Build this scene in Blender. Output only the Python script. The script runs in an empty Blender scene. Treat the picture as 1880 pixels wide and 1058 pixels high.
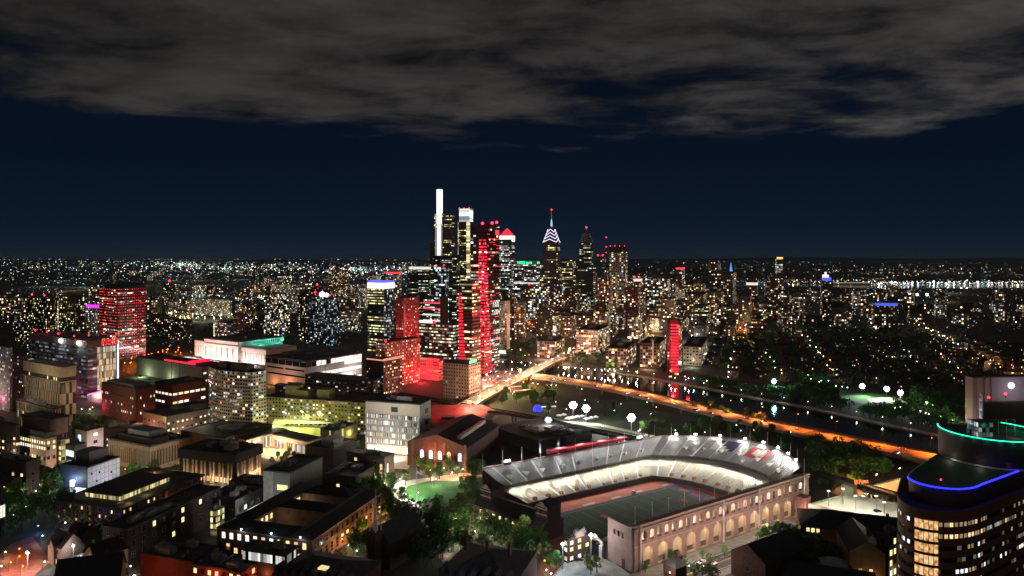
import bpy, bmesh, math, random
from mathutils import Vector, Matrix
random.seed(7)
R = math.radians
SC = bpy.context.scene
COL = SC.collection
F, CX, VH, H = 1253.0, 940.0, 472.0, 160.0     # focal length in photo pixels, optical column, horizon row, camera height

def G(u, v, z=0.0):
    """ground (or level z) point seen at photo pixel u, v"""
    d = F * (H - z) / (v - VH)
    return Vector(((u - CX) / F * d, d, z))

def GD(u, d, z=0.0):
    return Vector(((u - CX) / F * d, d, z))

# ------------------------------------------------------------------ camera
cam = bpy.data.cameras.new('camera'); co = bpy.data.objects.new('camera', cam); COL.objects.link(co)
co.location = (0, 0, H); co.rotation_euler = (R(90), 0, 0)
cam.sensor_width = 36.0; cam.lens = 36.0 * F / 1880.0; cam.shift_y = -(529 - VH) / 1880.0
cam.clip_start = 1.0; cam.clip_end = 200000.0
SC.camera = co
SC.view_settings.view_transform = 'Standard'; SC.view_settings.look = 'None'
SC.view_settings.exposure = 0.0; SC.view_settings.gamma = 1.0
cy = SC.cycles
cy.max_bounces = 4; cy.diffuse_bounces = 2; cy.glossy_bounces = 3; cy.transmission_bounces = 2; cy.transparent_max_bounces = 4
cy.sample_clamp_indirect = 1.5; cy.caustics_reflective = False; cy.caustics_refractive = False
cy.use_denoising = True

# ------------------------------------------------------------------ materials
MAT = {}
def nodes_of(m):
    m.use_nodes = True
    return m.node_tree.nodes, m.node_tree.links

def N(nt, t, **kw):
    n = nt.new(t)
    for k, v in kw.items(): setattr(n, k, v)
    return n

def mth(nt, lk, op, a, b=None, c=None):
    n = nt.new('ShaderNodeMath'); n.operation = op
    for i, x in enumerate((a, b, c)):
        if x is None: continue
        if isinstance(x, (int, float)): n.inputs[i].default_value = x
        else: lk.new(x, n.inputs[i])
    return n.outputs[0]

def mat(name, col, rough=.8, metal=0, emit=None, strength=0, var=.18, scale=.35, bump=0, sample=False):
    """plain surface with a little uneven wear"""
    if name in MAT: return MAT[name]
    m = bpy.data.materials.new(name); nt, lk = nodes_of(m)
    b = nt['Principled BSDF']
    b.inputs['Roughness'].default_value = rough; b.inputs['Metallic'].default_value = metal
    b.inputs['Base Color'].default_value = (*col, 1)
    if var:
        tc = N(nt, 'ShaderNodeTexCoord'); no = N(nt, 'ShaderNodeTexNoise')
        no.inputs['Scale'].default_value = scale; no.inputs['Detail'].default_value = 6
        lk.new(tc.outputs['Object'], no.inputs['Vector'])
        mr = N(nt, 'ShaderNodeMapRange'); mr.inputs['From Min'].default_value = .3; mr.inputs['From Max'].default_value = .7
        mr.inputs['To Min'].default_value = 1 - var; mr.inputs['To Max'].default_value = 1 + var
        lk.new(no.outputs['Fac'], mr.inputs['Value'])
        mx = N(nt, 'ShaderNodeVectorMath', operation='SCALE'); mx.inputs[0].default_value = col
        lk.new(mr.outputs[0], mx.inputs['Scale']); lk.new(mx.outputs[0], b.inputs['Base Color'])
        if bump:
            bp = N(nt, 'ShaderNodeBump'); bp.inputs['Strength'].default_value = bump
            lk.new(no.outputs['Fac'], bp.inputs['Height']); lk.new(bp.outputs[0], b.inputs['Normal'])
    if emit:
        b.inputs['Emission Color'].default_value = (*emit, 1); b.inputs['Emission Strength'].default_value = strength
    m.cycles.emission_sampling = 'AUTO' if sample else 'NONE'
    MAT[name] = m
    return m

def glow(name, col, s):
    return mat(name, (.02, .02, .02), .4, 0, col, s, var=0)

PAL = {
 'warm':  [(1, .55, .2), (1, .72, .38), (1, .82, .55), (1, .9, .75), (.85, .95, 1)],
 'yellow': [(1, .78, .3), (1, .85, .42), (.95, .9, .5), (1, .8, .35), (1, .95, .7)],
 'white': [(1, .93, .8), (1, 1, .95), (.9, 1, 1), (1, .9, .75), (.8, .95, 1)],
 'mix':   [(1, .6, .25), (1, .8, .45), (1, .95, .85), (.7, .95, 1), (.55, .8, 1)],
 'cool':  [(.6, .85, 1), (.75, .95, 1), (.9, 1, 1), (1, .95, .85), (.5, .7, 1)],
 'green': [(.9, 1, .55), (1, .95, .6), (.75, 1, .7), (1, .9, .55), (.8, .95, .9)],
 'red':   [(1, .02, .04), (1, .05, .06), (1, .12, .08), (1, .03, .05), (1, .5, .3)],
 'party': [(1, .6, .25), (1, .9, .6), (.95, 1, .9), (.35, .6, 1), (1, .15, .12)],
}
def wall(name, base, frac=.2, ffrac=0., ww=(.2, .8), wh=(.3, .8), pal='warm', S=3., rough=.75, glass=(.015, .018, .022), grough=.15, grp=.15, mull=0):
    """wall whose UV cells are window bays: cell by cell some rooms are lit"""
    if name in MAT: return MAT[name]
    m = bpy.data.materials.new(name); nt, lk = nodes_of(m); b = nt['Principled BSDF']
    uv = N(nt, 'ShaderNodeUVMap'); sp = N(nt, 'ShaderNodeSeparateXYZ'); lk.new(uv.outputs[0], sp.inputs[0])
    u, v = sp.outputs[0], sp.outputs[1]
    fu, fv = mth(nt, lk, 'FRACT', u), mth(nt, lk, 'FRACT', v)
    cu, cv = mth(nt, lk, 'FLOOR', u), mth(nt, lk, 'FLOOR', v)
    a = mth(nt, lk, 'MULTIPLY', mth(nt, lk, 'GREATER_THAN', fu, ww[0]), mth(nt, lk, 'LESS_THAN', fu, ww[1]))
    c = mth(nt, lk, 'MULTIPLY', mth(nt, lk, 'GREATER_THAN', fv, wh[0]), mth(nt, lk, 'LESS_THAN', fv, wh[1]))
    mask = mth(nt, lk, 'MULTIPLY', a, c)
    mask = mth(nt, lk, 'MULTIPLY', mask, mth(nt, lk, 'GREATER_THAN', v, .02))
    if mull:   # glazing bars inside each bay
        f2 = mth(nt, lk, 'FRACT', mth(nt, lk, 'MULTIPLY', fu, float(mull)))
        mask = mth(nt, lk, 'MULTIPLY', mask, mth(nt, lk, 'GREATER_THAN', f2, .16))
    oi = N(nt, 'ShaderNodeObjectInfo'); rnd = mth(nt, lk, 'MULTIPLY', oi.outputs['Random'], 97.)
    cb = N(nt, 'ShaderNodeCombineXYZ'); lk.new(cu, cb.inputs[0]); lk.new(cv, cb.inputs[1]); lk.new(rnd, cb.inputs[2])
    wn = N(nt, 'ShaderNodeTexWhiteNoise', noise_dimensions='3D'); lk.new(cb.outputs[0], wn.inputs['Vector'])
    sc = N(nt, 'ShaderNodeSeparateColor'); lk.new(wn.outputs['Color'], sc.inputs[0])
    frac = frac * 1.4 if frac < .6 else frac
    p = frac
    if ffrac:
        cb2 = N(nt, 'ShaderNodeCombineXYZ'); lk.new(mth(nt, lk, 'FLOOR', mth(nt, lk, 'MULTIPLY', u, grp)), cb2.inputs[0]); lk.new(cv, cb2.inputs[1]); lk.new(rnd, cb2.inputs[2])
        w2 = N(nt, 'ShaderNodeTexWhiteNoise', noise_dimensions='3D'); lk.new(cb2.outputs[0], w2.inputs['Vector'])
        p = mth(nt, lk, 'ADD', mth(nt, lk, 'MULTIPLY', mth(nt, lk, 'LESS_THAN', w2.outputs['Value'], ffrac), .85), frac)
    lit = mth(nt, lk, 'LESS_THAN', wn.outputs['Value'], p)
    cr = N(nt, 'ShaderNodeValToRGB'); cr.color_ramp.interpolation = 'CONSTANT'
    pl = PAL[pal]; el = cr.color_ramp.elements
    while len(el) < 5: el.new(.5)
    for i, q in enumerate((0, .25, .5, .74, .92)): el[i].position = q
    for i in range(5): el[i].color = (*pl[i], 1)
    lk.new(sc.outputs[1], cr.inputs[0])
    st = mth(nt, lk, 'MULTIPLY', mth(nt, lk, 'MULTIPLY', mask, lit), mth(nt, lk, 'MULTIPLY_ADD', mth(nt, lk, 'POWER', sc.outputs[2], 3.4 if frac < .9 else 1.4), S * 1.4, S * .1))
    lk.new(cr.outputs[0], b.inputs['Emission Color']); lk.new(st, b.inputs['Emission Strength'])
    tc = N(nt, 'ShaderNodeTexCoord'); no = N(nt, 'ShaderNodeTexNoise'); no.inputs['Scale'].default_value = .12; no.inputs['Detail'].default_value = 8
    lk.new(tc.outputs['Object'], no.inputs['Vector'])
    mr = N(nt, 'ShaderNodeMapRange'); mr.inputs['From Min'].default_value = .3; mr.inputs['From Max'].default_value = .7
    mr.inputs['To Min'].default_value = .75; mr.inputs['To Max'].default_value = 1.2; lk.new(no.outputs['Fac'], mr.inputs['Value'])
    sv = N(nt, 'ShaderNodeVectorMath', operation='SCALE'); sv.inputs[0].default_value = base; lk.new(mr.outputs[0], sv.inputs['Scale'])
    mx = N(nt, 'ShaderNodeMix', data_type='RGBA'); lk.new(mask, mx.inputs[0]); lk.new(sv.outputs[0], mx.inputs[6]); mx.inputs[7].default_value = (*glass, 1)
    lk.new(mx.outputs[2], b.inputs['Base Color'])
    lk.new(mth(nt, lk, 'MULTIPLY_ADD', mask, grough - rough, rough), b.inputs['Roughness'])
    m.cycles.emission_sampling = 'NONE'
    MAT[name] = m
    return m

# ------------------------------------------------------------------ mesh builder
class MB:
    def __init__(s): s.v = []; s.f = []; s.m = []; s.uv = []; s.sm = []
    def face(s, pts, m=0, uv=None, sm=False):
        n = len(s.v); s.v += [tuple(p) for p in pts]; s.f.append(tuple(range(n, n + len(pts)))); s.m.append(m)
        s.uv.append(uv or [(0.5, 0.001)] * len(pts)); s.sm.append(sm)
    def box(s, x0, x1, y0, y1, z0, z1, m=0, mt=None, bay=None, fl=None, bottom=False, off=0):
        mt = m if mt is None else mt
        P = [(x0, y0), (x1, y0), (x1, y1), (x0, y1)]
        s.prism(P, z0, z1, m, mt, bay, fl, bottom, off)
    def prism(s, P, z0, z1, m=0, mt=None, bay=None, fl=None, bottom=False, off=0, top=True, sm=False):
        mt = m if mt is None else mt
        n = len(P)
        nf = max(1, round((z1 - z0) / fl)) if fl else 1
        cu = 0.0; cont = n > 8
        tot = 0
        for i in range(n):
            a, b = P[i], P[(i + 1) % n]; L = math.hypot(b[0] - a[0], b[1] - a[1])
            if bay:
                if cont: u0 = tot / bay; u1 = (tot + L) / bay
                else:
                    nb = max(1, round(L / bay)); u0 = 100 * (i + 1) + off; u1 = u0 + nb
                uv = [(u0, 0), (u1, 0), (u1, nf), (u0, nf)]
            else: uv = None
            tot += L
            s.face([(a[0], a[1], z0), (b[0], b[1], z0), (b[0], b[1], z1), (a[0], a[1], z1)], m, uv, sm)
        if top: s.face([(p[0], p[1], z1) for p in P], mt)
        if bottom: s.face([(p[0], p[1], z0) for p in reversed(P)], mt)
    def tube(s, p, q, r0, r1=None, n=8, m=0, caps=True):
        r1 = r0 if r1 is None else r1
        p, q = Vector(p), Vector(q); d = (q - p).normalized()
        a = d.orthogonal().normalized(); b = d.cross(a)
        A = [p + (a * math.cos(t) + b * math.sin(t)) * r0 for t in [2 * math.pi * i / n for i in range(n)]]
        B = [q + (a * math.cos(t) + b * math.sin(t)) * r1 for t in [2 * math.pi * i / n for i in range(n)]]
        for i in range(n):
            j = (i + 1) % n
            s.face([A[i], A[j], B[j], B[i]], m, None, True)
        if caps: s.face(B, m); s.face(A[::-1], m)
    def ball(s, c, r, m=0, n=8, k=5, sz=1.0):
        c = Vector(c)
        def pt(i, j):
            th = math.pi * j / k; ph = 2 * math.pi * i / n
            return c + Vector((r * math.sin(th) * math.cos(ph), r * math.sin(th) * math.sin(ph), r * sz * math.cos(th)))
        for j in range(k):
            for i in range(n):
                q = [pt(i, j), pt(i, j + 1), pt(i + 1, j + 1), pt(i + 1, j)]
                if j == 0: q = [q[0], q[1], q[2]]
                elif j == k - 1: q = [q[0], q[1], q[3]]
                s.face(q, m, None, True)
    def gable(s, x0, x1, y0, y1, z0, z1, m=0, mg=None, ov=.4, axis='x'):
        """pitched roof, ridge along axis, gable ends in mg"""
        mg = m if mg is None else mg
        if axis == 'x':
            ym = (y0 + y1) / 2
            s.face([(x0 - ov, y0 - ov, z0), (x1 + ov, y0 - ov, z0), (x1 + ov, ym, z1), (x0 - ov, ym, z1)], m)
            s.face([(x1 + ov, y1 + ov, z0), (x0 - ov, y1 + ov, z0), (x0 - ov, ym, z1), (x1 + ov, ym, z1)], m)
            s.face([(x0, y1, z0), (x0, y0, z0), (x0, ym, z1 - .1)], mg); s.face([(x1, y0, z0), (x1, y1, z0), (x1, ym, z1 - .1)], mg)
        else:
            xm = (x0 + x1) / 2
            s.face([(x0 - ov, y1 + ov, z0), (x0 - ov, y0 - ov, z0), (xm, y0 - ov, z1), (xm, y1 + ov, z1)], m)
            s.face([(x1 + ov, y0 - ov, z0), (x1 + ov, y1 + ov, z0), (xm, y1 + ov, z1), (xm, y0 - ov, z1)], m)
            s.face([(x0, y0, z0), (x1, y0, z0), (xm, y0, z1 - .1)], mg); s.face([(x1, y1, z0), (x0, y1, z0), (xm, y1, z1 - .1)], mg)
    def hip(s, x0, x1, y0, y1, z0, z1, m=0, ov=.5):
        x0 -= ov; x1 += ov; y0 -= ov; y1 += ov
        if x1 - x0 >= y1 - y0:
            k = (y1 - y0) / 2; a = (x0 + k, y0 + k, z1); b = (x1 - k - .01, y0 + k, z1)
            s.face([(x0, y0, z0), (x1, y0, z0), b, a], m); s.face([(x1, y1, z0), (x0, y1, z0), a, b], m)
            s.face([(x0, y1, z0), (x0, y0, z0), a], m); s.face([(x1, y0, z0), (x1, y1, z0), b], m)
        else:
            k = (x1 - x0) / 2; a = (x0 + k, y0 + k, z1); b = (x0 + k, y1 - k - .01, z1)
            s.face([(x0, y0, z0), (x1, y0, z0), a], m); s.face([(x1, y1, z0), (x0, y1, z0), b], m)
            s.face([(x1, y0, z0), (x1, y1, z0), b, a], m); s.face([(x0, y1, z0), (x0, y0, z0), a, b], m)
    def mesh(s, name, mats):
        me = bpy.data.meshes.new(name); me.from_pydata(s.v, [], s.f)
        for m in mats: me.materials.append(m)
        me.polygons.foreach_set('material_index', s.m)
        me.polygons.foreach_set('use_smooth', s.sm)
        l = me.uv_layers.new(name='UVMap'); flat = [c for q in s.uv for p in q for c in p]
        l.data.foreach_set('uv', flat)
        me.update(); return me
    def build(s, name, mats, parent=None, loc=(0, 0, 0), rz=0):
        if not isinstance(mats, (list, tuple)): mats = [mats]
        return put(name, s.mesh(name, mats), parent, loc, rz)

def put(name, me, parent=None, loc=(0, 0, 0), rz=0):
    o = bpy.data.objects.new(name, me); COL.objects.link(o); o.location = loc
    if rz: o.rotation_euler = (0, 0, rz)
    if parent: o.parent = parent
    return o

def tag(o, label=None, cat=None, group=None, kind=None):
    if label: o['label'] = label
    if cat: o['category'] = cat
    if group: o['group'] = group
    if kind: o['kind'] = kind
    return o

def empty(name, loc, rz=0, label=None, cat=None, group=None):
    o = bpy.data.objects.new(name, None); COL.objects.link(o); o.location = loc; o.rotation_euler = (0, 0, rz)
    o.empty_display_size = 2
    return tag(o, label, cat, group)

def kids(o): return [c for c in o.children]
def copy_tree(o, parent=None):
    c = o.copy(); COL.objects.link(c)
    if parent: c.parent = parent
    for ch in kids(o): copy_tree(ch, c)
    return c

def light(loc, col, power, r=.4, parent=None, kind='POINT', spot=None, blend=.5, target=None):  # serves real lamps and unseen fill lights added to brighten walls and ground
    d = bpy.data.lights.new('lamp_or_fill', kind); d.energy = power; d.color = col
    if kind in ('POINT', 'SPOT'): d.shadow_soft_size = r
    if kind == 'SPOT': d.spot_size = spot; d.spot_blend = blend
    o = bpy.data.objects.new('lamp_or_fill', d); COL.objects.link(o); o.location = loc
    if target is not None:
        o.rotation_euler = (Vector(target) - Vector(loc)).to_track_quat('-Z', 'Y').to_euler()
    if parent: o.parent = parent
    return o

def text_mesh(txt, size, depth=.1, name='lettering'):
    c = bpy.data.curves.new(name, 'FONT'); c.body = txt; c.size = size; c.extrude = depth; c.align_x = 'CENTER'; c.resolution_u = 2
    o = bpy.data.objects.new(name, c); COL.objects.link(o)
    dg = bpy.context.evaluated_depsgraph_get()
    me = bpy.data.meshes.new_from_object(o.evaluated_get(dg)); me.name = name
    bpy.data.objects.remove(o)
    return me

# ------------------------------------------------------------------ sky
W = bpy.data.worlds.new('World'); SC.world = W; W.use_nodes = True
nt, lk = W.node_tree.nodes, W.node_tree.links
bg = nt['Background']
sky = N(nt, 'ShaderNodeTexSky', sky_type='NISHITA'); sky.sun_disc = False; sky.sun_elevation = R(-12); sky.sun_rotation = R(200); sky.altitude = 160
tc = N(nt, 'ShaderNodeTexCoord'); sp = N(nt, 'ShaderNodeSeparateXYZ'); lk.new(tc.outputs['Generated'], sp.inputs[0])
z = mth(nt, lk, 'MAXIMUM', sp.outputs[2], .012)
# a flat cloud deck seen in perspective
zz = mth(nt, lk, 'ADD', z, .07)
cb = N(nt, 'ShaderNodeCombineXYZ'); lk.new(mth(nt, lk, 'DIVIDE', sp.outputs[0], zz), cb.inputs[0]); lk.new(mth(nt, lk, 'DIVIDE', sp.outputs[1], zz), cb.inputs[1])
mp = N(nt, 'ShaderNodeMapping'); mp.inputs['Location'].default_value = (9.4, 4.1, 0); mp.inputs['Rotation'].default_value = (0, 0, .12); mp.inputs['Scale'].default_value = (.8, 1.1, 1); lk.new(cb.outputs[0], mp.inputs[0])
n1 = N(nt, 'ShaderNodeTexNoise'); n1.inputs['Scale'].default_value = .9; n1.inputs['Detail'].default_value = 4; n1.inputs['Roughness'].default_value = .5; n1.inputs['Distortion'].default_value = .5; lk.new(mp.outputs[0], n1.inputs['Vector'])
n2 = N(nt, 'ShaderNodeTexNoise'); n2.inputs['Scale'].default_value = 2.6; n2.inputs['Detail'].default_value = 12; n2.inputs['Roughness'].default_value = .62; n2.inputs['Distortion'].default_value = .25; lk.new(mp.outputs[0], n2.inputs['Vector'])
# more cloud higher up: density = noise + ramp(elevation)
rampz = N(nt, 'ShaderNodeMapRange'); rampz.inputs['From Min'].default_value = .135; rampz.inputs['From Max'].default_value = .31
rampz.inputs['To Min'].default_value = -.1; rampz.inputs['To Max'].default_value = .36; lk.new(sp.outputs[2], rampz.inputs['Value'])
cut = N(nt, 'ShaderNodeMapRange'); cut.inputs['From Min'].default_value = .095; cut.inputs['From Max'].default_value = .2; cut.inputs['To Min'].default_value = -.6; cut.inputs['To Max'].default_value = 0; lk.new(sp.outputs[2], cut.inputs['Value'])
dens = mth(nt, lk, 'ADD', mth(nt, lk, 'ADD', mth(nt, lk, 'MULTIPLY_ADD', n2.outputs['Fac'], .75, rampz.outputs[0]), mth(nt, lk, 'MULTIPLY', n1.outputs['Fac'], 1.1)), cut.outputs[0])
cl = N(nt, 'ShaderNodeMapRange'); cl.interpolation_type = 'SMOOTHSTEP'; cl.inputs['From Min'].default_value = .76; cl.inputs['From Max'].default_value = 1.14; lk.new(dens, cl.inputs['Value'])
base = N(nt, 'ShaderNodeValToRGB'); el = base.color_ramp.elements
el[0].position = 0; el[0].color = (.0060, .0135, .028, 1); el[1].position = .5; el[1].color = (.0016, .0022, .0048, 1)
e = el.new(.035); e.color = (.0030, .0092, .0215, 1); e = el.new(.13); e.color = (.0015, .0054, .0150, 1)
lk.new(sp.outputs[2], base.inputs[0])
side = N(nt, 'ShaderNodeMapRange'); side.inputs['From Min'].default_value = -.6; side.inputs['From Max'].default_value = .6
side.inputs['To Min'].default_value = .55; side.inputs['To Max'].default_value = 1.1; lk.new(sp.outputs[0], side.inputs['Value'])
tex = N(nt, 'ShaderNodeMapRange'); tex.inputs['From Min'].default_value = .3; tex.inputs['From Max'].default_value = .75; tex.inputs['To Min'].default_value = .22; tex.inputs['To Max'].default_value = 1.6
lk.new(mth(nt, lk, 'MULTIPLY_ADD', n1.outputs['Fac'], .6, mth(nt, lk, 'MULTIPLY_ADD', n2.outputs['Fac'], .9, -.25)), tex.inputs['Value'])
cc = N(nt, 'ShaderNodeVectorMath', operation='SCALE'); cc.inputs[0].default_value = (.043, .040, .039)
lk.new(mth(nt, lk, 'MULTIPLY', side.outputs[0], tex.outputs[0]), cc.inputs['Scale'])
mx = N(nt, 'ShaderNodeMix', data_type='RGBA'); lk.new(cl.outputs[0], mx.inputs[0]); lk.new(base.outputs[0], mx.inputs[6]); lk.new(cc.outputs[0], mx.inputs[7])
ns = N(nt, 'ShaderNodeVectorMath', operation='SCALE'); lk.new(sky.outputs[0], ns.inputs[0]); ns.inputs['Scale'].default_value = .05
ad = N(nt, 'ShaderNodeVectorMath', operation='ADD'); lk.new(mx.outputs[2], ad.inputs[0]); lk.new(ns.outputs[0], ad.inputs[1])
lk.new(ad.outputs[0], bg.inputs['Color']); bg.inputs['Strength'].default_value = 1.0

sun = bpy.data.lights.new('sky_glow', 'SUN'); sun.energy = .14; sun.angle = R(50); sun.color = (1, .78, .6)
so = bpy.data.objects.new('sky_glow', sun); COL.objects.link(so); so.rotation_euler = (R(80), 0, R(-22))
# ------------------------------------------------------------------ shared materials
tar = mat('tar_roof', (.05, .046, .045), .9, var=.55, scale=.12)
tar2 = mat('grey_roof', (.085, .08, .078), .9, var=.3, scale=.2)
unitm = mat('rooftop_metal', (.16, .16, .155), .6, var=.25)
steel = mat('grey_steel', (.3, .3, .3), .45, .6, var=.1)
darkm = mat('dark_metal', (.03, .03, .03), .5, .4, var=.1)
brick = mat('red_brick', (.13, .05, .035), .85, var=.3, scale=.6)
dbrick = mat('dark_brick', (.06, .03, .024), .9, var=.3, scale=.6)
stone = mat('grey_stone', (.2, .185, .165), .85, var=.25, scale=.4)
conc = mat('concrete', (.32, .3, .27), .85, var=.2, scale=.3)
white = mat('white_panel', (.6, .6, .58), .7, var=.12, scale=.2)
asph = mat('asphalt', (.05, .05, .052), .85, var=.3, scale=.15)
pave = mat('pavement', (.2, .19, .18), .85, var=.25, scale=.3)
paint = mat('road_paint', (.7, .7, .66), .8, var=.2, scale=1.5)
grass = mat('grass', (.03, .13, .012), .95, var=.45, scale=.12)
red_lamp = glow('red_beacon', (1, .012, .03), 14)
white_lamp = glow('white_lamp', (1, .97, .92), 40)
warm_lamp = glow('warm_lamp', (1, .72, .38), 22)
orange_lamp = glow('orange_lamp', (1, .36, .07), 22)
blue_lamp = glow('blue_lamp', (.1, .25, 1), 20)
teal_lamp = glow('teal_lamp', (.35, 1, .95), 40)

wall('res_warm', (.15, .08, .06), .20, pal='warm', S=3.2)
wall('res_brown', (.19, .1, .07), .26, pal='warm', S=2.6)
wall('res_dark', (.035, .03, .03), .13, pal='warm', S=3)
wall('res_beige', (.34, .27, .2), .28, pal='mix', S=2.6)
wall('res_mix', (.08, .075, .08), .3, ww=(.12, .9), wh=(.22, .85), pal='mix', S=2.6)
wall('res_red', (.16, .03, .025), .14, pal='warm', S=2.6)
wall('off_yellow', (.05, .045, .04), .07, .34, ww=(.04, .97), wh=(.32, .74), pal='yellow', S=2.3)
wall('off_green', (.03, .032, .03), .04, .3, ww=(.04, .97), wh=(.35, .7), pal='green', S=1.9)
wall('off_white', (.1, .1, .1), .08, .45, ww=(.06, .95), wh=(.3, .76), pal='white', S=2.2)
wall('off_dim', (.09, .07, .06), .05, .16, ww=(.08, .93), wh=(.3, .74), pal='yellow', S=2.0)
wall('glass_cool', (.03, .035, .045), .25, .2, ww=(.05, .95), wh=(.15, .85), pal='cool', S=2.2)
wall('glass_dark', (.012, .013, .016), .08, .05, ww=(.05, .95), wh=(.2, .8), pal='mix', S=2.4)
wall('grid_white', (.5, .48, .48), .3, ww=(.2, .85), wh=(.2, .82), pal='mix', S=2.0)
wall('loft', (.22, .1, .08), .26, .1, ww=(.1, .92), wh=(.16, .86), pal='warm', S=2.2)
wall('house', (.09, .05, .04), .07, ww=(.3, .7), wh=(.3, .75), pal='yellow', S=2.2)
wall('garage_red', (.5, .2, .18), 1.0, ww=(.03, .98), wh=(.3, .74), pal='red', S=2.6, mull=3)

def corner(uL, uC, uR, vb, vt, th, depth=20):
    C = G(uC, vb); h = H - (vt - VH) * C.y / F
    t = R(th); rx, ry = math.cos(t), math.sin(t); lx, ly = -ry, rx
    def L(u, x, y):
        k = (u - CX) / F; den = x - k * y
        return (k * C.y - C.x) / den
    W_ = abs(L(uR, rx, ry)) if uR is not None else depth
    D_ = abs(L(uL, lx, ly)) if uL is not None else depth
    return C, min(W_, 260), min(D_, 260), h, t

def rooftop(root, Wd, Dd, h, n, seed=0):
    r = random.Random(seed)
    for i in range(n):      # low vents, ducts and hatches
        x, y = r.uniform(.06, .9) * Wd, r.uniform(.06, .9) * Dd; b = MB(); L = r.uniform(1, 5)
        if i % 3 == 0: b.box(x, x + min(L * 2, Wd * .9 - x + 1), y, y + .7, h + .3, h + .9); [b.box(x + k * .8, x + k * .8 + .2, y + .2, y + .5, h, h + .29) for k in range(2)]
        elif i % 3 == 1: b.tube((x, y, h), (x, y, h + 1.2), .25, n=7); b.tube((x, y, h + 1.2), (x, y, h + 1.5), .45, n=7)
        else: b.box(x, x + 1.6, y, y + 1.6, h, h + .5); b.box(x + .15, x + 1.45, y + .15, y + 1.45, h + .5, h + .75)
        b.build(('duct', 'vent', 'roof_hatch')[i % 3], [steel if i % 3 else unitm], root)
    for i in range(n):
        w, d = r.uniform(.12, .3) * Wd, r.uniform(.12, .3) * Dd
        x, y = r.uniform(.1, .85) * (Wd - w), r.uniform(.1, .85) * (Dd - d)
        hh = r.uniform(1.6, 3.6)
        b = MB(); b.box(x, x + w, y, y + d, h, h + hh, 0)
        b.box(x + .2 * w, x + .5 * w, y + .2 * d, y + .6 * d, h + hh, h + hh + .6, 0)
        b.tube((x + .75 * w, y + .5 * d, h + hh), (x + .75 * w, y + .5 * d, h + hh + 1.1), .45, n=8)
        b.build('rooftop_unit', [unitm], root)

SEED = [0]
def bldg(name, label, uL, uC, uR, vb, vt, th=57, style='res_warm', units=0, parapet=.9, bay=None, fl=3.5, depth=22, roofm=None, group=None, cat='building', pent=None, band=None):
    C, Wd, Dd, h, t = corner(uL, uC, uR, vb, vt, th, depth)
    root = empty(name, C, t, label, cat, group)
    d = C.y
    bay = bay or max(3.2, 1.7 * d / F); fl = max(fl, 1.7 * d / F)
    SEED[0] += 1
    b = MB(); b.box(0, Wd, 0, Dd, 0, h, 0, None, bay, fl, off=SEED[0] * 1000 % 7000)
    b.build('wall', [MAT[style] if isinstance(style, str) else style], root)
    roofm = roofm or tar
    rf = MB(); p = .35
    rf.box(-.15, Wd + .15, -.15, .25, h + .003, h + parapet); rf.box(-.15, Wd + .15, Dd - .25, Dd + .15, h + .003, h + parapet)
    rf.box(-.15, .25, .25, Dd - .25, h + .003, h + parapet - .01); rf.box(Wd - .25, Wd + .15, .25, Dd - .25, h + .003, h + parapet - .01)
    rf.face([(.2, .2, h + .05), (Wd - .2, .2, h + .05), (Wd - .2, Dd - .2, h + .05), (.2, Dd - .2, h + .05)])
    rf.build('roof', [roofm], root)
    if pent:
        f0, f1, hh = pent
        q = MB(); q.box(Wd * f0, Wd * f1, Dd * f0, Dd * f1, h + .06, h + hh); q.build('penthouse', [unitm if band is None else band], root)
    if not units and d < 760 and vt > 700: units = 3
    if units: rooftop(root, Wd, Dd, h + .05, units, SEED[0])
    return root, Wd, Dd, h

def beacon(root, pts, m=None, r=None, label=None):
    """red aircraft-warning lamps on a building: a short mast and a lamp"""
    for p in pts:
        d = (root.matrix_basis @ Vector(p)).y
        rr = (r or d / F * 1.5) * .72
        b = MB(); b.tube((p[0], p[1], p[2] - 2), (p[0], p[1], p[2] + 1), .25, n=5, m=1); b.ball((p[0], p[1], p[2] + 1 + rr), rr, 0, 8, 6)
        b.build('beacon', [m or red_lamp, darkm], root)

def band(root, Wd, Dd, z0, z1, m, o=.3, name='light_band', faces='LR'):
    b = MB()
    if 'R' in faces: b.box(0, Wd, -o, 0.0, z0, z1)
    if 'L' in faces: b.box(-o, 0.0, 0, Dd, z0, z1)
    return b.build(name, [m], root)

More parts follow.
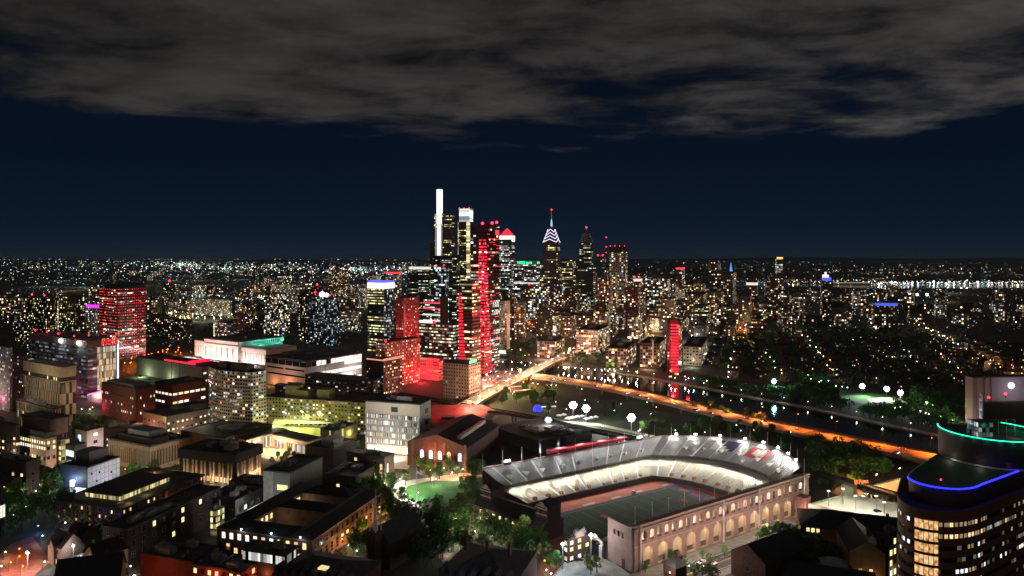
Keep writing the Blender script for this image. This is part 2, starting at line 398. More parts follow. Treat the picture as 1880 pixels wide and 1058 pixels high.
# individual windows for the nearer buildings -------------------------------------------------
WM = {}
framem = mat('window_frame', (.2, .18, .16), .6, var=0)
darkglass = mat('dark_glass', (.012, .014, .018), .08, var=0)
def pane(key):
    if key == 'off': return darkglass
    n = 'lit_window_' + key
    if n in MAT: return MAT[n]
    col, s = {'yellow': ((1, .8, .36), 1.5), 'warm': ((1, .62, .3), 1.3), 'white': ((1, .95, .8), 1.7), 'cool': ((.75, .92, 1), 1.5), 'dim': ((1, .7, .4), .35), 'red': ((1, .4, .25), 1.0)}[key]
    m = bpy.data.materials.new(n); nt, lk = nodes_of(m); b = nt['Principled BSDF']
    b.inputs['Base Color'].default_value = (.02, .02, .02, 1); b.inputs['Roughness'].default_value = .2
    tc = N(nt, 'ShaderNodeTexCoord'); oi = N(nt, 'ShaderNodeObjectInfo'); no = N(nt, 'ShaderNodeTexNoise', noise_dimensions='4D'); no.inputs['Scale'].default_value = .9; no.inputs['Detail'].default_value = 3
    lk.new(tc.outputs['Object'], no.inputs['Vector']); lk.new(mth(nt, lk, 'MULTIPLY', oi.outputs['Random'], 50.), no.inputs['W'])
    k = mth(nt, lk, 'MULTIPLY_ADD', no.outputs['Fac'], s * 1.5, s * .2)
    k = mth(nt, lk, 'MULTIPLY', k, mth(nt, lk, 'MULTIPLY_ADD', oi.outputs['Random'], .7, .65))
    b.inputs['Emission Color'].default_value = (*col, 1); lk.new(k, b.inputs['Emission Strength'])
    m.cycles.emission_sampling = 'NONE'; MAT[n] = m; return m

def winmesh(w, h, key, nx=2, ny=2, fr=None):
    k = (round(w, 2), round(h, 2), key, nx, ny, fr.name if fr else '')
    if k in WM: return WM[k]
    b = MB(); t = .11
    b.face([(-w / 2, -.06, 0), (w / 2, -.06, 0), (w / 2, -.06, h), (-w / 2, -.06, h)], 1)
    b.box(-w / 2 - t, w / 2 + t, -.2, -.002, -t * 1.6, 0); b.box(-w / 2 - t, w / 2 + t, -.14, -.002, h, h + t)
    b.box(-w / 2 - t, -w / 2, -.14, -.002, 0, h); b.box(w / 2, w / 2 + t, -.14, -.002, 0, h)
    for i in range(1, nx): x = -w / 2 + w * i / nx; b.box(x - .05, x + .05, -.11, -.062, 0, h)
    for j in range(1, ny): zz = h * j / ny; b.box(-w / 2, w / 2, -.105, -.063, zz - .05, zz + .05)
    WM[k] = b.mesh('window', [fr or framem, pane(key)]); return WM[k]

def windows(root, Wd, Dd, rows, w, h, bayR=None, bayL=None, lit=.3, keys=('yellow',), dark='off', nx=2, ny=2, seed=1, cap=100, faces='RL', x0=0., fr=None, y_off=0., rowlit=None):
    """rows = sill heights. every window its own part (past the cap: one stuff part)"""
    r = random.Random(seed); out = []
    if 'R' in faces:
        n = max(1, int((Wd - 2 * x0) / (bayR or 4)))
        for zi, z in enumerate(rows):
            for i in range(n): out.append(((x0 + (i + .5) * (Wd - 2 * x0) / n, y_off, z), 0, zi))
    if 'L' in faces:
        n = max(1, int((Dd - 2 * x0) / (bayL or bayR or 4)))
        for zi, z in enumerate(rows):
            for i in range(n): out.append(((y_off, x0 + (i + .5) * (Dd - 2 * x0) / n, z), -math.pi / 2, zi))
    out.sort(key=lambda q: (root.matrix_basis @ Vector(q[0])).length)
    rest = None
    for i, (p, rz, zi) in enumerate(out):
        pl = rowlit[zi] if rowlit else lit
        key = r.choice(keys) if r.random() < pl else dark
        me = winmesh(w, h, key, nx, ny, fr)
        if i < cap: put('window', me, root, p, rz)
        else:
            if rest is None: rest = ([], bmesh.new())
            tmp = me.copy(); tmp.transform(Matrix.Translation(p) @ Matrix.Rotation(rz, 4, 'Z'))
            mats = rest[0]; mp_ = []
            for mm in me.materials:
                if mm not in mats: mats.append(mm)
                mp_.append(mats.index(mm))
            for pg in tmp.polygons: pg.material_index = mp_[pg.material_index]
            rest[1].from_mesh(tmp); bpy.data.meshes.remove(tmp)
    if rest:
        me = bpy.data.meshes.new('window'); rest[1].to_mesh(me); rest[1].free()
        for mm in rest[0]: me.materials.append(mm)
        o = put('window', me, root); o['kind'] = 'stuff'

# ------------------------------------------------------------------ ground, far country, hills
gm = bpy.data.materials.new('city_ground'); nt, lk = nodes_of(gm); b = nt['Principled BSDF']; b.inputs['Roughness'].default_value = .95
tc = N(nt, 'ShaderNodeTexCoord'); no = N(nt, 'ShaderNodeTexNoise'); no.inputs['Scale'].default_value = .012; no.inputs['Detail'].default_value = 10
lk.new(tc.outputs['Object'], no.inputs['Vector']); cr = N(nt, 'ShaderNodeValToRGB'); cr.color_ramp.elements[0].position = .38; cr.color_ramp.elements[1].position = .62
cr.color_ramp.elements[0].color = (.028, .035, .02, 1); cr.color_ramp.elements[1].color = (.06, .055, .05, 1); lk.new(no.outputs['Fac'], cr.inputs[0]); lk.new(cr.outputs[0], b.inputs['Base Color'])
g = MB(); g.face([(-68000, -300, 0), (68000, -300, 0), (68000, 62000, 0), (-68000, 62000, 0)]); tag(g.build('ground', [gm]), kind='structure')

hm = mat('far_hill', (.012, .014, .016), 1, var=.2, scale=.001)
hb = MB(); rr = random.Random(3); xs = [(-30000 + i * 700) for i in range(87)]
def hill_h(x):
    k = max(0., min(1., (x - 4000) / 9000.))
    return 20 + (40 + 55 * k) * (0.5 + 0.5 * math.sin(x / 2100.) * math.cos(x / 5200. + 1)) + 60 * k
for a, b_ in zip(xs[:-1], xs[1:]):
    ya, yb = 26000 + 900 * math.sin(a / 3000.), 26000 + 900 * math.sin(b_ / 3000.)
    hb.face([(a, ya, -1), (b_, yb, -1), (b_, yb + 1500, hill_h(b_)), (a, ya + 1500, hill_h(a))], 0, None, True)
    hb.face([(a, ya + 1500, hill_h(a)), (b_, yb + 1500, hill_h(b_)), (b_, yb + 6000, -1), (a, ya + 6000, -1)], 0, None, True)
tag(hb.build('hills', [hm]), kind='structure')

# ------------------------------------------------------------------ skyline towers
TH = 70
def T(*a, **k):
    k.setdefault('th', TH); return bldg(*a, **k)

# tall tower with a blade of light
r_, w_, d_, h_ = T('office_tower', 'tallest tower, dark shaft under a bright white blade of light at its left edge', 797, 829, 834.5, 575, 392, style='off_dim', cat='tower', bay=4.5, fl=5)
gb = glow('blade_light', (1, .97, .94), 1.6)
C = r_.location; zt = H + (472 - 347) * C.y / F; zb = H + (472 - 470) * C.y / F
px = C.y / F
bl = MB()
def lpos(u): return (829 - u) / (829 - 797) * d_
bl.box(-1.5, 6, lpos(811), lpos(802), h_ - 30, zt, 0); bl.build('light_blade', [gb], r_)
bl = MB(); bl.box(-1.4, -.05, lpos(809.5), lpos(802.5), zb, h_ - 31, 0); bl.build('light_strip', [glow('blade_strip', (1, .88, .82), 1.25)], r_)
bl = MB(); bl.box(-1.2, -.05, lpos(800.5), lpos(799.7), zb, h_, 0); bl.box(-1.2, -.05, lpos(811.6), lpos(810.8), zb, h_, 0); bl.build('edge_lights', [glow('edge_light', (.8, .9, .9), .5)], r_)
b = MB(); b.box(4, w_ - 2, lpos(797), lpos(797) + 16, 0, h_ - 85, 0, None, 4.5, 5, off=300); b.build('side_wing', [MAT['off_dim']], r_)
# tower with white lantern top
r_, w_, d_, h_ = T('office_tower', 'slim glass tower whose square white lantern top glows beside the white blade tower', 841, 863, 869.5, 580, 408, style='off_yellow', cat='tower', bay=4.5, fl=5)
lant = wall('lantern_glow', (.5, .5, .5), 1., ww=(-1, 2), wh=(.12, 1.), pal='white', S=1.3)
px = r_.location.y / F
b = MB(); b.box(.6, w_ - .6, 1.5, d_ - 3, h_ + 1, h_ + 25 * px, 0, None, 60, 5); b.build('lantern', [lant], r_)
b = MB(); b.box(-.8, -.02, .3, 6.5 / 22 * d_, h_ - 103 * px, h_ + 1.2, 0, None, 60, 5); b.build('light_strip', [wall('strip_glow', (.4, .4, .4), 1., ww=(-1, 2), wh=(.25, 1), pal='yellow', S=1.5)], r_)
b = MB(); b.box(-.8, -.02, d_ - 1.2, d_ - .1, h_ - 60 * px, h_, 0, None, 60, 5); b.build('edge_lights', [MAT['strip_glow']], r_)
beacon(r_, [(1, 3, h_ + 25 * px), (1, d_ / 2, h_ + 25 * px), (1, d_ - 3, h_ + 25 * px)], r=1.3)

# tower with the red strip (nearer), a facetted sloping top
redglow = wall('red_floors', (.3, .02, .02), 1., ww=(-1, 2), wh=(.3, .82), pal='red', S=3.0)
redline = glow('red_line', (1, .015, .05), 1.6)
wall('tower_red_mix', (.03, .02, .024), .1, .2, ww=(.05, .95), wh=(.25, .75), pal='mix', S=2.2)
C, wd, dd, h, t = corner(864, 889, 917, 692, 424, 62)
r_ = empty('red_lit_tower', C, t, 'tall dark tower with a broad red strip of lit floors running down its near corner', 'tower')
px = C.y / F
b = MB()
P = [(0, 0), (wd, 0), (wd, dd), (0, dd)]; hz = [h, h + 10 * px, h + 18 * px, h + 6 * px]
for i in range(4):
    j = (i + 1) % 4; L = math.hypot(P[j][0] - P[i][0], P[j][1] - P[i][1]); nb = round(L / 4.2); nf = round(h / 4.4)
    b.face([(*P[i], 0), (*P[j], 0), (*P[j], hz[j] ), (*P[i], hz[i])], 0, [(100 * i, 0), (100 * i + nb, 0), (100 * i + nb, nf * hz[j] / h), (100 * i, nf * hz[i] / h)])
b.face([(*P[i], hz[i]) for i in (0, 1, 2)], 1); b.face([(*P[i], hz[i]) for i in (0, 2, 3)], 1)
b.build('wall', [MAT['tower_red_mix'], tar], r_)
b = MB()
z0, z1 = 6 * px, h - 13 * px; nf = int((z1 - z0) / 4.4)
for k in range(nf):     # one band of red light per floor, the strip narrows upward
    za = z0 + k * (z1 - z0) / nf; s = k / nf
    wl = dd * (.62 - .27 * s); wr = wd * (.5 - .42 * s)
    zc = za + 2.6
    b.box(-.5, .0, -.5, wl, za, zc, 0, None, 2.2, 9, off=k * 7); b.box(0, wr, -.5, 0.0, za, zc, 0, None, 2.2, 9, off=k * 11)
PAL['strip'] = [(1, .008, .035)] * 3 + [(1, .03, .06), (1, .2, .16)]
glow('red_strip', (1, .008, .035), 1.5); b.build('red_strip', [wall('red_cells', (.2, .01, .02), 1., ww=(.05, 1), wh=(-1, 2), pal='strip', S=1.9)], r_)
for k in range(5): light((-14, -14, 18 + 34 * k), (1, .02, .05), 30000, 3, r_); light((-30, dd * .6, 10 + 20 * k), (1, .03, .06), 9000, 3, r_)  # unseen red lights added for the spill of the strip
rr = random.Random(5)
for k in range(26):
    x = rr.uniform(.15, .8) * wd; zz = rr.uniform(.05, 1) * h; b = MB(); b.box(x, min(wd, x + rr.uniform(.15, .4) * wd), -.35, -.02, zz, zz + .9); b.build('red_light', [redline], r_)
b = MB(); rr = random.Random(6)
for k in range(14):
    x = rr.uniform(.45, .6) * wd; zz = rr.uniform(.05, .6) * h; b.box(x, wd - .3, -.3, -.015, zz, zz + 2.6, 0, None, 3, 3)
b.build('lit_floors', [wall('white_floors', (.3, .3, .3), .8, ww=(.05, .95), wh=(-1, 2), pal='white', S=1.5)], r_)
b = MB(); b.box(wd * .72, wd * .95, -.6, -.03, h - 6 * px, h + 3 * px); b.build('red_sign', [glow('red_sign', (1, .03, .06), 2.2)], r_)
beacon(r_, [(1, dd * .15, h + 10 * px), (wd * .55, 1, h + 12 * px), (wd * .85, 1, h + 14 * px)], r=2.4)

C, wd, dd, h, t = corner(843, 867, 882, 700, 520, 62)
r_ = empty('red_lit_tower', C, t, 'lower dark tower with a red lit corner and yellow floors, left of the tall one', 'tower')
px = C.y / F
b = MB(); b.box(0, wd, 0, dd, 0, h, 0, 1, 4.2, 4.4, off=40); b.build('wall', [MAT['off_yellow'], tar], r_)
b = MB(); nf = int(h * .9 / 4.4)
for k in range(nf):
    za = 5 + k * 4.4; s = k / nf
    b.box(-.5, 0, dd * (.45 + .38 * s), dd + .3, za, za + 2.6)
b.build('red_strip', [MAT['red_strip']], r_)
b = MB(); b.box(wd * .2, wd * .7, dd * .2, dd * .7, h, h + 4 * px); b.build('penthouse', [unitm], r_)

# red pyramid roof
r_, w_, d_, h_ = T('office_tower', 'stone tower with a red lit pyramid roof and a white lit crown', 917, 939, 945, 580, 440, style='off_white', cat='tower', bay=4.5, fl=5)
px = r_.location.y / F
band(r_, w_, d_, h_ + .5, h_ + 7 * px, glow('white_crown', (.9, .96, 1), 1.7), o=.8, name='lit_crown')
b = MB(); zt = h_ + 22 * px
Q = [(0, 0), (w_, 0), (w_, d_), (0, d_)]; 
for i in range(4): b.face([(*Q[i], h_ + 7.2 * px), (*Q[(i + 1) % 4], h_ + 7.2 * px), (w_ / 2, d_ / 2, zt)])
b.build('pyramid_roof', [glow('red_pyramid', (1, .035, .06), 1.15)], r_)
b = MB()
for k in range(4): b.box(w_ * (.1 + .22 * k), w_ * (.24 + .22 * k), -1.4, -.9, h_ - 4 * px, h_ + 1.5 * px)
b.build('lit_sign', [glow('white_sign', (.85, .95, 1), 1.6)], r_)

# spired tower with stacked gables of light
def liberty(uL, uC, uR, vb, vsh, vcr, vtip, label, lit):
    C, wd, dd, h, t = corner(uL, uC, uR, vb, vsh, TH)
    wd = dd   # square plan
    r_ = empty('spired_tower', C, t, label, 'tower'); px = C.y / F
    b = MB(); b.box(0, wd, 0, dd, 0, h, 0, None, 4.5, 5, off=11); b.build('wall', [MAT['off_dim' if lit else 'off_green']], r_)
    zc = H + (VH - vcr) * px; n = 5; cxm, cym = wd / 2, dd / 2
    edge = MB(); body = MB()
    for k in range(n):        # setback gabled tiers
        s0 = 1 - k / n * .82; s1 = 1 - (k + 1) / n * .82
        z0 = h + (zc - h) * k / n; z1 = h + (zc - h) * (k + 1.1) / n
        hw, hd = wd / 2 * s0, dd / 2 * s0
        body.box(cxm - hw, cxm + hw, cym - hd, cym + hd, z0 - .5, z0 + (z1 - z0) * .25, 0)
        for ax in range(4):
            def tr(a, o, z):
                q = [(a, -o), (o, a), (-a, o), (-o, -a)][ax]; return (cxm + q[0], cym + q[1], z)
            A, B_, T_ = tr(-hw, hd, z0 + (z1 - z0) * .2), tr(hw, hd, z0 + (z1 - z0) * .2), tr(0, hd, z1)
            body.face([A, B_, T_], 0); body.face([A, T_, (cxm, cym, z1)], 0); body.face([T_, B_, (cxm, cym, z1)], 0)
            if k < 4:
                A2, B2, T2 = tr(-hw, hd + .5, z0 + (z1 - z0) * .2), tr(hw, hd + .5, z0 + (z1 - z0) * .2), tr(0, hd + .5, z1)
                edge.tube(A2, T2, .95 if lit else .5, n=5); edge.tube(T2, B2, .95 if lit else .5, n=5)
    body.build('crown', [mat('crown_glass', (.05, .06, .08), .25, .3)], r_)
    edge.build('gable_lights', [glow('gable_light', (.8, .75, .95), 1.5) if lit else glow('gable_dim', (.4, .35, .3), .12)], r_)
    zt = H + (VH - vtip) * px
    b = MB(); b.tube((cxm, cym, zc - 6), (cxm, cym, zc + (zt - zc) * .45), 3.6, 1.3, 8, 0); b.tube((cxm, cym, zc + (zt - zc) * .45), (cxm, cym, zt), 1.1, .4, 6, 1)
    b.build('spire', [glow('spire_light', (.5, .8, 1), .9) if lit else darkm, mat('glowing_spire_steel', (.25, .28, .35), .4, .3, emit=(.5, .6, .9), strength=.15)], r_)  # upper spire glows faintly by itself, light put into the steel
    beacon(r_, [(cxm, cym, zt)], r=2.6 if not lit else 2.2)
    return r_, wd, dd, h
liberty(997, 1021, 1031, 590, 446, 415, 386, 'spired tower with zigzag gables outlined in white light and a red lamp on top', True)
r_, w_, d_, h_ = liberty(1064, 1084, 1093, 592, 446, 424, 419, 'dark gabled tower with one red lamp on its peak, right of the white outlined spire', False)
b = MB(); b.box(-6, w_ * .8, -8, d_ * 1.15, 0, h_ - 55, 0, None, 4.5, 5, off=21); b.build('lower_block', [MAT['off_green']], r_)

r_, w_, d_, h_ = T('apartment_tower', 'dark topped tower with scattered large white lit rooms, rightmost tall tower of the skyline', 1119, 1148, 1152, 575, 454, style='res_beige', cat='tower', bay=5.5, fl=6)
b = MB(); b.box(-.4, w_ + .2, -.4, d_ + .2, h_ - 14, h_ + 2); b.build('dark_crown', [darkm], r_)
beacon(r_, [(0, d_ * k, h_ + 2) for k in (.05, .35, .65, .95)], r=1.1)
# construction hoist tower crane left of it
C = GD(1113, 1900); cr_ = empty('tower_crane', C, R(100), 'slender tower crane with red lamps beside the dark topped tower', 'crane')
b = MB()
for sx in (-1, 1):
    for sy in (-1, 1): b.tube((sx, sy, 0), (sx, sy, 200), .25, n=4)
for k in range(40): b.tube((-1, -1, k * 5), (1, -1, k * 5 + 5), .18, n=4); b.tube((-1, 1, k * 5), (-1, -1, k * 5 + 5), .18, n=4)
b.build('mast', [darkm], cr_)
b = MB(); b.tube((-14, 0, 200), (40, 0, 214), .5, n=4); b.tube((0, 0, 200), (0, 0, 212), .4, n=4); b.tube((0, 0, 212), (40, 0, 214), .12, n=3); b.build('jib', [darkm], cr_)
beacon(cr_, [(0, 0, 212), (0, 0, 186), (2, 0, 170)], r=2)

# the green signed office block
r_, w_, d_, h_ = T('office_block', 'broad pale gridded office block carrying a green lit bank sign on its roof edge', 943, 984, 991, 590, 479, style='off_white', cat='building', bay=4.2, fl=4.6)
px = r_.location.y / F
me = text_mesh('WSFS bank', 8.5, .3); gsg = glow('green_sign', (.02, 1, .35), 2.6); me.materials.append(gsg)
o = put('roof_sign', me, r_, (-1.2, d_ * .5, h_ - 7.5)); o.rotation_euler = (R(90), 0, R(-90))
me = text_mesh('WSFS', 7, .3); me.materials.append(gsg); o = put('roof_sign', me, r_, (w_ * .5, -1.2, h_ - 7.5)); o.rotation_euler = (R(90), 0, 0)
band(r_, w_, d_, h_ * .62, h_ * .62 + 3, glow('white_floor', (.9, .97, 1), .9), o=.3)
band(r_, w_, d_, h_ - 9.5, h_ + .6, mat('sign_fascia', (.35, .33, .3), .8), o=.25, name='fascia')

# plain towers of the centre: uL, uC, uR, vbase, vtop, style, label, extras
SKY = [
 (791, 838, 845, 590, 470, 'off_green', 'dark green lit office tower standing in front of the white blade tower', 't'),
 (797, 819, 824, 605, 491, 'glass_cool', 'slim bluish glass tower with red lamps at both top corners', 'b'),
 (751, 788, 792, 580, 490, 'off_green', 'office block with a row of white lit columns along its top floor', 'c'),
 (708, 732, 738, 575, 500, 'res_beige', 'grey hotel tower with red glowing top, behind the white and blue banded tower', 'r'),
 (919, 933, 936, 592, 511, 'glass_dark', 'black slab tower between the red strip tower and the green sign block', ''),
 (988, 1010, 1013, 585, 487, 'off_dim', 'brown office block just right of the green sign block', ''),
 (966, 1003, 1009, 607, 527, 'res_mix', 'residential tower of mixed lit rooms, red lamps on its roof, below the green sign block', 'b'),
 (1012, 1046, 1050, 592, 519, 'off_dim', 'dark gridded office block behind the brown brick tower and below the white outlined spire', ''),
 (1025, 1044, 1048, 596, 535, 'res_brown', 'brown brick tower with small warm windows, under the white outlined spire', ''),
 (1032, 1053, 1057, 580, 477, 'off_yellow', 'yellow lit office tower between the two gabled towers', ''),
 (1060, 1087, 1092, 588, 522, 'grid_white', 'pale gridded apartment tower in front of the dark gabled tower', ''),
 (1096, 1109, 1113, 580, 472, 'glass_dark', 'narrow dark tower between the dark gabled tower and the crane', 'b'),
 (1145, 1171, 1176, 608, 529, 'res_red', 'dark red striped tower below the dark topped tower', ''),
 (1185, 1226, 1231, 595, 512, 'res_mix', 'wide apartment block with balconies right of the dark topped tower', ''),
 (1213, 1236, 1241, 612, 549, 'res_warm', 'dark brick block with a grid of warm windows behind the slender red tower', ''),
 (1163, 1176, 1179, 578, 512, 'res_beige', 'pale block with white lit top and red lamp right of the dark topped tower', 'cb'),
 (935, 944, 949, 625, 545, 'res_brown', 'tall brown block with red side and white lit rooms, below the green sign block', ''),
 (937, 960, 965, 622, 572, 'res_brown', 'brown brick block with an orange floodlit roof edge', 'o'),
 (1300, 1318, 1323, 565, 479, 'res_dark', 'dim distant tower with a few white windows, far right of the skyline', ''),
 (1299, 1345, 1354, 595, 503, 'res_dark', 'broad dark tower with few lit windows, right half of the skyline', ''),
 (1241, 1252, 1257, 565, 492, 'res_red', 'distant tower with a pink red lit sign on its top floor', 'r'),
 (1370, 1391, 1396, 580, 519, 'off_dim', 'block with a pinkish white lit top floor on the right of the skyline', 'c'),
 (1405, 1438, 1446, 588, 516, 'res_warm', 'stepped dark brick tower below the gold topped tower', 'p'),
 (1384, 1416, 1421, 595, 556, 'off_dim', 'low dark block in front of the stepped brick tower', ''),
 (1258, 1292, 1298, 600, 541, 'res_warm', 'warm lit apartment block left of the dim brown pair', ''),
 (1299, 1327, 1333, 597, 536, 'res_brown', 'brown slab with rows of amber windows under the broad dark tower', ''),
 (1355, 1378, 1384, 600, 545, 'res_dark', 'dark slab right of the brown slab with amber windows', ''),
 (1453, 1478, 1484, 575, 546, 'res_beige', 'low tan block with many lit windows left of the blue crowned tower', ''),
 (1567, 1579, 1583, 570, 535, 'grid_white', 'lone white slab tower right of the blue crowned tower', ''),
 (1606, 1648, 1655, 606, 558, 'res_dark', 'squat dark hotel block with a blue lit top', 'u'),
 (1828, 1845, 1849, 592, 565, 'res_beige', 'small tan tower at the far right edge of the city', ''),
 (1718, 1738, 1742, 585, 560, 'res_beige', 'small lit apartment block far right in the dark district', ''),
 (1670, 1692, 1698, 598, 577, 'res_dark', 'low lit block at the head of the bright avenue on the right', ''),
]
for i, (a, b_, c, vb, vt, st, lab, ex) in enumerate(SKY):
    r_, w_, d_, h_ = T('tower_block', lab, a, b_, c, vb, vt, style=st, cat='building', pent=(.25, .75, 5) if ex != 'p' and i % 2 else None, bay=4.4, fl=4.6)
    px = r_.location.y / F
    if 't' in ex: beacon(r_, [(1, d_ * .3, h_)], glow('green_lamp', (.05, 1, .35), 4), 1.5)
    if 'b' in ex: beacon(r_, [(1, d_ * .2, h_ + 2), (1, d_ * .85, h_ + 2)], r=px * 1.7)
    if 'c' in ex: band(r_, w_, d_, h_ - 5 * px, h_, glow('warm_crown', (1, .92, .82), .9), name='lit_crown')
    if 'r' in ex: band(r_, w_, d_, h_ - 3 * px, h_ + 1, glow('red_crown', (1, .06, .1), 1.2), name='lit_crown')
    if 'u' in ex: band(r_, w_, d_, h_ - 4 * px, h_ + 1, glow('blue_crown', (.08, .12, 1), 1.1), name='lit_crown')
    if 'o' in ex: light((-6, d_ * .5, h_ + 3), (1, .3, .05), 9000, 1, r_); light((w_ * .4, d_ * .4, h_ + 6), (1, .3, .05), 9000, 1, r_)
    if 'p' in ex:
        q = MB(); q.box(w_ * .15, w_ * .85, d_ * .2, d_ * .8, h_, h_ + 9, 0, None, 3.4, 3.6); q.box(w_ * .3, w_ * .7, d_ * .35, d_ * .65, h_ + 9, h_ + 16, 0, None, 3.4, 3.6); q.build('upper_storey', [MAT[st]], r_)

r_, w_, d_, h_ = T('gold_top_tower', 'tower with an amber lit roof band standing alone on the right horizon', 1426, 1437, 1442, 570, 476, style='off_white', cat='tower', bay=6, fl=7)
band(r_, w_, d_, h_, h_ + 6, glow('amber_crown', (1, .5, .12), 1.8), o=.4, name='lit_crown')
r_, w_, d_, h_ = T('blue_crown_tower', 'slim dark tower with a blue and white lit crown', 1510, 1526, 1531, 600, 515, style='res_dark', cat='tower', bay=3.6, fl=4.2, th=72)
px = r_.location.y / F
band(r_, w_, d_, h_ - 1, h_ + 5 * px, glow('blue_crown', (.08, .12, 1), 1.1), o=.3, name='lit_crown')
b = MB(); b.box(w_ * .2, w_ * .8, d_ * .2, d_ * .8, h_, h_ + 10 * px); b.box(w_ * .4, w_ * .6, d_ * .4, d_ * .6, h_ + 10 * px, h_ + 15 * px); b.build('lantern', [glow('pale_crown', (.9, .85, 1), 1.2)], r_)
# blue lit clock tower far off
C = GD(1342, 2600); r_ = empty('clock_tower', C, R(TH), 'blue lit spire of a far clock tower among the towers', 'tower')
b = MB(); b.box(-8, 8, -8, 8, 0, 100, 0, None, 4, 6); b.build('shaft', [MAT['res_dark']], r_)
b = MB(); b.tube((0, 0, 100), (0, 0, 140), 6.5, .5, 8); b.build('spire', [glow('blue_spire', (.1, .3, 1), 1.2)], r_)

# filler blocks of the centre, generated along its streets
FILL = ['res_warm', 'res_brown', 'res_dark', 'off_dim', 'res_mix', 'res_beige', 'off_yellow', 'loft', 'res_warm', 'res_brown']
FLAB = {'res_warm': 'dim brick block with a scatter of warm windows, in the centre behind the river', 'res_brown': 'brown block with many amber windows, in the centre behind the river', 'res_dark': 'near black block with few lit windows, in the centre behind the river',
 'off_dim': 'office block with a few lit strips, in the centre behind the river', 'res_mix': 'apartment block with coloured lit rooms, in the centre behind the river', 'res_beige': 'tan block with mixed lit windows, in the centre behind the river', 'off_yellow': 'office block with yellow lit floors, in the centre behind the river', 'loft': 'red brick loft with wide warm windows, in the centre behind the river'}
rr = random.Random(11)
ca, sa = math.cos(R(TH)), math.sin(R(TH))
nfill = 0
for i in range(-14, 16):
    for j in range(0, 20):
        a, bq = 1330 + j * 62 + rr.uniform(-8, 8), i * 58 + rr.uniform(-8, 8)
        # street grid turned to the bridge direction
        x = a * ca - bq * -sa * -1 ; y = a * sa + bq * ca * -1
        x = 40 + (a - 1250) * ca + bq * sa; y = 1250 + (a - 1250) * sa - bq * ca
        if y < 1240 or y > 2700: continue
        u = CX + F * x / y; v = VH + F * H / y
        if not (800 < u < 1480) or v > 632: continue
        if u < 930 and v > 590: continue
        tall = max(0, 1 - abs(u - 1080) / 330.)
        hh = rr.uniform(14, 40) + (.25 + tall) * rr.uniform(0, 78) * (1 if v < 606 else .3)
        if rr.random() < .05: continue
        st = rr.choice(FILL if v < 612 else ['loft', 'res_warm', 'res_dark', 'res_dark'])
        w1, d1 = rr.uniform(20, 40), rr.uniform(18, 36)
        root = empty('city_block', (x, y, 0), R(TH), FLAB[st], 'building', 'blocks filling the centre: ' + st.replace('_', ' '))
        b = MB(); b.box(0, w1, 0, d1, 0, hh, 0, 1, 3.6, 4.0, off=nfill * 37 % 900); b.build('wall', [MAT[st], tar], root)
        b = MB(); b.box(w1 * .3, w1 * .6, d1 * .3, d1 * .7, hh, hh + 4); b.build('penthouse', [unitm], root)
        nfill += 1
print('fill', nfill)
# ------------------------------------------------------------------ middle distance, left of the centre (57 degree grid)
wall('led_red', (.03, .02, .025), .05, .14, ww=(.05, .95), wh=(.3, .7), pal='mix', S=2.4)
wall('slab_dark', (.018, .016, .016), .2, ww=(.25, .75), wh=(.25, .8), pal='yellow', S=2.6)
wall('slab_pale', (.36, .32, .3), .34, ww=(.38, .62), wh=(.3, .8), pal='mix', S=1.5)
wall('slab_pink', (.2, .08, .09), .12, ww=(.35, .65), wh=(.3, .75), pal='warm', S=1.6)
wall('screen_glass', (.1, .11, .12), .72, ww=(.04, .98), wh=(.3, .8), pal='cool', S=.26, mull=3, glass=(.05, .06, .065))
wall('atrium', (.3, .25, .2), 1., ww=(.02, .98), wh=(.08, .97), pal='warm', S=.62)
wall('office_bands', (.02, .02, .022), .12, .5, ww=(-1, 2), wh=(.35, .72), pal='yellow', S=1.6, grp=.02)
wall('bluish', (.04, .05, .06), .22, ww=(.15, .85), wh=(.2, .85), pal='cool', S=1.0)

